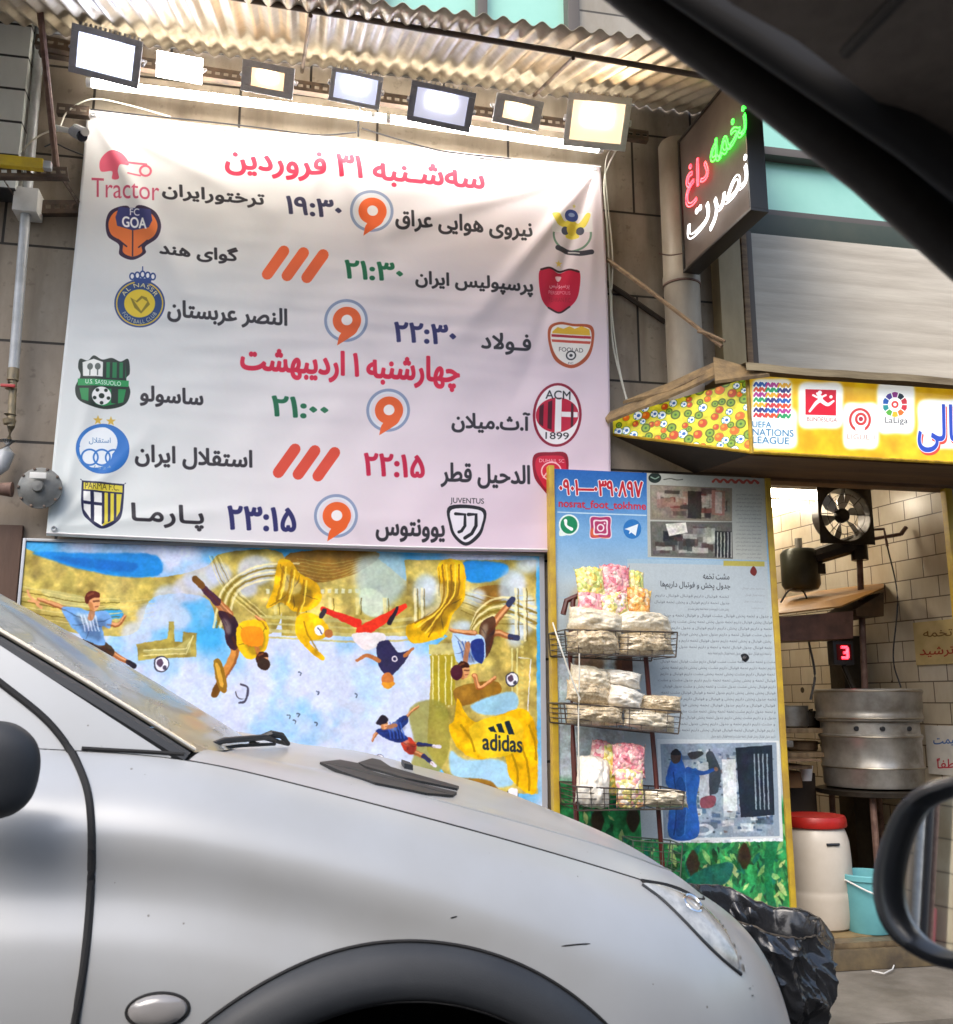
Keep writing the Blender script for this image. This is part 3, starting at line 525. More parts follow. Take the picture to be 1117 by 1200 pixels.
    S([(378, 714), (398, 722), (418, 730)], [6, 8, 11], '#c0392e'); S([(474, 710), (455, 722), (424, 740)], [6, 10, 14], '#c8402e'); S([(380, 716), (376, 722)], 6, '#3a3038', smooth=False); S([(456, 730), (466, 712)], [6, 3], '#2a2630', smooth=False)
    C([(415, 742), (448, 742), (450, 752), (430, 762), (416, 752)], '#e2dcdc'); C([(442, 756), (454, 750), (466, 764), (480, 762), (472, 778), (456, 792), (444, 780)], '#34304e'); S([(444, 774), (430, 768), (418, 774)], [5, 4, 3], SKD); S([(474, 768), (484, 760)], [5, 3], SKD, smooth=False); P.disc(454, 796, 7, 8, '#b87848'); C([(448, 800), (462, 800), (458, 806), (450, 806)], '#c8903c'); P.disc(462, 772, 3.4, 4, '#d0c8d0'); P.disc(462, 772, 1.8, 2.2, '#34304e')
    man((543, 786), 8.5, [(530, 742), (548, 744), (566, 746), (568, 772), (556, 778), (538, 778), (532, 766)], '#b8cfe8', '#3a5a9c', [[(556, 742), (540, 740), (528, 738)], [(556, 792), (562, 806), (580, 794)]], [[(570, 740), (585, 722), (596, 708)], [(570, 760), (578, 742), (598, 746)]], [(562, 734), (578, 722), (580, 738), (574, 764), (564, 770)], '#5a4030', lw=10, boots='#3a3e58')
    C([(552, 752), (566, 750), (566, 776), (556, 772)], '#2f3c74'); P.disc(535, 788, 7, 9, '#4a2430'); ball(600, 796, 8)
    man((450, 848), 6, [(440, 856), (456, 850), (474, 838), (478, 846), (470, 856), (478, 866), (466, 870), (450, 864)], '#2c3c70', '#4a68b0', [[(442, 858), (438, 864), (436, 868)], [(474, 842), (482, 834), (490, 828)]], [[(476, 870), (490, 872), (508, 874)], [(482, 880), (496, 886), (506, 894)]], [(470, 868), (480, 864), (488, 874), (484, 884), (474, 880)], '#b04838', aw=4, lw=6, socks=['#2c3460', '#2c3460'], boots='#d8d4dc')
    C([(441, 848), (447, 838), (455, 842), (452, 848)], '#2a2430'); ball(445, 889, 5)
    for x, y in ((351, 789), (372, 812), (417, 815), (345, 846), (349, 838), (338, 840), (370, 848)): S([(x - 1.5, y - 2), (x + 1.5, y - 1), (x + .5, y + 2)], 1.3, '#4a5468')
    ball(600, 932, 7); S([(608, 770), (622, 772), (618, 840)], 1.2, '#d8dde4', smooth=False)
    # big yellow shirt with its mark
    C([(536, 818), (546, 836), (560, 846), (590, 836), (612, 830), (626, 846), (630, 880), (626, 930), (598, 912), (590, 886), (560, 890), (536, 876), (526, 852), (532, 844)], yel); C([(552, 850), (590, 838), (612, 850), (606, 880), (570, 888), (556, 874)], srgb('#d9b93a')[None, None] * (.85 + .3 * n3[..., None]))
    for a, b in (((600, 884), (606, 920)), ((612, 874), (620, 926)), ((540, 850), (556, 880)), ((620, 850), (628, 890))): S([a, ((a[0] + b[0]) / 2 + 3, (a[1] + b[1]) / 2), b], 2.6, '#8f7418', alpha=.75)
    P.text('adidas', 566, 612, 861, 880, '#23303c', ar=False, bold=1.2, slope=.08)
    for k, (a, b) in enumerate(((575, 861), (585, 862), (596, 864))): Fl([(a, b - 4 - 0 * k), (a + 7, b - 3), (a + 7 - 4 - k, b - 10 - k * 5), (a - 3 - k, b - 8 - k * 5)], '#23303c')
    C([(596, 925), (606, 925), (604, 938), (597, 938)], '#e4e4ec'); P.a += ((fbm(h, w, 6, 2, 9) - .5) * .05)[..., None]
    P.a = painterly(P.a, 51, 1.1, .075); lum = P.a.mean(-1, keepdims=True); P.a = lum + (P.a - lum) * 1.22; P.a = np.clip(.52 + (P.a - .5) * 1.14, 0, 1)
    P.text('adidas', 566, 612, 861, 880, '#23303c', ar=False, bold=1.2, slope=.08)
    # silver margin strip on the right
    Fl([(632, 640), (660, 640), (668, 1010), (636, 1010)], '#a9abb4'); 
    return P
MP = mural_print()

# ------------------------------------------------------------------ print of the notice board beside the shop door
NX0, NX1, NZ0, NZ1, NY = 1.100, 2.088, .215, 2.091, -.105
def notice_print():
    w, h = 900, 1709
    P = Print(w, h, plane_map((NX0, NY, NZ1), (1, 0, 0), (0, 0, -1), w, h, NX1 - NX0, NZ1 - NZ0), '#aebfd0')
    yy, xx = np.mgrid[0:h, 0:w]; v = (yy / h)[..., None]; S, C, Fl, T = P.stroke, P.curve, P.fill, P.text
    n1 = fbm(h, w, 130, 5, 21)[..., None]; n2 = fbm(h, w, 40, 4, 22, .5)[..., None]
    P.a = srgb('#1f62b4') * np.clip(1 - v * 7, 0, 1) + srgb('#7fb0dc') * (1 - np.clip(1 - v * 7, 0, 1)); k = np.clip((v - .16) * 9, 0, 1); P.a = P.a * (1 - k) + srgb('#b9c8d0') * k; P.a += (n1 - .5) * .1
    # leaves at the foot, sunflower seeds
    gm = np.clip((v - .735 - .05 * (xx / w < .3)[..., None] * -1) * 40, 0, 1); gr = srgb('#2f8a4c') * (.45 + 1.1 * n2); P.a = P.a * (1 - gm) + gr * gm
    g = np.random.default_rng(4)
    for k in range(420):
        x, y = g.uniform(650, 925), g.uniform(925 if k % 3 == 0 else 985, 1075); a = g.uniform(-2.6, -.5); l = g.uniform(6, 28) * (1.3 if k < 60 else .8); c = [(30, 96, 58), (70, 150, 80), (140, 190, 110), (24, 110, 90), (190, 205, 130), (36, 70, 44)][g.integers(6)]
        if y < 985 and x > 770: continue
        dx, dy = math.cos(a) * l, math.sin(a) * l; C([(x, y), (x + dx * .5 - dy * .16, y + dy * .5 + dx * .16), (x + dx, y + dy), (x + dx * .5 + dy * .16, y + dy * .5 - dx * .16)], np.array(c) / 255, alpha=.85, blur=.6)
    for x, y in ((700, 962), (742, 960), (872, 1003), (812, 1012)): C([(x - 8, y), (x, y - 16), (x + 8, y), (x, y + 16)], '#3a3020', blur=2)
    C([(800, 1035), (830, 1015), (858, 1012), (850, 1035), (820, 1040)], '#1f6a5a', blur=1.5); S([(905, 985), (900, 1030), (906, 1070)], [16, 8, 10], '#1e7a4a', blur=1)
    for x in (690, 738): C([(x - 16, 770), (x, 760), (x + 16, 772), (x + 12, 800), (x - 12, 798)], '#5a3020', alpha=.85, blur=5)
    C([(668, 700), (690, 690), (720, 740), (700, 790), (672, 770)], '#d8c4a0', alpha=.5, blur=8)
    T('۰۹۰۱—۰۳۹۰۸۹۷', 656, 753, 563, 581, '#c41e2c', bold=2.6, outline='#ffffff', ow=3, slope=.03); T('nosrat_foot_tokhme', 655, 757, 587, 597, '#c8283a', ar=False, bold=1.6, slope=.035)
    S([(654, 600), (757, 604)], 1.4, '#c4e0f0', smooth=False); S([(654, 700), (735, 702)], 1.2, '#a8c4dc', smooth=False, alpha=.5)
    P.disc(667, 615, 12, 12.5, '#e8f4ee'); C([(656, 628), (657, 620), (666, 626)], '#e8f4ee'); P.disc(667, 615, 10, 10.5, '#178a5a'); S([(663, 610), (664, 616), (670, 620)], [4, 2.6, 4], '#ffffff')
    def rr(x, y, a, b, c): C([(x - a, y - b), (x, y - b * 1.02), (x + a, y - b), (x + a * 1.02, y), (x + a, y + b), (x, y + b * 1.02), (x - a, y + b), (x - a * 1.02, y)], c)
    rr(704, 618, 12, 12.5, '#f0dce4'); rr(704, 618, 11, 11.5, '#b03468'); C([(694, 629), (694, 618), (704, 630), (714, 629)], '#d8603c', blur=2); rr(704, 618, 8, 8.4, '#f4e4ea'); rr(704, 618, 6.4, 6.8, '#b43a6a'); P.ring(704, 618.5, 4.4, 4.6, 1.6, '#f4e4ea'); P.disc(708.6, 613.4, 1, 1, '#f4e4ea')
    P.disc(741, 620, 10.5, 11.5, '#2a78c0'); Fl([(732, 620), (748, 614), (745, 628), (740, 624), (737, 626), (738, 622)], '#eaf4fa')
    # newspaper cuttings
    paper = srgb('#c9cdc8')
    Fl([(758, 553), (897, 561), (899, 657), (759, 653)], '#bcbfb6'); P.disc(767.5, 560, 7.5, 6, '#1c2a24'); S([(763, 559), (768, 561), (772, 559)], 1.4, '#8fa898'); S([(778, 562), (786, 561), (793, 562.5), (800, 562)], 1.2, '#55584f'); [S([(888 - k * 9, 566 - k * .3), (884 - k * 9, 563 - k * .3), (880.5 - k * 9, 566 - k * .3)], [3.4, 2, 3], '#b8584c') for k in range(6)]
    Fl([(762, 568), (858, 572), (858, 611), (762, 609)], '#8d8474'); Fl([(762, 611), (858, 612), (859, 655), (763, 652)], '#6a6862')
    def blots(x0, y0, x1, y1, n, cols, sd, mn=3, mx=11):
        q = np.random.default_rng(sd)
        for k in range(n):
            x, y, a, b = q.uniform(x0 + mx, x1 - mx), q.uniform(y0 + mx * .6, y1 - mx * .6), q.uniform(mn, mx), q.uniform(mn, mx); Fl([(x - a, y - b * .6), (x + a, y - b * .6 + .6), (x + a, y + b * .6), (x - a, y + b * .6)], cols[q.integers(len(cols))], alpha=.8, blur=1)
    blots(762, 568, 858, 610, 34, ['#b9b0a0', '#5d4c44', '#9a7a6a', '#3a302c', '#d0c8b8', '#7c3c34'], 3); blots(762, 612, 858, 653, 40, ['#1e2022', '#c2c2b8', '#3a3c3c', '#8a8c84', '#4a3a36'], 5)
    Fl([(806, 575), (822, 576), (822, 608), (806, 607)], '#3e3430'); Fl([(834, 574), (850, 575), (849, 604), (834, 603)], '#a87c6a'); Fl([(838, 576), (846, 577), (846, 602), (838, 601)], '#c8b8a8'); Fl([(780, 614), (804, 612), (806, 624), (784, 628)], '#e0ded4'); Fl([(838, 622), (858, 623), (858, 654), (838, 652)], '#26282a')
    for k in range(5): S([(841 + k * 4, 624), (841 + k * 4, 653)], 1.3, '#b8b8b0', smooth=False)
    q = np.random.default_rng(8)
    def lines(x0, x1, y0, y1, st, hgt, col, jit=6, slope=.02):
        y = y0
        while y < y1:
            x = x1 - q.uniform(0, 3); e = x0 + (q.uniform(0, jit) if y + st < y1 else (x1 - x0) * .5)
            while x > e + 4:
                l = q.uniform(3.5, 9); wv = [(x - t * l / 4, y + slope * (x - x0 - t * l / 4) + q.uniform(-.4, .4) * hgt) for t in range(5)]
                S(wv, [hgt * .55, hgt * .35, hgt * .6], col, alpha=.85)
                if q.random() < .5: P.disc(x - l * .4, y + slope * (x - x0) - hgt * .8, .5, .5, col, alpha=.8)
                if q.random() < .45: S([(x - l * .8, y + slope * (x - x0) - hgt * .9), (x - l * .8, y + slope * (x - x0))], hgt * .35, col, smooth=False, alpha=.8)
                x -= l + q.uniform(1, 1.8)
            y += st
    words = 'مشت تخمه جدول پخش و فوتبال داریم'.split()
    def setlines(x0, x1, y0, y1, st, hgt, col, jit=6, slope=.02, al=.8):
        y = y0
        while y < y1:
            ws = []; n_ = max(1, int((x1 - x0) / (hgt * 3.6)))
            while len(' '.join(ws)) < n_ * 4.4: ws.append(words[q.integers(len(words))])
            e = x0 + q.uniform(0, jit) if y + st < y1 else x0 + (x1 - x0) * .45
            T(' '.join(ws), e, x1 - q.uniform(0, 2), y - hgt * .8, y + hgt * .8, col, slope=slope, bold=.25, alpha=al); y += st
    setlines(861, 893, 580, 656, 4.6, 1.7, '#66676a')
    Fl([(735, 655), (899, 658), (912, 984), (752, 984)], '#bcc7cc'); Fl([(735, 655), (848, 657), (848, 662), (735, 660)], '#9fc0d6', alpha=.8); Fl([(848, 657), (896, 658), (896, 664), (848, 663)], '#c0b458')
    C([(879, 671), (881, 665), (884, 664), (887, 670), (884, 675)], '#7a2c28'); T('مشت تخمه', 824, 855, 672, 679, '#33363c', bold=.7); T('جدول پخش و فوتبال داریم‌ها', 774, 856, 682, 692, '#33363c', bold=.8, slope=.03)
    setlines(766, 856, 699, 716, 7.6, 2.9, '#4c525a'); setlines(868, 896, 690, 716, 7.6, 1.8, '#8a8e94'); setlines(768, 905, 722, 772, 7.4, 2.9, '#4a5058', slope=.012); setlines(771, 910, 776, 866, 7.3, 2.9, '#4a5058', slope=.006)
    C([(868, 768), (874, 766), (878, 771), (873, 776)], '#24262a')
    # large press picture: a man in blue by a shop machine
    Fl([(770, 866), (913, 868), (918, 986), (776, 988)], '#d9e0e2'); Fl([(774, 872), (910, 870), (914, 980), (778, 982)], '#93a4b4'); blots(780, 874, 908, 978, 60, ['#c8d2d8', '#5e6f80', '#2f3a48', '#aebcc6', '#e2e8ea', '#4a6484'], 9, 3, 10)
    blots(780, 874, 908, 978, 260, ['#c8d2d8', '#4e5f70', '#26303c', '#8e9caa', '#e2e8ea', '#3a5474', '#6a5a58'], 10, .8, 3.2)
    Fl([(862, 876), (905, 873), (908, 955), (868, 958)], '#232c38')
    for k in range(4): S([(884 + k * 5, 884), (886 + k * 5, 948)], 1.6, '#8a98a4', smooth=False)
    Fl([(846, 890), (862, 889), (864, 950), (848, 950)], '#dfe6e8'); S([(832, 885), (838, 905), (836, 925)], [10, 14, 12], '#3e4852'); P.disc(823, 972, 13, 7, '#c4ced6'); P.disc(823, 972, 8, 4, '#7c8c9c'); Fl([(818, 895), (830, 893), (832, 945), (820, 946)], '#c2cad0'); C([(822, 935), (838, 933), (836, 945), (822, 946)], '#8a4a5a')
    C([(788, 886), (797, 880), (800, 892), (806, 905), (815, 900), (820, 912), (816, 940), (818, 980), (784, 980), (786, 930), (780, 915)], '#2e62b4'); C([(792, 920), (800, 912), (806, 940), (802, 975), (792, 975)], '#244c90'); S([(806, 902), (822, 906), (836, 902)], [7, 5, 4], '#2a58a4'); P.disc(839, 901, 2.4, 2.6, '#8a6a5a'); S([(789, 905), (793, 940), (790, 978)], 1.6, '#1a3870', alpha=.8); S([(803, 905), (805, 940), (802, 978)], 1.6, '#4a80cc', alpha=.7); P.disc(792, 887, 6, 8, '#4a3a38'); C([(786, 884), (792, 877), (798, 884)], '#20222a'); C([(806, 883), (820, 880), (824, 884), (812, 890)], '#3c3e44')
    for x0, y0, x1, y1, wa, na in ((778, 872, 908, 980, 1.0, .16), (763, 569, 857, 610, .9, .2), (764, 612, 857, 653, .9, .2), (650, 990, 930, 1080, 2.0, .26), (650, 760, 735, 985, 2.0, .2)):
        c0 = P.mp([(x0, y0)])[0]; c1 = P.mp([(x1, y1)])[0]; X0, Y0, X1, Y1 = [int(v_) for v_ in (max(0, c0[0]), max(0, c0[1]), min(w, c1[0]), min(h, c1[1]))]; P.a[Y0:Y1, X0:X1] = painterly(P.a[Y0:Y1, X0:X1], x0, wa, na)
    P.a += ((fbm(h, w, 5, 2, 19) - .5) * .05)[..., None]
    return P
NP = notice_print()

# ------------------------------------------------------------------ prints of the yellow light box
SXA, SXB, SZ0, SZ1, SY = 1.826, 3.35, 2.102, 2.43, -.5
def sign_print():
    w, h = 1400, 301
    P = Print(w, h, plane_map((SXA, SY, SZ1), (1, 0, 0), (0, 0, -1), w, h, SXB - SXA, SZ1 - SZ0), '#e6b41c'); sl_ = .035
    P.a += ((fbm(h, w, 60, 4, 31) - .5) * .3)[..., None] * np.array([.6, .9, .3])
    C, S, Fl, T = P.curve, P.stroke, P.fill, P.text
    for x0, y0, x1, y1 in ((880, 480, 932, 524), (884, 446, 926, 486), (938, 450, 986, 500), (990, 474, 1028, 524), (1030, 450, 1070, 506), (1078, 470, 1140, 524)): C([(x0, y0), ((x0 + x1) / 2, y0 - 2), (x1, y0), (x1 + 2, (y0 + y1) / 2), (x1, y1), ((x0 + x1) / 2, y1 + 2), (x0, y1), (x0 - 2, (y0 + y1) / 2)], '#fbfbf4', blur=5)
    cols = ['#2a5aa8', '#d8502c', '#b03a8a', '#2e9a5c', '#e2a828', '#3a3a78', '#c83c40']
    for r in range(7):
        for k in range(6):
            x, y = 884 + k * 7, 450 + r * 6 + k * .3; S([(x, y + 2), (x + 2.4, y - 1.5), (x + 4.8, y + 2), (x + 7.2, y - 1.5)], 2.4, cols[(r + (k // 2) * 2) % 7])
    for t, a, b, c, d in (('UEFA', 882, 904, 494, 501), ('NATIONS', 882, 930, 503, 511), ('LEAGUE', 882, 925, 512, 520)): T(t, a, b, c, d, '#2f6f9a', ar=False, bold=1.1, slope=sl_)
    Fl([(944, 456), (980, 457), (980, 487), (944, 486)], '#d0152c'); S([(949, 482), (956, 473), (962, 467), (958, 461)], [2.5, 4, 5, 3], '#fff4f0'); S([(962, 469), (970, 474), (977, 470)], [5, 4, 2.4], '#fff4f0'); S([(953, 463), (960, 466), (968, 463)], 2.4, '#fff4f0'); P.disc(961, 460, 2.4, 2.4, '#fff4f0'); P.disc(974, 465, 2, 2, '#fff4f0'); T('BUNDESLIGA', 946, 981, 489, 494, '#8a3a3a', ar=False, bold=.5, slope=sl_)
    P.ring(1008, 492, 13, 14, 3, '#c8403c'); P.ring(1009, 491, 7, 7.5, 3, '#c8403c'); Fl([(1002, 500), (1014, 500), (1012, 510), (1004, 510)], '#fbfbf4'); P.disc(1009, 491, 2.6, 2.8, '#b02c3c'); T('LIGUE 1', 993, 1025, 509, 515, '#b08a84', ar=False, bold=.6, slope=sl_)
    for k, c in enumerate(['#c8323c', '#e07028', '#e8b428', '#5aa83c', '#2a8a8a', '#2a5aa8', '#4a3a88', '#8a2a7a', '#20242c', '#c8323c']):
        a0, a1 = R_(k * 36 + 3), R_(k * 36 + 33); Fl([(1049 + r * math.cos(a), 474 + r * 1.02 * math.sin(a)) for r, a in ((8.5, a0), (14, a0), (14.6, (a0 + a1) / 2), (14, a1), (8.5, a1))], c)
    P.disc(1049, 474, 4.2, 4.2, '#d83c34'); P.disc(1049, 474, 2, 2, '#fbfbf4'); T('LaLiga', 1037, 1064, 489, 498, '#3a3a44', ar=False, bold=.7, slope=sl_)
    for dx, dy, c, b in ((1.5, 3, '#d84838', 5), (0, 0, '#f4f4fa', 5), (0, 0, '#2c48b0', 2.4)): T('بالی', 1076 + dx, 1128 + dx, 474 + dy, 530 + dy, c, bold=b, slope=sl_)
    return P
SP = sign_print()
SA, SB = Vector((1.40, -.035, 0)), Vector((SXA, SY, 0))
def sign_side_print():
    w, h = 560, 400; ex = (SB - SA).normalized(); L = (SB - SA).length
    P = Print(w, h, plane_map((SA.x, SA.y, 2.45), ex, (0, 0, -1), w, h, L, .40), '#d8cc30'); g = np.random.default_rng(12)
    P.a += ((fbm(h, w, 24, 4, 33) - .5) * .5)[..., None] * np.array([.8, .7, .3]); P.fn = lambda p: p
    pts = []
    for k in range(900):
        x, y, r = g.uniform(0, w), g.uniform(0, h), g.uniform(11, 19)
        if all(math.hypot(x - a, y - b) > (r + c) * .92 for a, b, c in pts): pts.append((x, y, r))
    for i, (x, y, r) in enumerate(pts):
        P.disc(x, y, r + 2.5, r + 2.5, ['#3c7a2c', '#8a8a20', '#5a6a1c'][i % 3])
        if i % 3 == 0: P.disc(x, y, r, r, '#eef4f8'); P.disc(x + r * .2, y, r * .42, r * .4, '#3a6ab0'); P.disc(x - r * .6, y - r * .5, r * .22, r * .2, '#4a7ab8'); P.disc(x - r * .5, y + r * .6, r * .22, r * .2, '#4a7ab8')
        elif i % 3 == 1: P.disc(x, y, r, r, ['#d8641c', '#c04820'][i % 2]); P.disc(x - r * .3, y - r * .3, r * .4, r * .4, '#ec9430')
        else: P.disc(x, y, r * .8, r * .8, ['#e8e060', '#c8d040', '#80a030'][i % 3]); P.disc(x, y, r * .3, r * .3, '#3c6a2c')
    return P
SSP = sign_side_print()

# ================================================================== SETTING
stone = tile_mat('stained_stone_cladding', '#a59a8a', '#94887a', '#2c2620', .62, .425, .006, .5, .6, 'XZ', (.52, .47, .42), .55, 2.6, streak=1)
stone_up = tile_mat('upper_stone_cladding', '#a59f95', '#9a948a', '#4a4640', .8, .5, .006, .5, .6, 'XZ', (.7, .66, .6), .4)
g = NB(); box(g, (-40, -1.0 + .3, -.5), (9, 3.2, -.012)); pave = mat('worn_concrete_pavement', '#7d776e', '#5f594f', 4, .75, bump=.5, bs=30, detail=9); N, L, p = nodes(pave)
tag(obj('pavement', g, pave, base=(0, 0, -.3)), kind='structure')
g = NB(); box(g, (-40, -30, -.6), (40, -.70, -.13)); tag(obj('road', g, mat('asphalt', (.05, .05, .052), (.085, .082, .078), 25, .85, bump=.5, bs=180), base=(0, -8, -.4)), kind='structure')
# main stone wall with the doorway opening, upper storey with a strip of windows
DX0, DX1, DZ1 = 2.08, 3.085, 2.10
t = thing('stone_wall', 'brown stained stone clad shop wall behind the schedule banner', 'wall', (0, .1, 0))
g = NB(); box(g, (-40, 0, -.012), (DX0, .25, 3.98)); box(g, (DX0, 0, DZ1 + .045), (DX1, .06, 3.3)); box(g, (DX1 + .012, 0, -.012), (9, .04, 3.3)); obj('lower_wall', g, stone, t)
g = NB(); box(g, (-40, .03, 3.983), (.27, .25, 9)); box(g, (1.30, .03, 3.983), (2.02, .25, 9)); box(g, (.27, .03, 5.602), (1.30, .25, 9)); box(g, (.27, .03, 3.983), (1.30, .25, 4.018)); box(g, (2.02, .03, 4.9), (9, .25, 9)); obj('upper_wall', g, stone_up, t)
def window(name, label, x0, x1, z0, z1, mulls, trans=()):
    t = thing(name, label, 'window', ((x0 + x1) / 2, .02, z0)); g = NB()
    for a in (x0, x1): box(g, (a - .03, -.004, z0), (a + .03, .14, z1), .004)
    for a in mulls: box(g, (a - .025, .01, z0 + .03), (a + .025, .13, z1 - .03), .004)
    box(g, (x0 - .027, .003, z0 - .04), (x1 + .027, .143, z0 - .001), .004); box(g, (x0 - .027, .003, z1 + .001), (x1 + .027, .143, z1 + .05), .004)
    for z in trans: box(g, (x0 + .031, .012, z - .022), (x1 - .031, .125, z + .022), .004)
    obj('frame', g, MT['frame'], t); xs = [x0 + .03] + list(mulls) + [x1 - .03]
    for a, b in zip(xs, xs[1:]):
        g = NB(); box(g, (a, .075, z0), (b, .083, z1)); obj('pane', g, MT['glassteal'], t)
window('upper_window', 'brown framed teal glass window above the corrugated canopy', .30, 1.27, 4.06, 5.55, [.81])
window('upper_window', 'teal glass window above the grey shutter, behind the neon sign', 2.06, 4.4, 3.50, 4.85, [3.3], [3.83])
g = NB(); box(g, (2.055, -.03, 3.335), (5.2, .24, 3.452), .006); tag(obj('beam', g, MT['dkgreen'], base=(3, 0, 3.335)), 'dark green beam running between teal window and grey shutter', 'beam')
# roller shutter above the sign
g = NB(); n = 11; z0, z1 = 2.50, 3.325
pr = []
for k in range(n + 1):
    z = z0 + (z1 - z0) * k / n; pr += [(-.0592, z), (-.0594, z + .002), (-.0596, z + (z1 - z0) / n * .5), (-.0594, z + (z1 - z0) / n - .002)] if k < n else [(-.0592, z)]
vs = [[g.verts.new((x, y, z)) for y, z in pr] for x in (2.115, 5.2)]
for k in range(len(pr) - 1): g.faces.new((vs[0][k], vs[1][k], vs[1][k + 1], vs[0][k + 1]))
t = thing('roller_shutter', 'closed pale grey roller shutter with fine horizontal slats above yellow sign', 'shutter', (3.4, -.05, z0))
obj('curtain', g, mat('pale_grey_shutter_paint', '#cdc4b4', '#b4aa9a', 3, .5, bump=.08, stretch=(.5, 1, 5)), t, smooth=25)
g = NB(); box(g, (2.085, -.075, z0), (2.114, -.005, z1), .003); obj('guide_rail', g, mat('brown_guide', '#5a4e42', rough=.5), t)
# beige boards beside the shutter
for x0, x1, lb in ((1.93, 2.045, 'wide beige board standing upright behind the neon sign'), (2.052, 2.08, 'narrow brown edge board beside the grey shutter')):
    g = NB(); box(g, (x0, -.09, 2.55), (x1, -.002, 3.42), .004); tag(obj('board', g, mat('beige_board', '#b8a480', '#94835f', 5, .6, bump=.1, stretch=(1, 1, .3)) if x0 < 2 else MT['wood'], base=(x0, -.04, 2.55)), lb, 'board')
# white tiled pilaster on the far left
g = NB(); x1 = W(30, 100, -.12).x; box(g, (-1.75, -.12, 3.16), (x1, -.002, 7.5), .003)
tag(obj('tiled_pilaster', g, tile_mat('white_facing_tile', '#e4e8e6', '#dce0de', '#303236', 3.0, .152, .006, 0, .3, 'XZ', (.8, .8, .8), .3), base=(-1.5, -.06, 3.16)), 'pale glazed tile pilaster with dark joints at left edge', 'pilaster')
# ------------------------------------------------------------------ street behind the viewer (seen in the paint and the wing mirror)
t = thing('apartment_building', 'grey apartment building across the street, seen as a reflection', 'building', (0, -13, -.13))
g = NB(); box(g, (-25, -16, -.13), (25, -13, 5.2)); obj('wall', g, tile_mat('street_stone', '#8b857c', '#77716a', '#4a4540', 1.2, .6, .02, .5, .7, 'XZ', (.7, .67, .62), .2), t)
for k in range(-6, 7):
    for z in (.9, 4.4):
        g = NB(); box(g, (k * 3.4 - .8, -13.0, z), (k * 3.4 + .8, -12.95, z + 1.9)); obj('window', g, mat('dark_pane', (.03, .035, .04), rough=.1) if k == -6 and z < 1 else bpy.data.materials['dark_pane'], t)

for k, (x, m_, lb) in enumerate(((-11.05, 'steel', 'pale pipe'), (-11.4, 'cableb', 'black pipe'), (-11.62, 'rust', 'rusty pipe'))):
    g = NB(); tube(g, [(x, -.15, 0), (x, -.15, 6)], .05, 10); tag(obj('downpipe', g, MT[m_]), 'tall %s further down the street, seen only in the wing mirror' % lb, 'pipe')
for x0, x1, c_, lb in ((-12.05, -11.75, '#8a3a44', 'red'), (-21, -17, '#4a5a6a', 'blue')):
    g = NB(); box(g, (x0, -.12, 0), (x1, -.01, 1.15 if lb == 'red' else 2.4), .01); tag(obj('shop_door', g, mat(lb + '_shop_door', c_, rough=.5)), lb + ' shop door further down the street, seen only in the wing mirror', 'door')
g = NB(); box(g, (-14.5, -.22, -.012), (-12.15, -.002, 5), .01); tag(obj('stone_pier', g, tile_mat('cream_pier_stone', '#cbbd9e', '#c0b090', '#6a604e', .6, .4, .01, .5, .5, 'XZ', (.7, .64, .55), .3), base=(-13, -.1, -.012)), 'cream stone pier further down the street, seen only in the wing mirror', 'pier')
# ================================================================== SHOP INTERIOR
FZ = .10
ang = R_(9); wx = lambda y: DX1 + .33 - math.tan(ang) * y
warm_tile = tile_mat('old_glazed_wall_tile', '#d9d0be', '#cfc4ae', '#6e6050', .19, .110, .0035, .5, .3, 'YZ', (.78, .72, .62), .35, 5, 6)
g = NB(); prism(g, [(wx(.05), .05, FZ), (wx(2.6), 2.6, FZ), (wx(2.6) + .25, 2.6, FZ), (wx(.05) + .25, .05, FZ)], (0, 0, 2.5)); tag(obj('interior_side_wall', g, warm_tile, base=(3, 1.3, FZ)), 'cream tiled side wall inside the shop with dark joints', 'wall')
g = NB(); box(g, (.9, 2.605, FZ), (3.4, 2.8, FZ + 2.5)); tag(obj('interior_back_wall', g, tile_mat('back_wall_tile', '#d2c8b4', '#c8bca6', '#6e6050', .19, .110, .0035, .5, .35, 'XZ', (.7, .6, .48), .3), base=(2, 2.7, FZ)), 'cream tiled back wall deep inside the shop', 'wall')
g = NB(); box(g, (.9, .26, FZ), (1.1, 2.6, FZ + 2.5)); tag(obj('interior_left_wall', g, warm_tile, base=(1, 1.4, FZ)), 'left inner wall hidden behind the notice board', 'wall')
g = NB(); box(g, (.9, .062, FZ + 2.32), (3.9, 2.8, FZ + 2.6)); tag(obj('ceiling', g, mat('smoked_ceiling', '#8a7250', '#5a4630', 3, .7, bump=.1), base=(2, 1.4, FZ + 2.32)), kind='structure')
g = NB(); box(g, (.9, .02, -.010), (3.9, 2.8, FZ), .004); tag(obj('shop_floor', g, mat('shop_floor_concrete', '#8a7550', '#5f5038', 5, .6, bump=.3), base=(2, 1.4, 0)), kind='structure')
g = NB(); box(g, (2.09, -.085, -.011), (3.4, .018, .072), .01); 
t = thing('door_step', 'worn dark stone step at the shop doorway', 'step', (2.7, -.03, -.011)); obj('stone', g, mat('step_stone', '#4a4238', '#6f6148', 9, .45, bump=.25), t)
g = NB(); box(g, (2.09, -.07, .0722), (3.4, .012, .097), .006); obj('nosing', g, mat('worn_nosing', '#7a6a50', '#4a3e30', 14, .35, bump=.2), t)
t = thing('door_frame', 'yellow painted angle iron frame round the shop doorway', 'door frame', (2.6, -.02, FZ))
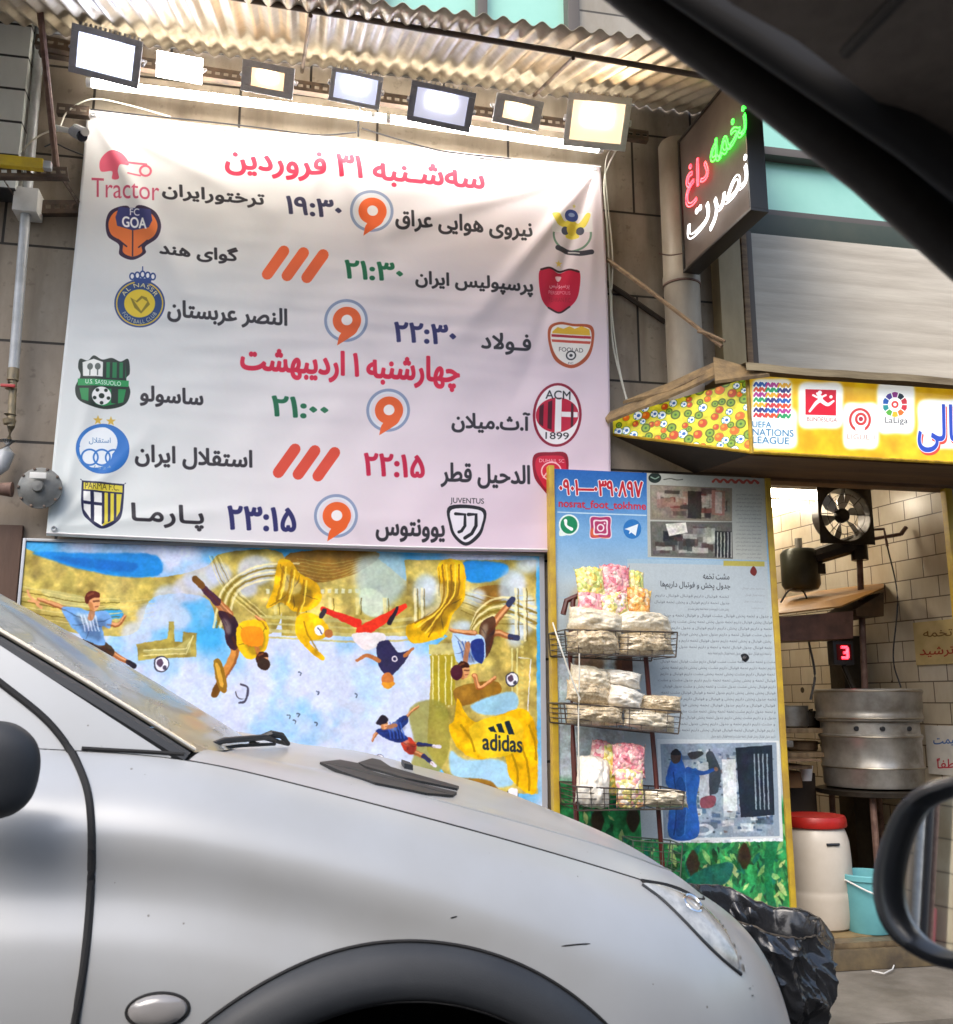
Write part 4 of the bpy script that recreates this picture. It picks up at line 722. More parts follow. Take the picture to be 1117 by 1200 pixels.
g = NB(); box(g, (DX1 - .03, -.05, FZ), (DX1 + .008, -.012, DZ1), .003); obj('jamb', g, MT['yedge'], t)
g = NB(); box(g, (DX0, -.04, DZ1 + .0), (DX1 + .03, .05, DZ1 + .04), .003); obj('lintel', g, mat('brown_lintel', '#7a5a34', '#5a4024', 6, .6, bump=.2), t)
# ================================================================== CANOPY
Zr, Yr = 3.50, -.95                      # purlin line
def cz(y): return 3.98 + (y - .0) * (3.98 - Zr - .02) / .95 * -1 * -1
def corr(x, y): return .0115 * math.sin(2 * math.pi * x / .070)
canopy = thing('corrugated_canopy', 'sloping beige corrugated sheet canopy over the floodlights', 'canopy', (.3, -.4, 3.5))
def sheet(u, v):
    x = -1.9 + 4.1 * u; y = -.005 - 1.16 * v - .02 * mnoise.noise(Vector((x * 3, 0, 4))) * v; return Vector((x, y, cz(y) + corr(x, y) + .008 * mnoise.noise(Vector((x * 1.3, y * 2, 0)))))
g = NB(); grid(g, sheet, 700, 10)
o = obj('sheet', g, mat('weathered_corrugated_sheet', '#b9ad98', '#978a74', 4, .36, metal=.12, bump=.12, bs=25, r2=.5), canopy, smooth=80)
md = o.modifiers.new('thickness', 'SOLIDIFY'); md.thickness = .002
def edge_line(a, b, r, seg=8):
    g = NB(); tube(g, [a, b], r, seg); return g
pa, pb = W(250, -7, Yr), W(860, 95, Yr); d = (pb - pa)
obj('purlin', edge_line(pa - d * 1.2, pb + d * .3, .011), MT['iron'], canopy)
for (x0, y0, x1, y1) in ((364, 18, 354, 84), (672, 68, 626, 112)):
    a = W(x0, y0, Yr); b = W(x1, y1, -.12); b.z = min(b.z, cz(b.y) - .03); obj('rafter', edge_line(a, b, .008), MT['iron'], canopy)
# slotted angle behind the lamps
def slotted(name, label, a, b, hgt=.042, dep=.03, m='iron', cat='bracket', group=None, parent=None, holes=True):
    a, b = Vector(a), Vector(b); d = b - a; L_ = d.length; ex = d.normalized(); ez = Vector((0, -1, 0)).cross(ex) * -1
    ez = ex.cross(Vector((0, 1, 0))); ez = ez if ez.z > 0 else -ez; g = NB(); n = max(2, int(L_ / .035)); th = .003
    M4 = Matrix((ex, Vector((0, 1, 0)), ez)).transposed().to_4x4(); M4.translation = a
    hs = hgt * .32
    box(g, (0, -th, 0), (L_, 0, hgt / 2 - hs / 2), M=M4); box(g, (0, -th, hgt / 2 + hs / 2), (L_, 0, hgt), M=M4)
    for k in range(n + 1):
        x = L_ * k / n; box(g, (max(0, x - L_ / n * .22), -th, hgt / 2 - hs / 2 + .0002), (min(L_, x + L_ / n * .22), -.0002, hgt / 2 + hs / 2 - .0002), M=M4)
    box(g, (0, 0.0002, 0), (L_, dep, th), M=M4); o = obj(name, g, MT[m], parent, base=None if parent else a, smooth=0)
    if not parent: tag(o, label, cat, group)
    return o
slotted('slotted_angle', 'long dark slotted angle iron carrying the floodlights', W(45, 62, -.18), W(760, 165, -.18), .05)
# ================================================================== FLOODLIGHTS
def flood(x, y, wpx, hpx, tilt, yaw, roll, col, s, label, body='ledbody', lens=.72, Y=-.33, lz=0, fins=True):
    c = W(x, y, Y); dep = np.dot(np.array(c) - _C, _F); w, h = wpx * dep / FPX, hpx * dep / FPX / math.cos(-tilt - .46); d = .05
    t = thing('floodlight', label, 'floodlight', c, 'floodlights under the canopy'); t.rotation_euler = (-tilt, roll, yaw); BASE[t.name] = Vector()
    g = NB(); box(g, (-w / 2, -.012, -h / 2), (w / 2, .018, -h / 2 + h * .5 * (1 - lens)), .004); box(g, (-w / 2, -.012, h / 2 - h * .5 * (1 - lens)), (w / 2, .018, h / 2), .004)
    q = h * lens / 2; v = w * lens / 2 * 1.1
    for sg in (-1, 1): box(g, (min(sg * v, sg * w / 2), -.011, -q), (max(sg * v, sg * w / 2), .017, q), .003)
    box(g, (-w / 2 + .004, .0185, -h / 2 + .004), (w / 2 - .004, d, h / 2 - .004), .006); obj('housing', g, MT[body], t)
    if fins:
        g = NB(); n = 13
        for k in range(n): xx = -w * .42 + w * .84 * k / (n - 1); box(g, (xx - .0018, d - .02, -h * .4), (xx + .0018, d + .03, h / 2 + .012), .0005)
        obj('cooling_fins', g, MT[body], t)
    g = NB(); box(g, (-v, -.004, -q), (v, .004, q)); 
    if w > .2:
        obj('lens', g, glow('lit_lens', col, s * (.034 if wpx > 77 else .02)), t); g = NB(); box(g, (-v * .55, -.010, -q * .1), (v * .5, -.0045, q * .72), .002); obj('led_chip', g, glow('led_chip', col, s * 1.1), t)
    else: obj('lens', g, glow('lit_lens', col, s * .55), t)
    g = NB(); tube(g, [(-w / 2 - .006, .02, 0), (-w / 2 - .008, .09, h * .1), (-w * .2, .12, h * .12), (w * .2, .12, h * .12), (w / 2 + .008, .09, h * .1), (w / 2 + .006, .02, 0)], .006, 6); obj('bracket', g, MT[body], t)
    return t
flood(124, 66, 78, 52, -.62, .10, .10, '#d8e2ff', 26, 'large dark floodlight with finned top at far left of the row')
flood(210, 79, 50, 29, -.60, .02, .06, '#fff6ee', 34, 'second floodlight from left, white, beside the large finned one', 'ledlight', .95, fins=False)
flood(314, 93, 60, 34, -.58, 0, .08, '#ffcf98', 30, 'small warm floodlight in pale housing, third from left', 'ledlight', .56, fins=False)
flood(417, 104, 60, 36, -.60, 0, .10, '#d6defc', 16, 'pale grey floodlight with half lit lens above the banner cable', 'ledlight', .74)
flood(517, 125, 76, 44, -.55, -.06, .14, '#dfe2ff', 13, 'dark finned floodlight with reflector showing, fifth from left', 'ledbody', .72)
flood(607, 131, 56, 32, -.58, 0, .10, '#ffd8a4', 30, 'small warm square floodlight, second from the right', 'ledlight', .56, fins=False)
flood(700, 143, 74, 58, -.52, -.24, .14, '#ffdcae', 26, 'large warm floodlight at right end of the row', 'ledlight', .74)
for i, (x0, y0, x1, y1, lb) in enumerate(((108, 97, 452, 139, 'long white LED tube over left half of the banner'), (440, 137, 701, 174, 'white LED tube over the right half of the banner'))):
    a, b = W(x0, y0, -.17), W(x1, y1, -.17); t = thing('led_tube', lb, 'lamp', (a + b) / 2, 'LED tubes above the banner')
    g = NB(); tube(g, [a, b], .018, 12); obj('tube', g, glow('led_tube_light', '#fff8ec', 22), t); e = (b - a).normalized(); u = Vector((0, .034, .010))
    g = NB(); M4 = Matrix((e, Vector((0, 1, 0)), e.cross(Vector((0, 1, 0)))))
    tube(g, [a + u - e * .02, b + u + e * .02], .012, 4); obj('batten', g, MT['white'], t)
    for q, sg in ((a, -1), (b, 1)):
        g = NB(); tube(g, [q + e * sg * .001, q + e * sg * .022], .020, 10); obj('end_cap', g, MT['white'], t)

# ================================================================== BANNER
def n2(x, y, s, o=0.): return mnoise.noise(Vector((x * s + o, y * s - o, o * 1.7)))
def ridge(u, v, p, q, w, amp, tap=True):
    """a soft fold running from p to q in banner metres"""
    d = (q[0] - p[0], q[1] - p[1]); L = math.hypot(*d); t = ((u - p[0]) * d[0] + (v - p[1]) * d[1]) / L; c = (-(u - p[0]) * d[1] + (v - p[1]) * d[0]) / L
    if t < -.05: return 0
    ww = w * (.35 + .9 * max(0, t) / L); f = math.exp(-(c / ww) ** 2); return amp * f * (1 - min(1, max(0, t) / L)) ** .7 * min(1, (t + .05) / .08)
BW, BH = BX1 - BX0, BZ1 - BZ0
def banner_pt(a, b):
    u, v = a * BW, b * BH; y = 0
    for p, q, w, am in (((BW - .03, .03), (BW - .75, 1.0), .045, .020), ((BW - .03, .03), (BW - .45, 1.25), .035, -.015), ((BW - .03, .03), (BW - 1.3, .55), .05, .012), ((BW - .03, .03), (BW - .1, .9), .03, .012), ((.03, .03), (.5, .9), .05, .013), ((.03, .03), (.9, .45), .05, .009),
                        ((.03, BH - .03), (.4, BH - .5), .03, .010), ((.03, BH - .03), (.16, BH - .8), .03, .011), ((.03, BH - .03), (.8, BH - .16), .03, .008), ((1.05, .03), (.8, .8), .05, .008), ((1.05, .03), (1.4, .9), .06, .008), ((1.25, BH - .02), (1.0, BH - .5), .05, .007)): y += ridge(u, v, p, q, w, am)
    y += .010 * n2(u, v * .6, 1.5, 3.1) + .005 * n2(u * 1.6 + v, v - u * .4, 3.2, 7.7) + .0022 * n2(u * .5, v * 3, 6, 1.2) * (.3 + max(0, 1 - abs(v - .95) * 2.2))
    k = min(1, min(u, v, BW - u, BH - v) / .12); sag = .012 * (1 - (2 * ((a * 2) % 1) - 1) ** 2) * max(0, 1 - b * 6)
    return Vector((BX0 + u + .006 * math.sin(b * 5), BY - y * (.25 + .75 * k) - .028 * b - .02 * math.sin(math.pi * b), BZ1 - v - sag - .014 * math.sin(math.pi * a) * b))
t = thing('banner', 'large white and pink schedule banner printed with match times and club crests', 'banner', (BX0 + BW / 2, BY, BZ0))
g = NB(); grid(g, banner_pt, 190, 150, uv=lambda a, b: (a, 1 - b)); bm_mat = print_mat('banner_print', BP, .42, .10, 14, spec=.35)
o = obj('sheet', g, bm_mat, t); md = o.modifiers.new('thickness', 'SOLIDIFY'); md.thickness = .0012
for a0, b0, a1, b1 in ((.0, .004, 1, .004), (.0, .994, 1, .994)):
    g = NB(); tube(g, [banner_pt(a0 + (a1 - a0) * k / 60, b0) - Vector((0, .002, 0)) for k in range(61)], .0042, 6); obj('hem', g, bpy.data.materials.get('white_hem') or mat('white_hem', (.72, .7, .71), rough=.5), t)
for a, b in ((.012, .015), (.5, .012), (.985, .015), (.012, .985), (.75, .014), (.25, .014)):
    g = NB(); p = banner_pt(a, b); n = 20; ring = [p + Vector((.0085 * math.cos(2 * math.pi * k / n), -.003, .0085 * math.sin(2 * math.pi * k / n))) for k in range(n)]; tube(g, ring, .0028, 6, closed=True); obj('eyelet', g, MT['alu'], t)
# mural and its frame
t = thing('mural_panel', 'colourful painted football mural panel on the wall under the banner', 'mural', ((MX0 + MX1) / 2, MY, MZ0))
g = NB(); grid(g, lambda a, b: Vector((MX0 + (MX1 - MX0) * a, MY - .004 * n2(a * 2, b, 2.3, 4), MZ1 - (MZ1 - MZ0) * b)), 60, 40, uv=lambda a, b: (a, 1 - b)); obj('print', g, print_mat('mural_print', MP, .35, .05, 10), t)
g = NB(); box(g, (MX0, MY + .008, MZ0 + .002), (MX1, MY + .024, MZ1 - .002)); obj('backing', g, MT['white'], t)
g = NB(); box(g, (MX0 - .012, MY - .008, MZ0), (MX0 - .0005, -.001, MZ1 + .012), .002); box(g, (MX0, MY - .008, MZ1 + .0005), (MX1, -.001, MZ1 + .012), .002); obj('edge_strip', g, MT['alu'], t)
g = NB(); box(g, (MX0 - .13, -.025, .2), (MX0 - .02, -.002, 1.78), .004); tag(obj('wooden_strip', g, mat('brown_batten', '#5a4234', '#463226', 6, .7, bump=.3, stretch=(1, 1, .2)), base=(MX0 - .07, -.01, .2)), 'reddish brown vertical strip beside left edge of the mural', 'strip')
# notice board
t = thing('notice_board', 'blue notice board with newspaper cuttings and phone number beside doorway', 'notice board', ((NX0 + NX1) / 2, NY, NZ0))
def npt(a, b): return Vector((NX0 + (NX1 - NX0) * a, NY - .003 * n2(a * 1.2, b * 2, 3, 9) - .002 * n2(a, b * 2, 9, 2), NZ1 - (NZ1 - NZ0) * b))
g = NB(); grid(g, npt, 50, 90, uv=lambda a, b: (a, 1 - b)); obj('print', g, print_mat('notice_print', NP, .4, .12, 18), t)
g = NB(); box(g, (NX0 + .003, NY + .006, NZ0 + .003), (NX1 - .003, NY + .03, NZ1 - .003)); obj('backing', g, MT['white'], t)
for xa in (NX0, NX1):
    g = NB(); s_ = -1 if xa == NX0 else 1; box(g, (min(xa + s_ * .001, xa + s_ * .026), NY - .012, NZ0 - .01), (max(xa + s_ * .001, xa + s_ * .026), NY + .035, NZ1 + (.012 if s_ < 0 else .0)), .003); obj('edge_post', g, MT['yedge'], t)
g = NB(); n = 12
tube(g, [W(872, 771, NY) + Vector((math.cos(k * .7) * .006 * (1 + k % 3 * .4), -.006, math.sin(k * .9) * .006)) for k in range(n)], .005, 6); obj('tear', g, MT['black'], t)
# ================================================================== YELLOW LIGHT BOX SIGN
t = thing('light_box_sign', 'yellow backlit shop sign box with league logos over the doorway', 'sign', (2.4, -.25, 2.1))
Q = lambda x, y, z: Vector((x, y, z))
g = NB(); uvl = g.loops.layers.uv.verify()
def quad(g, ps, uvs):
    f = g.faces.new([g.verts.new(p) for p in ps]); L = g.loops.layers.uv.active
    for l, u in zip(f.loops, uvs): l[L].uv = u
quad(g, [Q(SXA, SY, SZ0), Q(SXB, SY, SZ0), Q(SXB, SY, SZ1), Q(SXA, SY, SZ1)], [(0, 0), (1, 0), (1, 1), (0, 1)])
obj('front_face', g, print_mat('sign_print', SP, .3, emit=.20, coat=.2), t)
g = NB(); g.loops.layers.uv.verify(); vv = lambda z: (z - 2.05) / .40
quad(g, [Q(SA.x, SA.y, 2.285), Q(SXA - .002, SY + .002, SZ0), Q(SXA - .002, SY + .002, SZ1 - .015), Q(SA.x, SA.y, 2.36)], [(0, vv(2.285)), (1, vv(SZ0)), (1, vv(SZ1 - .015)), (0, vv(2.36))])
obj('side_face', g, print_mat('sign_side_print', SSP, .3, emit=.2, coat=.2), t)
g = NB(); tube(g, [Q(SXA, SY - .004, SZ0 - .01), Q(SXA, SY - .004, SZ1 - .005)], .009, 8); tube(g, [Q(SXA, SY - .003, SZ0 - .004), Q(SXB, SY - .003, SZ0 - .004)], .007, 6); tube(g, [Q(SXA, SY - .003, SZ0 - .004), Q(SA.x, SA.y, 2.28)], .007, 6); obj('corner_trim', g, mat('yellow_trim', '#c8a020', '#8f7018', 20, .4, bump=.1), t)
g = NB(); prism(g, [Q(SXA, SY + .01, SZ0 - .003), Q(SXB, SY + .01, SZ0 - .003), Q(SXB, -.05, 2.125), Q(1.78, -.05, 2.125)], (0, 0, -.012)); obj('soffit', g, mat('brown_soffit_board', '#6a4f32', '#4a3522', 4, .7, bump=.2, stretch=(.4, 2, 1)), t)
g = NB(); prism(g, [Q(SA.x, SA.y, 2.28), Q(SXA, SY + .01, SZ0 - .004), Q(1.78, -.049, 2.12)], (0, 0, -.006)); obj('side_soffit', g, mat('dark_soffit', '#2c241c', '#3c3024', 6, .7), t)
# torn boards lying on top of the sign
top = [[(706, 486, -.06), (762, 463, -.2), (800, 447, -.32), (840, 428, -.44), (852, 432, -.49), (806, 454, -.36), (764, 472, -.26), (712, 493, -.1)], [(730, 470, -.12), (780, 450, -.25), (842, 422, -.42), (846, 428, -.46), (784, 458, -.29)], [(836, 418, -.46), (884, 432, -.53), (902, 438, -.56), (838, 446, -.53)]]
for k, (pl, lb) in enumerate(zip(top, ('long torn plywood strip sloping along top of the sign side', 'second thin ragged board lying over the sign side', 'short broken board end at the near corner of the sign'))):
    pts = [W(x, y, Y) for x, y, Y in pl]; g = NB(); prism(g, pts, (0.002, .004, -.012)); tag(obj('broken_board', g, MT['ply']), lb, 'board', 'torn boards on top of the sign')
g = NB()
def topb(a, b):
    x = SXA - .03 + (SXB - SXA) * a; prof = [(-.055, .03), (-.06, -.002), (-.052, .032), (.10, .055), (.40, .06)][min(4, int(b * 4 + .5))]
    return Q(x, SY + prof[0] + .006 * n2(x, b, 7, 2), SZ1 + prof[1] + .008 * n2(x, 0, 4, 5))
grid(g, topb, 80, 4); tag(obj('capping_board', g, mat('weathered_capping', '#9a8a6a', '#6a5a40', 6, .6, bump=.3, stretch=(.3, 2, 2)), base=(2.6, -.5, 2.43)), 'weathered grey brown board capping the front of the sign', 'board')
for x0, y0, Y0, x1, y1, Y1, r, lb in ((706, 300, -.02, 846, 406, -.45, .012, 'pale wooden stick leaning across the round duct down to the sign'), (700, 325, -.015, 780, 378, -.02, .014, 'dark wooden batten on the wall behind the round duct'), (818, 388, -.40, 850, 400, -.47, .008, 'short splintered stick at the sign corner')):
    g = NB(); a, b = W(x0, y0, Y0), W(x1, y1, Y1); tube(g, [a, a.lerp(b, .4) + Vector((0, 0, .006)), b], [r, r * .9, r * .8], 6); tag(obj('wooden_stick', g, MT['wood'] if r != .014 else mat('dark_batten', '#3a2e22', '#2a2018', 8, .7)), lb, 'stick')
# round duct
g = NB(); c = W(797, 290, -.12); prof = [(.082, 0), (.082, .6), (.086, .61), (.086, .65), (.082, .66), (.082, 1.32), (.074, 1.335), (.04, 1.345)]
lathe(g, prof, (c.x, -.12, 2.38), 32); t = thing('round_duct', 'wide beige round duct pipe standing against the wall beside neon sign', 'duct', (c.x, -.12, 2.38)); obj('pipe', g, MT['duct'], t)
g = NB(); lathe(g, [(.0835, 0), (.0875, .002), (.0875, .010), (.0835, .012)], (c.x, -.12, 2.38 + .60), 32, cap=False); obj('clamp_band', g, MT['rust'], t)
# ================================================================== NEON SIGN
a = W(801.5, 320, -.215); zb = a.z; b = None
for k in range(2000):
    Y = -.225 - k * .001; q = W(881, 246, Y)
    if q.z <= zb: b = q; break
ztop = W(806, 174, -.215).z + .03; ex = Vector((b.x - a.x, b.y - a.y, 0)); Lx = ex.length; ex.normalize(); nrm = Vector((ex.y, -ex.x, 0)); nrm = nrm if nrm.y < 0 or nrm.x < 0 else -nrm
t = thing('neon_sign', 'dark projecting neon sign with red green and white lettering', 'sign', (a + b) / 2)
M4 = Matrix((ex, -nrm, Vector((0, 0, 1)))).transposed().to_4x4(); M4.translation = Vector((a.x, a.y, zb)); H = ztop - zb
g = NB(); box(g, (.012, .004, .012), (Lx - .012, .07, H - .012), M=M4); obj('panel', g, mat('dark_neon_backing', '#6a5c52', '#564a42', 3, .65), t)
g = NB()
for lo_, hi_ in (((0, -.004, 0), (Lx, .076, .0119)), ((0, -.004, H - .0119), (Lx, .076, H)), ((0, -.0035, .012), (.0119, .0755, H - .012)), ((Lx - .0119, -.0035, .012), (Lx, .0755, H - .012))): box(g, lo_, hi_, .002, M4)
obj('casing', g, mat('dark_casing', '#2a2622', rough=.4), t)
def np_(x, y): return WP(x, y, a + nrm * .012, tuple(nrm))
neo = [('تخمه', 833, 875, 142, 176, -1.05, '#18ff28', 'green_lettering', 5), ('داغ', 804, 830, 186, 236, -.8, '#ff2038', 'red_lettering', 5), ('نصرت', 806, 876, 214, 262, -1.0, '#ffffff', 'white_lettering', 5)]
for txt, x0, x1, y0, y1, sl_, col, nm, st in neo:
    g = NB()
    for c in text_in(txt, x0, x1, y0, y1, sl_):
        if len(c) < 8: continue
        pts = [np_(*q) for q in c[::2]]; tube(g, pts, .0030, 6, closed=True)
    obj(nm, g, glow('neon_' + nm, col, 2.6 if nm[0] != 'w' else 1.4), t)
for k in (.3, .8):
    g = NB(); p = M4 @ Vector((.03, .08, H * k)); tube(g, [p, Vector((p.x - .05, .01, p.z))], .012, 6); obj('arm', g, MT['iron'], t)
# ================================================================== LEFT SIDE: pipes, regulator, brackets, camera, cables
t = thing('gas_pipe', 'pale grey gas pipe with valve and couplings running up the left wall', 'pipe', W(20, 560, -.06))
def onl(pts, Y): return [W(x, y, Y) for x, y in pts]
g = NB(); tube(g, onl([(52, -40), (44, 80), (34, 200), (16, 432)], -.07), .020, 14); obj('long_pipe', g, MT['steel'], t)
g = NB(); tube(g, onl([(16, 434), (13, 500), (10, 518)], -.07), .015, 12); obj('riser', g, MT['brass'], t)
g = NB(); p = onl([(16, 432), (15, 446), (14, 449), (13, 456)], -.07); tube(g, p, [.022, .022, .018, .024], 10); obj('coupling', g, MT['brass'], t); g = NB(); p = onl([(12, 486), (11, 492), (11, 497)], -.07); tube(g, p, [.024, .026, .022], 10); obj('coupling', g, MT['brass'], t)
g = NB(); p = W(12, 452, -.1); box(g, p - Vector((.035, .006, .006)), p + Vector((.018, .006, .006)), .003); obj('valve_handle', g, MT['redp'], t)
g = NB(); tube(g, onl([(10, 516), (8, 530), (2, 545), (-12, 556)], -.07), [.026, .03, .03, .026], 14); obj('elbow', g, MT['steel'], t)
g = NB()
for y in (240,): c = W(33, y, -.05); box(g, c - Vector((.045, .055, .055)), c + Vector((.05, .045, .05)), .004)
obj('pipe_clamp', g, MT['white'], t)
c = W(47, 572, -.12); t = thing('gas_regulator', 'round grey gas regulator mounted low on left wall beside the banner', 'regulator', c)
Mr = Matrix.Rotation(R_(90), 3, 'X'); g = NB(); lathe(g, [(.02, -.06), (.05, -.05), (.070, -.02), (.073, -.008), (.081, -.006), (.081, .006), (.073, .008), (.066, .014), (.045, .022), (.024, .028), (.02, .046), (.0, .048)], c, 40, Mr); obj('body', g, MT['greyp'], t)
for k in range(10): g = NB(); q = c + Vector((.077 * math.cos(k * .628), -.008, .077 * math.sin(k * .628))); lathe(g, [(.006, 0), (.006, .006), (0, .007)], q, 6, Mr); obj('bolt', g, MT['iron'], t)
g = NB(); box(g, c + Vector((-.03, -.05, .028)), c + Vector((.03, -.042, .052)), .002); obj('name_plate', g, MT['white'], t)
g = NB(); tube(g, [c + Vector((-.10, 0, -.01)), c + Vector((-.16, 0, -.01)), c + Vector((-.24, 0, -.02))], [.03, .022, .026], 12); obj('port', g, MT['rust'], t)
a_, b_ = W(-30, 188, -.30), W(52, 196, -.30); t = thing('spirit_level', 'yellow metal bar lying across the dark bracket at left edge', 'bar', a_)
g = NB(); box(g, (a_.x, -.33, a_.z - .022), (b_.x, -.300, a_.z + .022), .004); obj('bar', g, MT['yellow'], t); g = NB(); box(g, (b_.x + .0005, -.327, a_.z - .016), (b_.x + .03, -.298, a_.z + .016), .004); obj('end_cap', g, MT['alu'], t)
slotted('slotted_angle', 'horizontal slotted angle under the yellow bar at left edge', W(-60, 206, -.31), W(80, 208, -.27), .045, cat='bracket')
slotted('slotted_angle', 'slanting slotted brace running from the yellow bar down to wall', W(-4, 198, -.28), W(20, 236, -.06), .04)
slotted('slotted_angle', 'steep slotted brace between the rusty rod and the banner edge', W(66, 200, -.25), W(92, 240, -.06), .04)
slotted('slotted_angle', 'lower horizontal slotted angle fixed to wall beside pale pipe', W(30, 250, -.03), W(94, 250, -.03), .06)
slotted('slotted_angle', 'short slotted angle at left end of the banner top', W(66, 132, -.10), W(104, 136, -.10), .045)
slotted('slotted_angle', 'short slotted angle bracket behind the large finned floodlight', W(40, 52, -.22), W(88, 62, -.22), .05)
g = NB(); a_, b_ = W(45, -6, -.42), W(66, 196, -.26); tube(g, [a_, b_], .013, 8); tag(obj('rusty_rod', g, MT['rust']), 'rusty reddish brown rod slanting down beside the leftmost floodlight', 'rod')
# security camera
c = W(97, 160, -.20); t = thing('security_camera', 'small grey bullet security camera at top left corner of banner', 'camera', c)
ax = (W(108, 166, -.30) - W(86, 154, -.16)).normalized(); q0 = W(86, 154, -.17); g = NB(); tube(g, [q0, q0 + ax * .10], [.021, .023], 16); obj('body', g, mat('grey_camera_shell', '#9a9ca4', '#85878e', 9, .35), t)
g = NB(); tube(g, [q0 + ax * .1005, q0 + ax * .108], [.0225, .020], 16); obj('lens', g, mat('lens_glass', (.02, .02, .03), rough=.08), t)
g = NB(); up = Vector((0, 0, .003)); tube(g, [q0 + ax * .02 + Vector((0, 0, .024)), q0 + ax * .135 + Vector((0, 0, .026))], [.014, .017], 8); obj('sun_hood', g, MT['white'], t)
g = NB(); tube(g, [W(66, 150, -.10), W(76, 152, -.14), q0], [.014, .011, .01], 10); obj('mount', g, MT['white'], t)
# cables
def cable(pts, r, m, lb, sag=0, closed=False):
    P3 = [W(x, y, Y) for x, y, Y in pts]; g = NB(); tube(g, [Vector(q) for q in spline([tuple(p) for p in P3], 8)], r, 6); return tag(obj('cable', g, m), lb, 'cable', 'loose cables on the wall')
cable([(26, 178, -.1), (34, 168, -.12), (48, 158, -.12), (68, 150, -.12)], .0035, MT['cable'], 'thin white cable looping from the pale pipe to the camera')
cable([(70, 150, -.12), (78, 132, -.1), (95, 120, -.1), (115, 116, -.09), (150, 123, -.08), (200, 137, -.07)], .0035, MT['cable'], 'white cable arching over the top left banner corner')
cable([(106, 128, -.08), (160, 134, -.08), (230, 141, -.08), (300, 149, -.08), (372, 158, -.08), (418, 155, -.09)], .0032, MT['cableb'], 'dark wire stretched along the top edge of the banner, left half')
cable([(424, 150, -.1), (440, 155, -.09), (470, 164, -.08), (520, 177, -.07), (600, 186, -.06)], .0032, MT['cableb'], 'dark wire running right from the banner centre hook')
cable([(422, 112, -.25), (422, 128, -.2), (420, 142, -.12), (420, 160, -.07)], .004, MT['cableb'], 'short cord hanging below the grey half lit floodlight')
cable([(52, 172, -.06), (64, 168, -.06), (78, 174, -.06), (98, 182, -.05)], .003, MT['cableb'], 'thin dark wire behind the security camera')
cable([(730, 150, -.3), (724, 172, -.22), (714, 192, -.10), (708, 215, -.06), (712, 270, -.05), (715, 340, -.05), (718, 400, -.05), (728, 445, -.06), (736, 472, -.08)], .0045, MT['cable'], 'cream cable hanging from the warm end floodlight to the sign')
cable([(722, 165, -.25), (710, 190, -.12), (712, 235, -.05), (718, 300, -.05), (717, 360, -.05), (724, 420, -.05), (734, 468, -.08)], .0035, MT['cable'], 'second pale cable twisted beside the cream one down to sign')
cable([(772, 297, -.25), (785, 299, -.26), (800, 297, -.24)], .003, MT['rust'], 'rusty wire tied round the beige duct')

# ================================================================== SNACK RACK
rack = thing('snack_rack', 'brown steel display rack with three wire baskets in front of notice board', 'rack', W(720, 1000, -.36))
RY = -.36
g = NB(); tube(g, [W(672, 700, -.2), W(668, 760, -.22), W(672, 880, -.24), W(680, 1060, -.26)], .011, 8); obj('post', g, mat('brown_rack_paint', '#5a2018', '#48201a', 14, .45, bump=.1), rack)
brown = bpy.data.materials['brown_rack_paint']
g = NB(); tube(g, [W(752, 700, -.2), W(757, 770, -.22), W(768, 900, -.24), W(780, 1060, -.26)], .010, 8); obj('post', g, brown, rack)
g = NB(); tube(g, [W(660, 720, -.2), W(664, 704, -.2), W(680, 697, -.2), W(745, 702, -.2), W(752, 712, -.2)], .012, 8); obj('top_rail', g, brown, rack)
wire = mat('dark_basket_wire', (.05, .045, .04), (.12, .09, .07), 30, .5, metal=.4); wireg = mat('green_basket_wire', (.06, .09, .06), rough=.5)
def basket(q, D=.24, rows=4, cols=9, m=wire, fr=.0021):
    """q: front corners of the basket in the photo: top left, top right, bottom right, bottom left"""
    tl, tr, br, bl = [W(x, y, RY) for x, y in q]; dy = Vector((0, D, 0)); g = NB()
    L = lambda a, b, t: a.lerp(b, t)
    sh = Vector((.02, 0, .012))
    for a in (0, 1):
        T0, T1, B1, B0 = (tl, tr, br, bl) if a == 0 else (tl + dy, tr + dy, br + dy - sh * .5, bl + dy)
        for k in range(rows + 1): tube(g, [L(T0, B0, k / rows), L(T1, B1, k / rows)], fr * (1.6 if k in (0, rows) else .8), 5)
        for k in range(cols + 1): tube(g, [L(T0, T1, k / cols), L(B0, B1, k / cols)], fr * (1.5 if k in (0, cols) else .75), 5)
    for P0, P1 in ((tl, bl), (tr, br)):
        for k in range(rows + 1): tube(g, [L(P0, P1, k / rows), L(P0, P1, k / rows) + dy], fr * (1.4 if k == 0 else .8), 5)
    for k in range(cols + 1): tube(g, [L(bl, br, k / cols), L(bl, br, k / cols) + dy], fr * .8, 5)
    return obj('wire_basket', g, m, rack)
basket([(662, 738), (794, 741), (792, 770), (664, 766)]); basket([(661, 824), (798, 834), (795, 860), (664, 848)]); basket([(676, 922), (802, 928), (800, 948), (678, 950)], cols=8); basket([(742, 985), (800, 990), (797, 1032), (744, 1028)], D=.12, cols=5, m=wireg, fr=.0018)
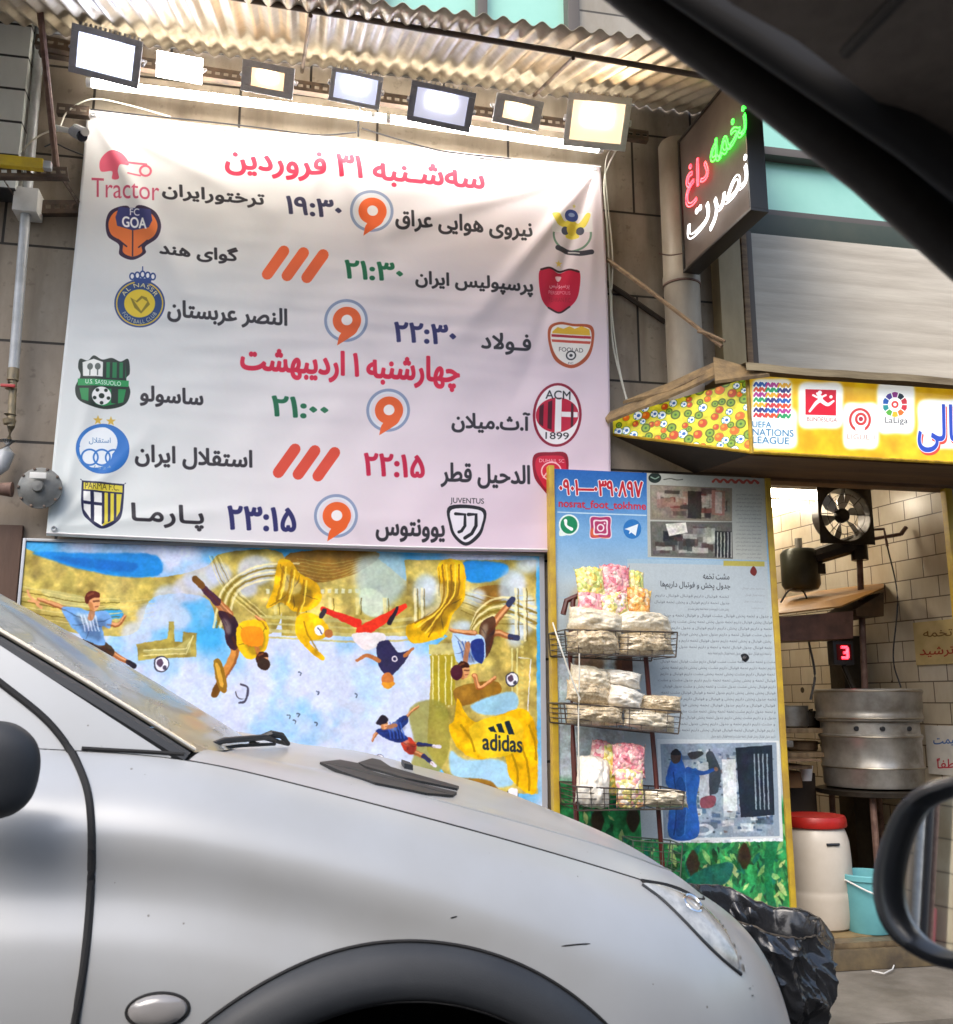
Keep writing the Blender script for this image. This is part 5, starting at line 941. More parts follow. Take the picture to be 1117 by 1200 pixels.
# plastic bags
def bag_bm(c, w, h, th, rot=0, lean=0, seed=0, yaw=0, n=28, crimp=.08):
    g = NB(); M4 = Matrix.Translation(c) @ Matrix.Rotation(yaw, 4, 'Z') @ Matrix.Rotation(lean, 4, 'X') @ Matrix.Rotation(rot, 4, 'Y'); V = {}
    for s_ in (1, -1):
        for i in range(n + 1):
            for j in range(n + 1):
                a, b = 2 * i / n - 1, 2 * j / n - 1; e = i in (0, n) or j in (0, n)
                if e and s_ == -1: continue
                f = (max(0, 1 - abs(a) ** 2.2) * max(0, 1 - abs(b) ** 1.9)) ** .62
                wr = mnoise.noise(Vector((a * 2.2 + seed, b * 2.2, s_ * 3 + seed))) * .26 + (1 - abs(mnoise.noise(Vector((a * 3.4 + seed, b * 3.4, s_ + 5))))) ** 5 * -.16 + mnoise.noise(Vector((a * 7 + seed, b * 7, s_))) * .05
                ed = 1 + .03 * mnoise.noise(Vector((a * 5, b * 5, seed)))
                sq = 1 - .05 * (abs(b) ** 2) * (1 - abs(a)) - .22 * (1 - f) * a * a * (abs(a) < 1)
                V[s_, i, j] = g.verts.new(M4 @ Vector((a * w / 2 * ed * (1 - .07 * (1 - b * b)), -s_ * th / 2 * f * (1 + wr) + .004 * math.sin(a * 14 + seed) * abs(b) ** 6, b * h / 2 * sq * ed)))
    gv = lambda s_, i, j: V.get((s_, i, j)) or V[1, i, j]
    for s_ in (1, -1):
        for i in range(n):
            for j in range(n):
                q = [gv(s_, i, j), gv(s_, i + 1, j), gv(s_, i + 1, j + 1), gv(s_, i, j + 1)]; g.faces.new(q if s_ == 1 else q[::-1])
    return g
def candy_mat(name, cols, sc=62):
    m = mat(name, (.8, .6, .6), rough=.18, coat=.6); N, L, p = nodes(m); tc = N.new('ShaderNodeTexCoord'); v = N.new('ShaderNodeTexVoronoi'); v.inputs['Scale'].default_value = sc; L.new(tc.outputs['Object'], v.inputs['Vector'])
    cr = N.new('ShaderNodeValToRGB'); cr.color_ramp.interpolation = 'CONSTANT'; e = cr.color_ramp.elements; e[0].color = (*lin(cols[0]), 1); e[1].position = 1 / len(cols); e[1].color = (*lin(cols[1]), 1)
    for k, c in enumerate(cols[2:], 2): q = e.new(k / len(cols)); q.color = (*lin(c), 1)
    sx = N.new('ShaderNodeSeparateColor'); L.new(v.outputs['Color'], sx.inputs[0]); L.new(sx.outputs[0], cr.inputs[0]); L.new(cr.outputs[0], p.inputs['Base Color'])
    n = N.new('ShaderNodeTexNoise'); n.inputs['Scale'].default_value = 45; L.new(tc.outputs['Object'], n.inputs['Vector']); ad = N.new('ShaderNodeMath'); ad.operation = 'MULTIPLY_ADD'; ad.inputs[1].default_value = -1.2; L.new(v.outputs['Distance'], ad.inputs[0]); L.new(n.outputs[0], ad.inputs[2])
    b = N.new('ShaderNodeBump'); b.inputs['Strength'].default_value = .8; b.inputs['Distance'].default_value = .008; L.new(ad.outputs[0], b.inputs['Height']); L.new(b.outputs[0], p.inputs['Normal']); return m
CM = dict(yellow=candy_mat('yellow_candy_bag', ['#e8d060', '#d8d878', '#f0e0a0', '#e8c050', '#d0e080']), pink=candy_mat('pink_candy_bag', ['#e89a9c', '#f0b8b0', '#e07c88', '#f4d8cc', '#e8a0a8']), orange=candy_mat('orange_candy_bag', ['#e89c40', '#f0b060', '#e8c070', '#d88838', '#f0d0a0']), mixed=candy_mat('mixed_candy_bag', ['#e8a0a0', '#e8d880', '#f0d8c8', '#d8d890', '#e8b080', '#f4e8d8']))
puff = mat('cream_puff_bag', '#ece2cc', '#d0c0a0', 85, .14, bump=.35, bs=70, coat=.8, detail=8); puffb = mat('brown_seed_bag', '#d6c6a6', '#a8906c', 110, .16, bump=.4, bs=90, coat=.8, detail=8); puffw = mat('white_puff_bag', '#f0ece2', '#dcd2c0', 60, .12, bump=.3, bs=50, coat=.35)
def bag(x0, x1, y0, y1, m, lb, cat='bag', th=.07, rot=0, lean=0, Y=RY + .1, group='bags of snacks on the rack', name='snack_bag', yaw=0, seed=0):
    c = W((x0 + x1) / 2, (y0 + y1) / 2, Y); dep = np.dot(np.array(c) - _C, _F); w, h = (x1 - x0) * dep / FPX, (y1 - y0) * dep / FPX * 1.1
    tag(obj(name, bag_bm(c, w, h, th, rot, lean, seed, yaw), m, base=c, smooth=0 or 180), lb, cat, group)
sd = 0
for x0, x1, y0, y1, m, lb, ro, Y in ((674, 710, 664, 706, 'yellow', 'upright bag of yellow candy at back left of top basket', -.06, .13), (702, 740, 661, 706, 'pink', 'upright bag of pink candy standing tallest in top basket', .03, .14), (730, 756, 668, 704, 'yellow', 'small bag of yellow green candy behind right end of top candy row', .05, .17),
        (676, 708, 694, 722, 'pink', 'pink and orange candy bag lying at front left of top basket', .1, .07), (703, 738, 694, 722, 'mixed', 'mixed pink and yellow candy bag in front of the tall pink one', -.05, .06), (733, 764, 688, 724, 'orange', 'orange candy bag at front right of top basket', .14, .08),
        (690, 716, 868, 908, 'pink', 'pink candy bag leaning at left behind the bottom basket front', .25, .12), (704, 732, 874, 930, 'yellow', 'yellow candy bag in the middle of the bottom basket', -.08, .10), (716, 758, 872, 912, 'pink', 'bright pink candy bag at top of the bottom basket', .08, .07), (720, 756, 902, 946, 'mixed', 'mixed candy bag pressed against the bottom basket wires', .02, .04)):
    sd += 3.7; bag(x0, x1, y0, y1, CM[m], lb, th=.055, rot=ro, lean=-.15, Y=RY + Y, seed=sd, name='candy_bag', group='bags of candy on the rack')
for x0, x1, y0, y1, m, lb, ro, Y in ((664, 732, 714, 744, puff, 'cream puff bag bulging over left half of the top basket', .06, .06), (716, 792, 718, 744, puff, 'cream puff bag bulging over right half of the top basket', -.02, .07), (662, 728, 740, 766, puffb, 'brownish seed bag low at left inside top basket', .02, .035), (722, 792, 742, 768, puffb, 'brownish seed bag low at right inside top basket', 0, .04),
        (664, 722, 782, 812, puff, 'plump cream bag uppermost at left of middle basket', .08, .10), (706, 752, 786, 806, puffw, 'white pointed bag uppermost at right of middle basket', .14, .08), (660, 720, 800, 826, puffb, 'brown bag second from top at left of middle basket', .12, .06), (710, 754, 806, 832, puffw, 'white bag slumped in centre of middle basket', .2, .05), (742, 800, 815, 836, puffb, 'pale brown bag hanging over right end of middle basket', .05, .08), (662, 732, 826, 850, puffb, 'seed bag squeezed at bottom left of middle basket', .08, .04), (726, 796, 834, 856, puff, 'cream bag squeezed at bottom right of middle basket', .06, .045),
        (674, 716, 886, 946, puffw, 'large white bag slumped at left end of bottom basket', .1, .07), (752, 808, 926, 946, puff, 'long cream bag sticking out right of bottom basket', 0, .05)):
    sd += 2.3; bag(x0, x1, y0, y1, m, lb, th=.115 + .05 * rng.random(), rot=ro * 1.5 + rng.uniform(-.09, .09), lean=-.2 + rng.uniform(-.25, .2), yaw=rng.uniform(-.25, .25), Y=RY + Y, seed=sd, name='puff_bag', group='bags of puffs on the rack')
cable([(648, 730, -.2), (655, 752, -.36), (668, 790, -.38), (680, 820, -.38)], .0035, MT['cable'], 'pale string tied from yellow post to the middle basket')
cable([(679, 766, -.38), (679, 800, -.38), (678, 850, -.38), (679, 920, -.38)], .0028, MT['cable'], 'white string hanging down left side of the rack baskets')
# ================================================================== THINGS IN THE SHOP
def depth(c): return float(np.dot(np.array(c) - _C, _F))
def wpx(px, c): return px * depth(c) / FPX
dark = mat('greasy_dark_steel', '#3a342c', '#241e18', 9, .42, metal=.5, bump=.15); tin = mat('worn_tin', '#c4c2bc', '#8a857c', 5, .3, metal=.7, bump=.15, bs=14, r2=.42)
c = W(991, 603, .6); t = thing('exhaust_fan', 'square dark exhaust fan with round blades hanging in the shop', 'fan', c); r = wpx(32, c)
def disc_ring(g, c, r0, r1, y0, y1, n=36):
    for (ra, ya), (rb, yb) in (((r0, y0), (r1, y0)), ((r1, y0), (r1, y1)), ((r1, y1), (r0, y1)), ((r0, y1), (r0, y0))):
        for k in range(n):
            a, b = 2 * math.pi * k / n, 2 * math.pi * (k + 1) / n; f = lambda q, rr, yy: c + Vector((rr * math.cos(q), yy, rr * math.sin(q))); g.faces.new([g.verts.new(v) for v in (f(a, ra, ya), f(b, ra, ya), f(b, rb, yb), f(a, rb, yb))])
    bmesh.ops.remove_doubles(g, verts=g.verts, dist=1e-5)
h2 = wpx(35, c); g = NB(); n = 36; sq = []
for k in range(n):
    a = 2 * math.pi * k / n + math.pi / 4; m_ = max(abs(math.cos(a)), abs(math.sin(a))); sq.append((g.verts.new(c + Vector((r * math.cos(a), 0, r * math.sin(a)))), g.verts.new(c + Vector((h2 * math.cos(a) / m_, 0, h2 * math.sin(a) / m_))), g.verts.new(c + Vector((r * .96 * math.cos(a), .10, r * .96 * math.sin(a))))))
for k in range(n): A, B = sq[k], sq[(k + 1) % n]; g.faces.new((A[0], B[0], B[1], A[1])); g.faces.new((A[0], A[2], B[2], B[0]))
ho = obj('housing', g, dark, t); md = ho.modifiers.new('thickness', 'SOLIDIFY'); md.thickness = .004
for k in range(6):
    g = NB(); a0 = k * math.pi / 3 + .3; pts = []
    for rr, da, yy in ((.25, -.2, .03), (.92, -.28, .02), (.95, .1, .05), (.6, .32, .06), (.25, .25, .055)): pts.append(c + Vector((r * rr * math.cos(a0 + da), yy, r * rr * math.sin(a0 + da))))
    prism(g, pts, (0, .003, 0)); obj('blade', g, tin, t)
g = NB(); lathe(g, [(r * .27, 0), (r * .26, .03), (r * .2, .04), (0, .042)], c + Vector((0, .05, 0)), 24, Mr); obj('hub', g, dark, t)
g = NB(); [tube(g, [c + Vector((r * q * math.cos(2 * math.pi * k / 30), -.006, r * q * math.sin(2 * math.pi * k / 30))) for k in range(30)], .0016, 5, closed=True) for q in (.45, .75, 1.0)]; [tube(g, [c + Vector((r * .45 * math.cos(a), -.006, r * .45 * math.sin(a))), c + Vector((r * math.cos(a), -.006, r * math.sin(a)))], .0022, 5) for a in [q * math.pi / 4 for q in range(8)]]; obj('guard', g, dark, t)
g = NB(); tube(g, [c + Vector((0, .06, h2)), Vector((c.x, c.y + .06, FZ + 2.31))], .012, 8); obj('hanger', g, dark, t)
c = W(938, 668, .85); t = thing('electric_motor', 'dark green electric motor hanging left of the exhaust fan', 'motor', c); r = wpx(22, c); hh = wpx(25, c)
g = NB(); lathe(g, [(r * .5, -hh), (r * .85, -hh * .92), (r, -hh * .7), (r, hh * .75), (r * .85, hh * .95), (r * .4, hh)], c, 28); obj('body', g, mat('motor_paint', '#4a4c40', '#3a3a30', 8, .35, metal=.3), t)
g = NB(); lathe(g, [(r * .2, 0), (r * .2, hh * .5)], c + Vector((0, 0, hh)), 12); obj('shaft', g, tin, t)
g = NB(); p = c + Vector((r * .7, -r * .75, -.0)); box(g, p - Vector((.02, .01, .03)), p + Vector((.03, .02, .03)), .004); obj('terminal_box', g, dark, t)
a, b = W(950, 654, .8), W(1006, 636, .7); t = thing('drive_arm', 'dark slanted machine arm joining the motor to the upright shaft', 'machine arm', a)
g = NB(); tube(g, [a, b], [.045, .05], 8); obj('arm', g, dark, t); g = NB(); q = W(1007, 644, .7); lathe(g, [(.045, -.06), (.045, .06)], q, 20); obj('shaft_head', g, dark, t)
g = NB(); tube(g, [q, W(1014, 812, .62)], .017, 10); obj('upright_shaft', g, MT['rust'], t)
g = NB(); tube(g, [W(1010, 634, .7), W(1056, 626, .6)], .010, 8); tube(g, [W(1056, 626, .6), W(1062, 618, .6)], .012, 8); obj('side_rod', g, MT['rust'], t)
g = NB(); tube(g, [W(1000, 622, .7), W(1036, 620, .62), W(1040, 640, .62)], .008, 6); obj('stay', g, MT['rust'], t)
t = thing('hood', 'tan sheet hood sloping over the roasting machine', 'hood', W(950, 712, .7)); g = NB(); prism(g, [W(900, 722, .5), W(985, 712, .5), W(1036, 690, .55), W(1036, 684, .95), W(960, 694, 1.05), W(900, 706, 1.05)], (0, 0, .008)); obj('top_sheet', g, mat('tan_sheet', '#a87c40', '#8a6230', 5, .5, bump=.1), t)
g = NB(); prism(g, [W(902, 724, .52), W(1000, 716, .52), W(1000, 748, .52), W(902, 752, .52)], (0, .25, 0)); obj('front_plate', g, mat('pinkish_stained_plate', '#7a5444', '#5a4034', 12, .5, bump=.2), t)
g = NB(); prism(g, [W(1003, 714, .53), W(1036, 694, .56), W(1036, 722, .56), W(1004, 722, .53)], (0, .3, 0)); obj('end_plate', g, mat('brown_plate', '#5a4228', '#3a2a1a', 9, .55), t)
c = W(989, 765, .55); t = thing('scale_display', 'small black scale display with red digit on a post', 'display', c); w_, h_ = wpx(13, c), wpx(14, c)
g = NB(); box(g, c + Vector((-w_, 0, -h_)), c + Vector((w_, .06, h_)), .005); obj('case', g, MT['black'], t); g = NB(); box(g, c + Vector((-w_ * .72, -.0035, -h_ * .6)), c + Vector((w_ * .72, .002, h_ * .7))); obj('screen', g, mat('dark_screen', (.08, .01, .012), rough=.2), t)
g = NB(); [tube(g, [c + Vector((x0 * w_, -.006, z0 * h_)), c + Vector((x1 * w_, -.006, z1 * h_))], .008, 6) for x0, z0, x1, z1 in ((-.3, .45, .3, .45), (.3, .45, .3, 0), (.3, 0, -.1, 0), (.3, 0, .3, -.42), (-.3, -.42, .3, -.42))]; obj('digit', g, glow('red_digit', '#ff1430', 2.2), t)
g = NB(); tube(g, [c + Vector((.01, .03, -h_)), W(1003, 812, .58)], .014, 8); obj('post', g, dark, t)
# sieve drum and its stand
c = W(1025, 930, .55); t = thing('roasting_pan', 'tall stack of round tin sieve pans on a dark stand', 'pan', c); r = wpx(60, c); zz = lambda y: W(1025, y, .55 - .2).z
g = NB(); rings = [(925, .90), (921, .925), (905, .93), (903, .945), (899, .945), (897, .93), (869, .93), (867, .955), (862, .955), (861, .925), (847, .92), (845, .99), (839, 1.0), (837, .985), (832, .985), (830, 1.0), (815, 1.0), (812, 1.02), (808, 1.02), (807, .99), (814, .97)]
lathe(g, [(r * q, zz(y) - c.z) for y, q in rings], c, 56); obj('drum', g, tin, t)
for y, rq in ((901, .948), (864, .958), (842, 1.0), (810, 1.02)):
    g = NB(); tube(g, [Vector((c.x + r * rq * math.cos(k * math.pi / 24), c.y + r * rq * math.sin(k * math.pi / 24), zz(y))) for k in range(48)], .004, 6, closed=True); obj('rim_band', g, mat('bright_rim', '#b8b0a0', rough=.3, metal=.9) if y == 901 else bpy.data.materials['bright_rim'], t)
for k in (-1.9, -1.3, -2.4):
    g = NB(); q = Vector((c.x + r * .925 * math.cos(k), c.y + r * .925 * math.sin(k), zz(854))); lathe(g, [(.012, -.004), (.012, .008), (0, .009)], q, 10, Mr); obj('rivet', g, MT['black'], t)
t = thing('pan_stand', 'dark round stand with brown legs under the sieve pans', 'stand', Vector((c.x, c.y, FZ))); zt = zz(927); g = NB(); lathe(g, [(r * 1.0, -.012), (r * 1.08, -.008), (r * 1.08, .014), (r * 1.0, .018)], (c.x, c.y, zt - .02), 40); obj('top', g, dark, t)
for k in (-2.2, -.75, .9, 2.4): g = NB(); tube(g, [Vector((c.x + r * .8 * math.cos(k), c.y + r * .8 * math.sin(k), zt - .03)), Vector((c.x + r * .85 * math.cos(k), c.y + r * .85 * math.sin(k), FZ))], .016, 8); obj('leg', g, MT['rust'], t)
# barrel, bucket
def zf(y, Y): return W(960, y, Y).z
c = W(962, 1081, .22); c.z = FZ; t = thing('plastic_barrel', 'off white plastic barrel with red lid on the shop floor', 'barrel', c); r = wpx(39, c); H_ = W(962, 968, .22).z - FZ
g = NB(); lathe(g, [(r * .80, 0), (r * .90, .01), (r * .97, H_ * .12), (r, H_ * .3), (r * 1.005, H_ * .36), (r * .985, H_ * .38), (r * 1.005, H_ * .40), (r * 1.0, H_ * .7), (r * .97, H_ * .86), (r * .9, H_ * .95), (r * .84, H_)], c, 40); obj('body', g, mat('cloudy_white_plastic', '#cfc6b8', '#bdb2a2', 3, .38, coat=.1), t)
g = NB(); lathe(g, [(r * .80, H_ + .001), (r * .93, H_ + .003), (r * .95, H_ + .01), (r * .94, H_ + .035), (r * .90, H_ + .05), (r * .6, H_ + .048), (0, H_ + .046)], c, 40); obj('lid', g, mat('red_lid', '#b3231c', '#98180f', 6, .4), t)
g = NB(); p = c + Vector((.0, -r * .99, H_ * .86)); tube(g, [p + Vector((-.03, 0, 0)), p + Vector((.03, 0, 0))], .006, 6); obj('grip', g, MT['black'], t)
c = W(1020, 1094, .10); c.z = FZ; t = thing('bucket', 'teal plastic bucket with handle beside the white barrel', 'bucket', c); H_ = W(1020, 1022, .10).z - FZ; r = wpx(30, c)
g = NB(); lathe(g, [(r * .82, 0), (r * .84, .004), (r * .98, H_ * .88), (r * 1.06, H_ * .9), (r * 1.06, H_ * .98), (r * 1.02, H_), (r * .95, H_ * .985), (r * .78, .02), (0, .018)], c, 40); obj('body', g, mat('teal_plastic', '#6cb0b6', '#5c9aa2', 5, .4), t)
g = NB(); tube(g, [c + Vector((r * 1.04 * math.cos(a), r * 1.04 * math.sin(a) - .01, H_ * .9 - .05 * abs(math.sin(a)) ** 2)) for a in [math.pi + k * math.pi / 16 for k in range(17)]], .004, 6); obj('handle', g, MT['white'], t)
# shelves, pots and small things on the left
for y, lb in ((856, 'upper wooden shelf board beside the pans'), (884, 'lower wooden shelf board beside the pans')):
    a, b = W(905, y, .7), W(968, y - 1, .7); g = NB(); box(g, (a.x - .2, .6, a.z - .012), (b.x, 1.0, a.z + .012), .003); tag(obj('shelf', g, mat('pale_shelf_wood', '#8f7a5c', '#6f5a40', 5, .6, bump=.2, stretch=(6, 1, 1)) if y == 856 else bpy.data.materials['pale_shelf_wood'], base=a), lb, 'shelf', 'shelves inside the shop')
for x, y, rr, hh, m, lb in ((925, 838, 22, 24, tin, 'wide tin pot standing on the upper shelf'), (945, 840, 18, 18, dark, 'dark pot on the upper shelf next to the pans'), (940, 878, 18, 10, MT['wood'], 'small wooden tray on the lower shelf')):
    c = W(x, y, .8); c.z = W(905, 856 if y < 860 else 884, .7).z + .0125; g = NB(); r = wpx(rr, c); h_ = wpx(hh, c); lathe(g, [(r * .9, 0), (r, .008), (r, h_), (r * 1.05, h_ + .004), (r * .96, h_ + .002), (r * .9, .012), (0, .011)], c, 28); t = thing('pot' if m != MT['wood'] else 'tray', lb, 'pot' if m != MT['wood'] else 'tray', c); obj('body', g, m, t); g = NB(); tube(g, [c + Vector((r * .98, -.01, h_ * .8)), c + Vector((r * 1.25, -.02, h_ * .85)), c + Vector((r * 1.0, -.05, h_ * .6))], .005, 6); obj('handle', g, dark, t)
t = thing('shop_cabinet', 'dark cabinet with grey doors under the shelves inside the shop', 'cabinet', W(930, 945, .75)); a, b = W(896, 900, .72), W(955, 900, .72); g = NB(); box(g, (a.x - .15, .72, FZ), (b.x, 1.05, W(930, 906, .72).z), .006); obj('carcass', g, mat('dark_cabinet', '#3a2e24', '#2a2018', 6, .6), t)
t = thing('machine_column', 'dark machine column standing behind the display', 'column', W(1000, 900, .9)); a = W(996, 700, .95); g = NB(); box(g, (a.x - .07, .95, FZ), (a.x + .07, 1.1, W(1000, 745, .95).z), .01); obj('column', g, dark, t)
cable([(948, 752, .6), (955, 790, .6), (950, 820, .6)], .006, MT['cableb'], 'black cable hanging below the hood inside the shop')
cable([(915, 706, .8), (925, 692, .8), (940, 692, .82), (948, 706, .8)], .005, MT['cableb'], 'dark cable looping under the electric motor')
for k, (x0, y0, x1, y1, Y, m, nm, lb) in enumerate(((905, 897, 952, 902, .5, 'pale', 'tray', 'thin pale tray edge sticking out left of the pans'), (912, 890, 962, 893, .45, 'wood', 'plank', 'narrow wooden plank lying across left of the pans'), (906, 905, 940, 924, .6, 'card', 'carton', 'small brown carton in the shadow under the shelves'), (900, 868, 930, 876, .5, 'tin', 'tray', 'shallow tin tray pushed to the back of the lower shelf'), (944, 898, 958, 916, .55, 'white', 'cup', 'small pale cup beside the brown carton'))):
    a, b = W(x0, y1, Y), W(x1, y0, Y); mm = {'pale': bpy.data.materials['pale_shelf_wood'], 'wood': MT['wood'], 'tin': tin, 'white': MT['white'], 'card': bpy.data.materials.get('carton_board') or mat('carton_board', '#8a6640', '#6f5030', 7, .7)}[m]
    g = NB()
    if nm == 'cup': lathe(g, [((b.x - a.x) * .34, 0), ((b.x - a.x) * .5, b.z - a.z), ((b.x - a.x) * .44, b.z - a.z), ((b.x - a.x) * .3, .01)], ((a.x + b.x) / 2, Y + .05, a.z), 20)
    else: box(g, (a.x, Y, a.z), (b.x, Y + .22, b.z), min(.006, (b.z - a.z) * .3))
    tag(obj(nm, g, mm), lb, nm)
cable([(1040, 640, .5), (1052, 700, .45), (1047, 770, .5), (1056, 806, .5)], .004, MT['cableb'], 'thin dark cord hanging down the shop wall right of the shaft')
# notices on the inner wall
wp0 = Vector((wx(1.0), 1.0, 1.0)); wn = (-math.cos(ang), -math.sin(ang), 0.0); we = Vector((math.sin(ang), -math.cos(ang), 0))
def card(x0, y0, x1, y1, label, bgc, rows):
    P0 = WP(x0, y0, wp0, wn) + Vector(wn) * .014; w = (WP(x1, y0, wp0, wn) - WP(x0, y0, wp0, wn)).dot(we); h = P0.z - WP(x0, y1, wp0, wn).z
    t = thing('wall_sign', label, 'sign', P0); P = Print(300, 200, plane_map(P0, we, (0, 0, -1), 300, 200, w, h), bgc); P.a += ((fbm(200, 300, 40, 4, int(x0)) - .5) * .12)[..., None]
    for tx, a, b, yt, yb, col in rows: P.text(tx, a, b, yt, yb, col, bold=1.2, slope=-.05)
    g = NB(); g.loops.layers.uv.verify(); dz = Vector((0, 0, -h)); quad(g, [P0 + dz, P0 + dz + we * w, P0 + we * w, P0], [(0, 0), (1, 0), (1, 1), (0, 1)]); obj('print', g, print_mat('print_' + str(int(x0)), P, .45), t)
    g = NB(); prism(g, [q - Vector(wn) * .002 for q in (P0 + dz, P0 + dz + we * w, P0 + we * w, P0)], Vector(wn) * -.010); obj('backing', g, MT['white'], t)
card(1086, 850, 1136, 906, 'white sign with blue and red lettering beside the sieve pans', '#d6d2ca', [('قیمت', 1094, 1124, 862, 874, '#3a62a8'), ('لطفاً', 1098, 1124, 888, 900, '#b83040')])
card(1072, 730, 1140, 780, 'yellowed sign with red lettering on the tiled inner wall', '#d2bc84', [('تخمه', 1082, 1116, 738, 746, '#7a5a30'), ('ترشید', 1078, 1118, 758, 770, '#b03828')])
# lamps inside the shop
for x0, y0, x1, y1, Y, s_, lb in ((896, 578, 957, 577, .9, 26, 'lit white tube lamp on the shop ceiling'), (884, 590, 916, 591, 1.7, 26, 'second lit lamp further inside the shop')):
    a, b = W(x0, y0, Y), W(x1, y1, Y); b.z = a.z; a.x -= .5 if Y < 1 else .3; t = thing('ceiling_lamp', lb, 'lamp', (a + b) / 2, 'lamps inside the shop'); g = NB(); tube(g, [a, b], .022, 12); obj('tube', g, glow('shop_lamp_light', '#fff0d8', s_), t)
    g = NB(); box(g, (a.x - .01, a.y - .03, a.z + .024), (b.x + .01, a.y + .03, a.z + .05), .004); obj('fitting', g, MT['white'], t)
# ================================================================== BIN BAG
c = W(882, 1070, -1.0); RB = .202; zr = c.z; t = thing('bin_bag', 'open crumpled black bin bag standing by the kerb in front of car', 'bin bag', Vector((c.x, c.y, -.128)))
blk = mat('black_bag_plastic', (.010, .011, .013), (.018, .019, .022), 8, .25, coat=.3, bump=.22, bs=34, spec=.5, r2=.17)
def crz(p):
    o = 0
    for k, (sc_, am) in enumerate(((5.5, 1.0), (12, .55), (26, .3))): o += am * (1 - abs(mnoise.noise(Vector((p.x * sc_ + k * 7.7, p.y * sc_, p.z * sc_ * .6 + p.x * sc_ * .4))))) ** 3
    return o
def bagpt(a, b):
    th = 2 * math.pi * a; rr = RB * (1.0 + .06 * math.sin(3 * th + 1) + .03 * math.sin(5 * th))
    if b < .12: k = b / .12; r_ = rr * (.80 + .17 * k); z = zr - .24 + .24 * k          # inner wall up to the rim
    elif b < .18: k = (b - .12) / .06; r_ = rr * (.97 + .08 * math.sin(k * math.pi / 2)); z = zr + .008 * math.sin(k * math.pi)
    else: k = (b - .18) / .82; r_ = rr * (1.05 + .05 * k + .03 * math.sin(k * math.pi)); z = zr - (zr + .125) * k
    p = Vector((math.cos(th) * r_, math.sin(th) * r_, z)); f = .25 if b < .1 else .25 + min(.75, (b - .1) * 5)
    q = r_ + ((crz(p + Vector((0, 0, 5))) - 1.0) * .048 + mnoise.noise(p * 4) * .04) * f
    wob = (.02 * mnoise.noise(Vector((th * 1.6, 1, 0))) + .012 * mnoise.noise(Vector((th * 6, 4, 0))) - .05 * math.cos(th) + .03 * math.sin(th)) * max(0, 1 - max(0, b - .15) * 2.2)
    return c + Vector((math.cos(th) * q, math.sin(th) * q, z - c.z + wob))
g = NB(); grid(g, bagpt, 280, 160); bmesh.ops.remove_doubles(g, verts=g.verts, dist=1e-5); obj('bag', g, blk, t, smooth=38)
g = NB(); lathe(g, [(RB * .74, -.22), (RB * .4, -.25), (0, -.25)], c, 24, cap=False); obj('contents', g, MT['black'], t)
g = NB(); tube(g, [Vector(bagpt(k / 60, .16)) + Vector((0, 0, .001)) for k in range(60)], .0028, 5, closed=True); obj('rim', g, mat('frayed_rim', '#5a5248', '#26221e', 40, .6), t)
g = NB(); tube(g, [WZ(1022, 1138, .002), WZ(1036, 1141, .002), WZ(1046, 1136, .002), WZ(1048, 1131, .002)], .003, 5); tag(obj('plastic_strap', g, MT['white']), 'thin white curved plastic strap lying on the pavement', 'strap')

# ================================================================== SILVER CAR (its right side faces the viewer, nose to the right)
YS = -2.40
paint = mat('silver_car_paint', '#c9cbcc', rough=.4, metal=.2, coat=.32); N, L, p = nodes(paint)
tc = N.new('ShaderNodeTexCoord'); n = N.new('ShaderNodeTexNoise'); n.inputs['Scale'].default_value = 900; L.new(tc.outputs['Object'], n.inputs['Vector']); n3_ = N.new('ShaderNodeTexNoise'); n3_.inputs['Scale'].default_value = 3; n3_.inputs['Detail'].default_value = 8; L.new(tc.outputs['Object'], n3_.inputs['Vector'])
mx = N.new('ShaderNodeMix'); mx.data_type = 'RGBA'; mx.inputs[6].default_value = (.435, .45, .462, 1); mx.inputs[7].default_value = (.375, .38, .378, 1); r1 = N.new('ShaderNodeMapRange'); r1.inputs[1].default_value = .4; r1.inputs[2].default_value = .7; L.new(n3_.outputs[0], r1.inputs[0]); L.new(r1.outputs[0], mx.inputs[0]); vo = N.new('ShaderNodeTexVoronoi'); vo.inputs['Scale'].default_value = 38; L.new(tc.outputs['Object'], vo.inputs['Vector']); sx_ = N.new('ShaderNodeSeparateColor'); L.new(vo.outputs['Color'], sx_.inputs[0])
th_ = N.new('ShaderNodeMath'); th_.operation = 'MULTIPLY'; th_.inputs[1].default_value = .09; pw = N.new('ShaderNodeMath'); pw.operation = 'POWER'; pw.inputs[1].default_value = 5; L.new(sx_.outputs[0], pw.inputs[0]); L.new(pw.outputs[0], th_.inputs[0]); ls = N.new('ShaderNodeMath'); ls.operation = 'LESS_THAN'; L.new(vo.outputs['Distance'], ls.inputs[0]); L.new(th_.outputs[0], ls.inputs[1])
mx2 = N.new('ShaderNodeMix'); mx2.data_type = 'RGBA'; L.new(ls.outputs[0], mx2.inputs[0]); L.new(mx.outputs[2], mx2.inputs[6]); mx2.inputs[7].default_value = (.20, .195, .18, 1); L.new(mx2.outputs[2], p.inputs['Base Color'])
r2_ = N.new('ShaderNodeMapRange'); r2_.inputs[3].default_value = .26; r2_.inputs[4].default_value = .42; L.new(n3_.outputs[0], r2_.inputs[0]); L.new(r2_.outputs[0], p.inputs['Roughness']); p.inputs['Coat Roughness'].default_value = .16
bp_ = N.new('ShaderNodeBump'); bp_.inputs['Strength'].default_value = .03; bp_.inputs['Distance'].default_value = .001; L.new(n.outputs[0], bp_.inputs['Height']); L.new(bp_.outputs[0], p.inputs['Normal'])
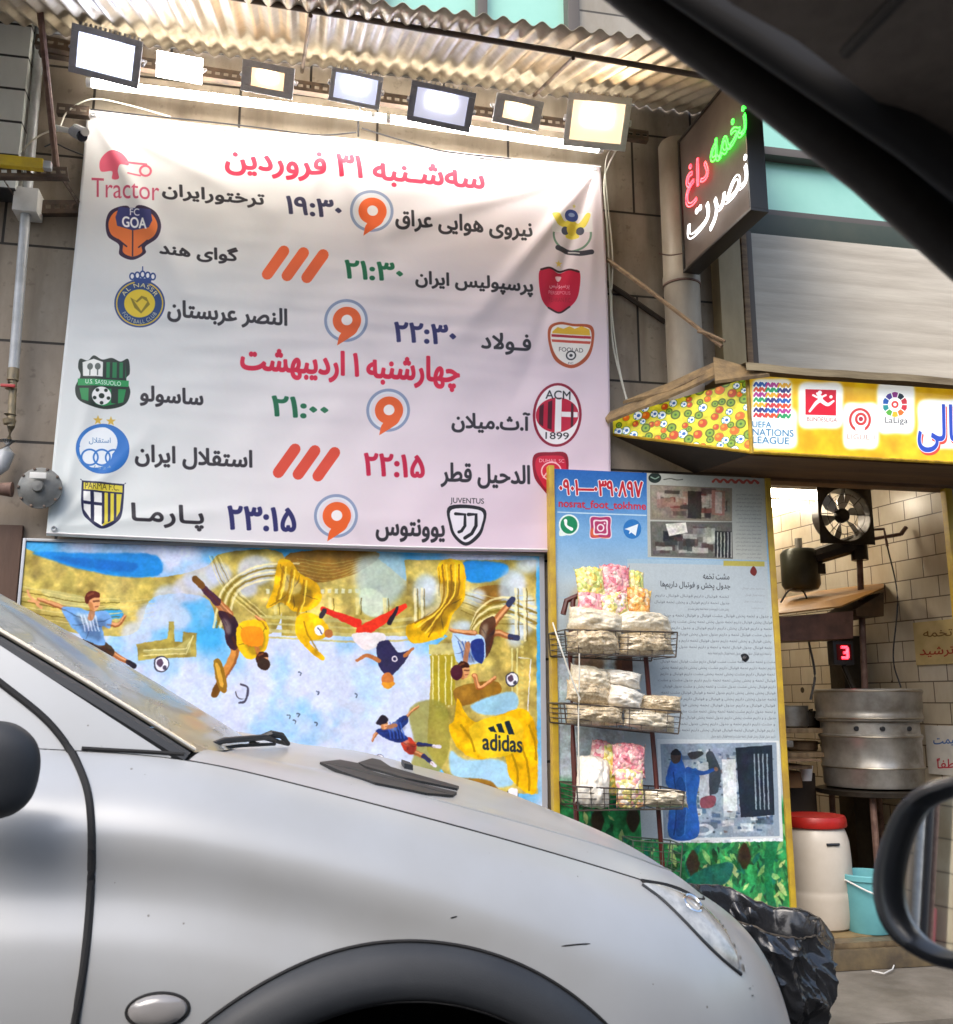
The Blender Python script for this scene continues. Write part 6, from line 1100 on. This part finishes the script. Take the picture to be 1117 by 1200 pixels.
trim = mat('dark_grey_trim', (.020, .023, .028), (.030, .033, .038), 8, .58, bump=.06, bs=400); gapm = mat('panel_gap', (.01, .01, .011), rough=.8)
ip = lambda x, xs, ys: float(np.interp(x, xs, ys))
def smooth_ip(xs, ys):
    q = np.linspace(xs[0], xs[-1], 400); v = np.interp(q, xs, ys); k = np.hanning(41); k /= k.sum(); v2 = np.convolve(np.pad(v, 20, mode='edge'), k, 'valid'); v2 = v2 + np.linspace(v[0] - v2[0], v[-1] - v2[-1], 400)
    return lambda x: float(np.interp(x, q, v2))
# plan curve of the shoulder (arc parameter = metres from the windscreen base), front quarter rounds off to the nose
plan = np.array(spline([(-2.75, -2.18), (-2.4, -2.25), (-1.6, -2.285), (-.6, -2.28), (-.2, -2.27), (.2, -2.27), (.42, -2.265), (.58, -2.245), (.70, -2.205), (.79, -2.14), (.86, -2.04), (.915, -1.90), (.945, -1.75), (.952, -1.60)], 16))
sl_len = np.concatenate([[0], np.cumsum(np.linalg.norm(np.diff(plan, axis=0), axis=1))]); S0 = float(np.interp(-.2, plan[:, 0], sl_len)); SMAX = sl_len[-1]
def plan_at(s): return np.array([np.interp(s, sl_len, plan[:, 0]), np.interp(s, sl_len, plan[:, 1])])
def plan_n(s):
    a, b = plan_at(max(0, s - .02)), plan_at(min(SMAX, s + .02)); t = (b - a) / max(1e-9, np.linalg.norm(b - a)); return np.array([t[1], -t[0]])
def s_of_x(x): return float(np.interp(x, plan[:, 0], sl_len))
zref = smooth_ip([s_of_x(-2.75), s_of_x(-1.6), s_of_x(-.5), s_of_x(-.166), s_of_x(-.048), s_of_x(.172), s_of_x(.40), s_of_x(.60), s_of_x(.72), s_of_x(.84), SMAX], [1.06, 1.05, 1.03, 1.008, .978, .920, .857, .795, .752, .70, .655])
Hd = np.array([0, .015, .03, .05, .07, .095, .12, .145, .17, .20, .235, .27, .31, .35, .42, .55, .75, .9]); Hy = np.array([0, .024, .043, .064, .083, .098, .1065, .107, .104, .1055, .118, .132, .1415, .1455, .1465, .146, .137, .12])
hq = np.linspace(0, .9, 400); hk = np.hanning(25); hk /= hk.sum(); hv = np.interp(hq, Hd, Hy); hs = np.convolve(np.pad(hv, (12, 12), mode='reflect', reflect_type='odd'), hk, 'valid')
def side(s, z):
    zr_ = zref(s); pl = plan_at(s); nn = plan_n(s); d = zr_ - z
    if d >= 0:
        fade = min(1, max(0, (s - s_of_x(.05)) / .5)); full = float(np.interp(d, hq, hs)); smoothv = .146 * (1 - math.exp(-d / .085)); h = full * (1 - fade) + smoothv * fade
        fr = max(0, (s - s_of_x(.62)) / (SMAX - s_of_x(.62))); h += .06 * fr * min(1, d / .3)
    else: h = max(d * .22, -.42)
    q = pl + nn * h; return Vector((q[0], q[1], z))
# table for lifting survey points onto the side
_ss = np.linspace(s_of_x(-1.2), SMAX - .02, 300); _zz = np.linspace(.2, 1.35, 190); _tab = np.array([[tuple(side(a, b)) for b in _zz] for a in _ss]); _tp = PX(_tab.reshape(-1, 3)).reshape(300, 190, 2)
def on_side(x, y):
    d = (_tp[..., 0] - x) ** 2 + (_tp[..., 1] - y) ** 2; i, j = np.unravel_index(np.argmin(d), d.shape); i = min(max(i, 1), 298); j = min(max(j, 1), 188)
    J = np.stack([(_tp[i + 1, j] - _tp[i - 1, j]) / 2, (_tp[i, j + 1] - _tp[i, j - 1]) / 2], 1)
    try: e = np.linalg.solve(J, np.array([x, y]) - _tp[i, j])
    except np.linalg.LinAlgError: e = np.zeros(2)
    e = np.clip(e, -1, 1); return float(_ss[i] + e[0] * (_ss[1] - _ss[0])), float(_zz[j] + e[1] * (_zz[1] - _zz[0]))
def lift(pts, out=.0, n=8):
    r = []
    for x, y in spline(pts, n) if n else pts:
        s_, z_ = on_side(x, y); p_ = side(s_, z_); r.append(p_ + nrm_side(s_, z_) * out)
    return r
def nrm_side(s_, z_): a = side(s_ + .01, z_) - side(s_ - .01, z_); b = side(s_, z_ + .01) - side(s_, z_ - .01); v = a.cross(b); v.normalize(); return v if v.y < 0 or v.x > .5 else -v
car = thing('parked_car', 'silver hatchback parked at the kerb with black wheel arch', 'car', (-.8, -1.6, -.13))
# door gap as s(z)
gp = [on_side(x, y) for x, y in spline([(-30, 778), (0, 800), (60, 850), (95, 905), (107, 965), (104, 1080), (88, 1200), (70, 1290)], 10)]; gp.sort(key=lambda q: q[1]); gz = [q[1] for q in gp]; gs = [q[0] for q in gp]
def gap_s(z): return float(np.interp(z, gz, gs))
ztop_x = lambda x: ip(x, [-2.75, -1.9, -1.05, -.51, -.166], [1.40, 1.50, 1.50, 1.214, 1.008]) if x < -.166 else None
arch_c = (.185, .235); arch_r = .478
def side_part(name, s0, s1, keep, du=.010, z0=.12, zt=None, m=paint, warp=0):
    nu = max(4, int((s1 - s0) / du)); nv = 96; g = NB()
    def fn(a, b):
        s_ = s0 + (s1 - s0) * a; top_ = zt(s_); z_ = z0 + (top_ - z0) * b
        if warp: s_ += (gap_s(z_) - GS0) * max(0, 1 - abs(s_ - GS0 - warp * .0) / .45)
        top_ = zt(s_); z_ = z0 + (top_ - z0) * b
        return side(s_, z_)
    def kp(a, b):
        p_ = fn(a, b); return keep(p_)
    grid(g, fn, nu, nv, keep=kp); bmesh.ops.recalc_face_normals(g, faces=g.faces); return obj(name, g, m, car, smooth=60)
GS0 = gap_s(.85)
def top_of(s_):
    x = plan_at(s_)[0]; z_ = zref(s_); return z_
in_arch = lambda p_: (p_.x - arch_c[0]) ** 2 + (p_.z - arch_c[1]) ** 2 < (arch_r - .012) ** 2
fender = side_part('front_fender', GS0 + .0045, SMAX, lambda p_: not in_arch(p_), zt=top_of, warp=1)
door = side_part('door', s_of_x(-1.42), GS0 - .0045, lambda p_: True, zt=top_of, warp=1)
rear = side_part('rear_quarter', 0.0, s_of_x(-1.43), lambda p_: (p_.x + 2.12) ** 2 + (p_.z - .2) ** 2 > .36 ** 2, du=.012, zt=top_of)
# dark backing so the door gap reads black
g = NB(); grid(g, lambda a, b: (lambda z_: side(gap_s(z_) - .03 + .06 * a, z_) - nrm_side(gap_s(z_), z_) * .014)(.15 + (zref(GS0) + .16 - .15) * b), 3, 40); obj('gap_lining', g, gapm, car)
# panel above the belt: pillar foot and window frame panel
def pillar_line(x): return ip(x, [-2.75, -2.0, -1.05, -.51, -.177], [1.42, 1.50, 1.505, 1.214, 1.003])
g = NB(); xA = -.19
def upper(a, b):
    x = -1.5 + (xA + 1.5) * a; s_ = s_of_x(x); zb_ = zref(s_) + .0015; zt_ = max(zb_ + .002, pillar_line(x) - .004); return side(s_, zb_ + (zt_ - zb_) * b)
win_in = lambda p_: False
def gap_keep(p_): s_ = s_of_x(p_.x); return abs(s_ - gap_s(p_.z)) > .0075 or p_.z > 1.2
sw = [(-30, 790), (0, 838), (22, 868), (38, 905), (38, 935), (22, 952), (0, 962), (-30, 966)]
grid(g, upper, 160, 40, keep=lambda a, b: not (upper(a, b).x < -.60 and b < .8 and upper(a, b).z < 1.42)); bmesh.ops.recalc_face_normals(g, faces=g.faces); obj('pillar_panel', g, paint, car, smooth=60)
g = NB(); grid(g, lambda a, b: (lambda q: Vector((q.x, q.y + .015, q.z)))(upper(a * .72, b)), 40, 12); obj('side_window', g, mat('dark_car_glass', (.02, .024, .028), rough=.06, spec=.7), car)
# A pillar strip: bright bead and dark moulding along the windscreen edge
def pil(t, Y=-2.226, dx=0, dz=0): return Vector((-.170 - .92 * t + dx, Y + .03 * t, .999 + .575 * t + dz - .06 * t * t))
g = NB(); tube(g, [pil(k / 24) for k in range(25)], .015, 8); obj('windscreen_moulding', g, trim, car)
g = NB(); tube(g, [pil(k / 24, -2.212, .014, .016) for k in range(25)], .0045, 8); obj('pillar_bead', g, mat('bright_bead', '#b9b2a2', rough=.25, metal=.6), car)
g = NB()
def glass(u, v):
    e0 = pil(v, -2.204, .012, .012); y = e0.y + (-1.6 - e0.y) * 2 * u; bul = 1 - (2 * u - 1) ** 2; return Vector((e0.x + .07 * bul, y, e0.z - .012 * bul))
grid(g, glass, 40, 24); wg = mat('dusty_windscreen', (.235, .235, .20), (.31, .305, .265), 6, .2, spec=.55, coat=.3, r2=.34, stretch=(1, .3, 1)); obj('windscreen', g, wg, car, smooth=80)
g = NB(); grid(g, lambda u, v: glass(u, 0) + Vector((-.01 + .06 * v, 0, -.012 - .02 * v)), 40, 4); obj('cowl', g, trim, car)
# bonnet
SB0 = s_of_x(-.162)
crest = smooth_ip([-.3, -.10, .0, .174, .47, .70, .85, .955], [1.0, .992, .988, .968, .886, .795, .72, .655])
def bonnet_pt(a, b, yside=1):
    s_ = SB0 + (SMAX - SB0) * a; pl = plan_at(s_); e = Vector((pl[0], pl[1], zref(s_)))
    xc = -.06 + (.955 + .06) * a ** 1.05; cvec = Vector((xc, -1.6, crest(xc) + .012)); k = b; q = e.lerp(cvec, k); zb_ = e.z + (cvec.z - e.z) * math.sin(k * math.pi / 2) + .012 * math.sin(min(1, k * 3) * math.pi) * (1 - a)
    y = q.y if yside == 1 else -3.2 - q.y; return Vector((q.x, y, zb_))
g = NB(); grid(g, lambda a, b: bonnet_pt(a, .012 + b * .988), 110, 50); bn = obj('bonnet', g, paint, car, smooth=60)
g = NB(); grid(g, lambda a, b: bonnet_pt(a, b, -1), 60, 24); obj('bonnet_far_side', g, paint, car, smooth=60)
g = NB(); tube(g, [bonnet_pt(k / 60, .005) + Vector((0, 0, -.0012)) for k in range(47)], .0028, 6); obj('bonnet_seam', g, gapm, car)
_bt = np.array([[tuple(bonnet_pt(a, b)) for b in np.linspace(0, 1, 200)] for a in np.linspace(0, 1, 420)]); _bp = PX(_bt.reshape(-1, 3)).reshape(420, 200, 2)
def on_bonnet(x, y):
    d = (_bp[..., 0] - x) ** 2 + (_bp[..., 1] - y) ** 2; i, j = np.unravel_index(np.argmin(d), d.shape); return Vector(_bt[i, j])
ventm = mat('black_vent', (.014, .015, .016), rough=.5)
def bonnet_patch(pts, m, name, h=.006):
    P3 = [on_bonnet(x, y) for x, y in pts]; g = NB(); prism(g, [q + Vector((0, 0, -.004)) for q in P3], (0, 0, h + .004)); return obj(name, g, m, car, smooth=0)
bonnet_patch([(420, 896), (436, 891), (446, 893), (458, 901), (482, 908), (538, 924), (536, 927), (475, 914), (446, 906), (430, 901)], ventm, 'bonnet_vent', .005)
bonnet_patch([(374, 896), (398, 893), (419, 897), (428, 903), (446, 910), (490, 920), (535, 931), (531, 935), (500, 932), (440, 920), (402, 908)], ventm, 'bonnet_vent', .005)
bonnet_patch([(470, 896), (480, 899), (484, 903), (474, 901)], trim, 'washer_jet', .012)
g = NB(); tube(g, [bonnet_pt(a, .16 + .1 * a) + Vector((0, 0, .0008)) for a in np.linspace(.28, .80, 30)], .0022, 5); obj('bonnet_crease', g, paint, car)
# wipers
g = NB(); tube(g, [W(222, 882, -2.05), W(262, 868, -1.95), W(310, 864, -1.85), W(336, 872, -1.72)], [.004, .0065, .0065, .004], 8); obj('wiper', g, MT['black'], car)
g = NB(); tube(g, [W(236, 880, -2.0), W(280, 874, -1.9), W(322, 872, -1.8)], .004, 6); obj('wiper', g, MT['black'], car)
g = NB(); tube(g, [W(300, 866, -1.8), W(318, 860, -1.8), W(330, 862, -1.78), W(338, 872, -1.75)], [.005, .008, .007, .005], 8); obj('wiper', g, MT['black'], car)
# headlight with its dark upper gap, bumper gap, arch flare, indicator, scratches
hl_top = [(752, 1037), (782, 1041), (812, 1054), (838, 1077), (858, 1103), (872, 1138)]; hl_bot = [(752, 1037), (775, 1054), (800, 1078), (825, 1104), (846, 1124), (868, 1142)]
A = spline(hl_top, 6); B = spline(hl_bot, 6); g = NB(); m_ = len(A)
def hl(a, b):
    i = a * (m_ - 1); i0 = min(int(i), m_ - 2); f = i - i0; pa_ = A[i0] * (1 - f) + A[i0 + 1] * f; pb_ = B[i0] * (1 - f) + B[i0 + 1] * f; q = pa_ * (1 - b) + pb_ * b; s_, z_ = on_side(*q); return side(s_, z_) + nrm_side(s_, z_) * (.0045 + .012 * math.sin(math.pi * b) * math.sin(math.pi * min(1, a * 1.0)) ** .6)
grid(g, hl, 40, 12); hlo = obj('headlight', g, mat('clear_headlight_lens', (.50, .51, .50), (.22, .23, .235), 22, .05, coat=1, spec=.8, r2=.12), car, smooth=70)
g = NB(); tube(g, lift(hl_bot, .001, 6), .0036, 6); obj('headlight_rim', g, trim, hlo)
g = NB()
for fx, rx_, ry_ in ((.40, .018, .020), (.66, .022, .026)):
    b0 = hl(fx, .5); b1 = hl(fx + .04, .5); b2 = hl(fx, .8); e1 = (b1 - b0).normalized(); e2 = (b2 - b0).normalized(); tube(g, [b0 + e1 * rx_ * math.cos(k * .3142) + e2 * ry_ * math.sin(k * .3142) for k in range(20)], .003, 6, closed=True)
    break
obj('reflector', g, mat('chrome', (.8, .8, .8), rough=.1, metal=1), hlo)
g = NB(); tube(g, lift([(752, 1034), (784, 1040), (812, 1053), (838, 1078), (850, 1094)], .001, 6), .0065, 6); obj('bonnet_gap', g, gapm, car)
g = NB(); tube(g, lift([(876, 1152), (882, 1170), (886, 1196), (887, 1230)], .0005, 6), .0028, 6); obj('bumper_gap', g, gapm, car)
g = NB(); tube(g, [side(q_[0], q_[1]) + nrm_side(*q_) * .0005 for q_ in zip(gs, gz)], .0062, 8); obj('door_seal', g, gapm, car)
g = NB(); tube(g, lift([(96, 877), (130, 879), (170, 881), (216, 884)], .0005, 4), .0036, 6); obj('fender_gap', g, gapm, car)
def arch_pt(th, k):
    prof = [(arch_r + .010, .001), (arch_r + .006, .014), (arch_r - .012, .024), (arch_r - .038, .028), (arch_r - .060, .022), (arch_r - .072, .008), (arch_r - .076, -.03), (arch_r - .07, -.09)][k]; r_, o_ = prof; x = arch_c[0] + r_ * math.cos(th) * 1.0; z_ = arch_c[1] + r_ * math.sin(th); s_ = s_of_x(x); 
    for _ in range(6): s_ += (x - side(s_, z_).x) * .8
    ref = side(s_, z_); return Vector((x, ref.y, z_)) + Vector((0, -o_, 0))
g = NB(); nth = 70; V = [[g.verts.new(arch_pt(math.pi * (-.06 + 1.12 * i / nth), k)) for k in range(8)] for i in range(nth + 1)]
for i in range(nth):
    for k in range(7): g.faces.new((V[i][k], V[i + 1][k], V[i + 1][k + 1], V[i][k + 1]))
bmesh.ops.recalc_face_normals(g, faces=g.faces); fl_ = obj('wheel_arch_flare', g, trim, car, smooth=50)
g = NB(); tube(g, [arch_pt(math.pi * (-.06 + 1.12 * i / 90), 0) + Vector((.002 * math.cos(math.pi * (-.06 + 1.12 * i / 90)), -.001, .002 * math.sin(math.pi * (-.06 + 1.12 * i / 90)))) for i in range(91)], .0028, 6); obj('flare_seal', g, gapm, fl_)
g = NB(); r_ = arch_r - .068
for i in range(31):
    pass
vs = [[g.verts.new(Vector((arch_c[0] + r_ * math.cos(math.pi * (i / 30 * 1.1 - .05)), y, arch_c[1] + r_ * math.sin(math.pi * (i / 30 * 1.1 - .05))))) for y in (-2.42, -1.95)] for i in range(31)]
for i in range(30): g.faces.new((vs[i][0], vs[i + 1][0], vs[i + 1][1], vs[i][1]))
g.faces.new([v[1] for v in vs]); obj('wheel_housing', g, gapm, car)
def wheel(x):
    R90 = Matrix.Rotation(R_(90), 3, 'X'); q = Vector((x, -2.3, .175)); g = NB(); lathe(g, [(.19, -.08), (.27, -.09), (.295, -.07), (.30, 0), (.295, .07), (.27, .09), (.19, .08)], q, 40, R90); w_ = obj('wheel', g, MT['rubber'], car)
    g = NB(); lathe(g, [(.0, .07), (.06, .08), (.16, .06), (.19, .083), (.192, .06)], q, 30, R90); obj('rim', g, MT['alu'], w_)
wheel(.185); wheel(-2.12)
# sunken oval repeater
cx_, cy_ = 185, 1184; s_, z_ = on_side(cx_, cy_); pc = side(s_, z_); nn = nrm_side(s_, z_); ux = Vector((1, 0, 0)); ux = (ux - nn * ux.dot(nn)).normalized(); uz = nn.cross(ux) if nn.cross(ux).z > 0 else ux.cross(nn)
g = NB(); V = []
for k, (q, o_) in enumerate(((1, .0), (.93, .006), (.7, .010), (.35, .0125))): V.append([g.verts.new(pc + ux * .043 * q * math.cos(a) + uz * .022 * q * math.sin(a) + nn * o_) for a in [2 * math.pi * i / 32 for i in range(32)]])
for a_, b_ in zip(V, V[1:]):
    for i in range(32): g.faces.new((a_[i], a_[(i + 1) % 32], b_[(i + 1) % 32], b_[i]))
g.faces.new(V[-1]); ind = obj('side_indicator', g, mat('clear_repeater', (.26, .25, .245), rough=.1, coat=1), car)
g = NB(); tube(g, [pc + ux * .0445 * math.cos(2 * math.pi * i / 40) + uz * .0235 * math.sin(2 * math.pi * i / 40) + nn * .0005 for i in range(40)], .0022, 6, closed=True); obj('indicator_seal', g, gapm, ind)
for pts in ([(658, 1109), (676, 1107), (692, 1106)], [(528, 1076), (536, 1074)]):
    g = NB(); tube(g, lift(pts, -.0005, 4), [.0008] + [.0016] * (len(spline(pts, 4)) - 2) + [.0008], 5); obj('scratch', g, gapm, car)
# its own wing mirror, roof and far side
g = NB(); c = W(-32, 899, -2.52); lathe(g, [(max(0, float(q[0])), float(q[1])) for q in spline([(.0, -.10), (.05, -.093), (.082, -.06), (.092, 0), (.082, .05), (.048, .085), (0, .095)], 5)], (0, 0, 0), 40)
for v in g.verts: v.co = Vector((c.x + v.co.x * .86, c.y + .04 + v.co.y * .4, c.z - .004 + v.co.z * .72))
obj('wing_mirror', g, trim, car)
g = NB()
def roof(a, b):
    x = -1.0 - 1.7 * a; z_ = ip(x, [-2.75, -2.6, -2.3, -1.6, -1.0], [.95, 1.1, 1.40, 1.56, 1.555]); e = -2.10 if x > -2.4 else -2.14; y = e + (-3.2 - 2 * e) * b; return Vector((x, y, z_ - .05 * (2 * b - 1) ** 4))
grid(g, roof, 40, 20); obj('roof', g, paint, car, smooth=60)
g = NB(); grid(g, lambda a, b: (lambda q: Vector((q.x, -3.2 - q.y, q.z)))(side(SMAX * a, .12 + (zref(SMAX * a) - .12) * b)), 60, 16); obj('far_side', g, paint, car, smooth=60)
g = NB(); grid(g, lambda a, b: (lambda q: Vector((q.x, -3.2 - q.y - .004, q.z)))(upper(a, b)), 30, 8); obj('far_window', g, bpy.data.materials['dark_car_glass'], car)
g = NB(); box(g, (-2.72, -2.1, .1), (-2.70, -1.1, 1.05), .005); obj('tailgate', g, paint, car)
g = NB(); box(g, (-2.6, -2.2, .02), (.75, -1.0, .13), .01); obj('underbody', g, gapm, car)
# ================================================================== THE VIEWER'S OWN CAR
own = thing('own_car', 'dark interior pillar and roof edge of the car the view is taken from', 'car', (0, -4.2, -.13))
soft = mat('dark_pillar_trim', (.034, .028, .024), (.042, .036, .031), 40, .62, bump=.1, bs=500); cloth = mat('headliner_cloth', (.16, .13, .105), (.20, .165, .135), 60, .9, bump=.2, bs=700)
YP = -3.46
def bar(name, lo_pts, hi_pts, Y0, Y1, m, rnd=.012):
    g = NB(); lo_ = [W(x, y, Y0) for x, y in lo_pts]; hi_ = [W(x, y, Y0) for x, y in hi_pts]; n = len(lo_); V = []
    for a, b in zip(lo_, hi_):
        d_ = (b - a); L_ = d_.length; u = d_ / L_; px_ = PX((a, b)); ba_ = W(*px_[0], Y1) - a; bb_ = W(*px_[1], Y1) - b; ring = []
        for f, o_ in ((0, .35), (.06, .08), (.16, 0), (.5, -.10), (.84, 0), (.94, .08), (1, .35), (1, 1), (0, 1)): ring.append(g.verts.new(a + u * L_ * f + ba_.lerp(bb_, f) * o_))
        V.append(ring)
    for A_, B_ in zip(V, V[1:]):
        for k in range(9): g.faces.new((A_[k], A_[(k + 1) % 9], B_[(k + 1) % 9], B_[k]))
    g.faces.new(V[0]); g.faces.new(V[-1][::-1]); bmesh.ops.recalc_face_normals(g, faces=g.faces); return obj(name, g, m, own, smooth=60)
bar('window_frame', [(585, -92), (707, 0), (790, 66), (879, 130), (999, 224), (1112, 326), (1240, 440)], [(690, -92), (790, -20), (890, 52), (990, 122), (1090, 200), (1200, 300), (1320, 410)], YP, YP + .05, soft)
bar('pillar_trim', [(640, -100), (750, -20), (850, 48), (950, 116), (1050, 184), (1160, 270), (1280, 370)], [(760, -120), (850, -14), (940, 34), (1030, 96), (1117, 160), (1230, 240), (1350, 340)], YP - .05, YP + .0, mat('black_pillar_cloth', (.010, .009, .009), rough=.8))
hz = 1.475; hp = [WZ(770, -60, hz), WZ(860, 6, hz), WZ(935, 48, hz), WZ(1125, 192, hz), WZ(1260, 300, hz)]
g = NB(); pts = hp + [Vector((1.2, -4.0, hz)), Vector((1.2, -5.0, hz)), Vector((-1.2, -5.0, hz)), Vector((-1.2, -4.05, hz + .02)), Vector((-.1, -3.72, hz + .06))]; prism(g, pts, (0, 0, .03)); obj('headliner', g, cloth, own)
g = NB(); a, b = WZ(990, 62, hz - .012), WZ(1060, -10, hz - .012); tube(g, [a, a.lerp(b, .5), b], .004, 6); obj('headliner_seam', g, soft, own)
g = NB(); box(g, (-1.1, -3.52, -.05), (.62, -3.40, .80), .03); obj('door_panel', g, mat('own_car_door_paint', '#5a5e62', rough=.3, metal=.3, coat=.6), own)
# wing mirror
mc = W(1137, 1024, -3.36); mn = Vector((-.925, -.375, .01)).normalized(); _d = (mc - cam.location).normalized(); mn = (Vector((-.975, .225, .05)).normalized() - _d).normalized(); ma = Vector((0, 0, 1)).cross(mn).normalized(); ma = ma if ma.x > 0 or ma.y > 0 else -ma; mb = mn.cross(ma).normalized(); mb = mb if mb.z > 0 else -mb
def mloc(x, y): q = WP(x, y, mc, tuple(mn)) - mc; return np.array([q.dot(ma), q.dot(mb)])
outer = [mloc(*q) for q in ((1137, 905), (1117, 907), (1085, 915), (1055, 938), (1034, 980), (1022, 1030), (1029, 1075), (1049, 1106), (1085, 1129), (1117, 1139), (1150, 1140))]; inner = [mloc(*q) for q in ((1137, 930), (1117, 934), (1088, 948), (1068, 980), (1057, 1028), (1061, 1068), (1079, 1096), (1100, 1109), (1117, 1115), (1140, 1118))]
def closeup(pts, w_): 
    e = max(p_[0] * (1 if pts[4][0] < 0 else -1) for p_ in pts); sg = 1 if pts[4][0] < 0 else -1
    t_, b_ = pts[0], pts[-1]; far = [np.array([sg * w_ * .80, b_[1] * .82]), np.array([sg * w_ * .98, b_[1] * .35]), np.array([sg * w_, 0]), np.array([sg * w_ * .96, t_[1] * .5]), np.array([sg * w_ * .74, t_[1] * .9])]
    q = np.array(spline(pts + far, 8, True)); L_ = np.concatenate([[0], np.cumsum(np.linalg.norm(np.diff(np.vstack([q, q[:1]]), axis=0), axis=1))]); u = np.linspace(0, L_[-1], 81)[:-1]; qq = np.vstack([q, q[:1]]); return np.stack([np.interp(u, L_, qq[:, 0]), np.interp(u, L_, qq[:, 1])], 1)
O, I = closeup(outer, .12), closeup(inner, .095)
def m3(p_, o_): return mc + ma * p_[0] + mb * p_[1] + mn * o_
t = thing('door_mirror', 'black wing mirror of the viewing car at lower right edge', 'mirror', mc)
g = NB(); rings = [[m3(p_, -.004) for p_ in I], [m3(p_ * 1.01, .004) for p_ in I], [m3(i_ * .7 + o_ * .3, .012) for i_, o_ in zip(I, O)], [m3(i_ * .3 + o_ * .7, .010) for i_, o_ in zip(I, O)], [m3(i_ * .07 + o_ * .93, .0) for i_, o_ in zip(I, O)], [m3(o_, -.02) for o_ in O], [m3(o_ * .93, -.05) for o_ in O], [m3(o_ * .72, -.08) for o_ in O], [m3(o_ * .3, -.095) for o_ in O]]
V = [[g.verts.new(p_) for p_ in r] for r in rings]; n = len(O)
for a_, b_ in zip(V, V[1:]):
    for k in range(n): g.faces.new((a_[k], a_[(k + 1) % n], b_[(k + 1) % n], b_[k]))
g.faces.new(V[-1]); bmesh.ops.recalc_face_normals(g, faces=g.faces); obj('housing', g, mat('mirror_housing', (.008, .010, .014), (.012, .014, .018), 20, .38, coat=.15), t, smooth=70)
g = NB(); g.faces.new([g.verts.new(m3(p_ * 1.005, -.001)) for p_ in I]); bmesh.ops.recalc_face_normals(g, faces=g.faces); obj('glass', g, mat('mirror_silver', (.82, .84, .84), rough=.02, metal=1), t, smooth=0)
g = NB(); tube(g, [mc + mn * -.05, mc + mn * -.04 + Vector((-.02, -.10, -.06))], [.03, .035], 12); obj('mirror_arm', g, MT['black'], t)
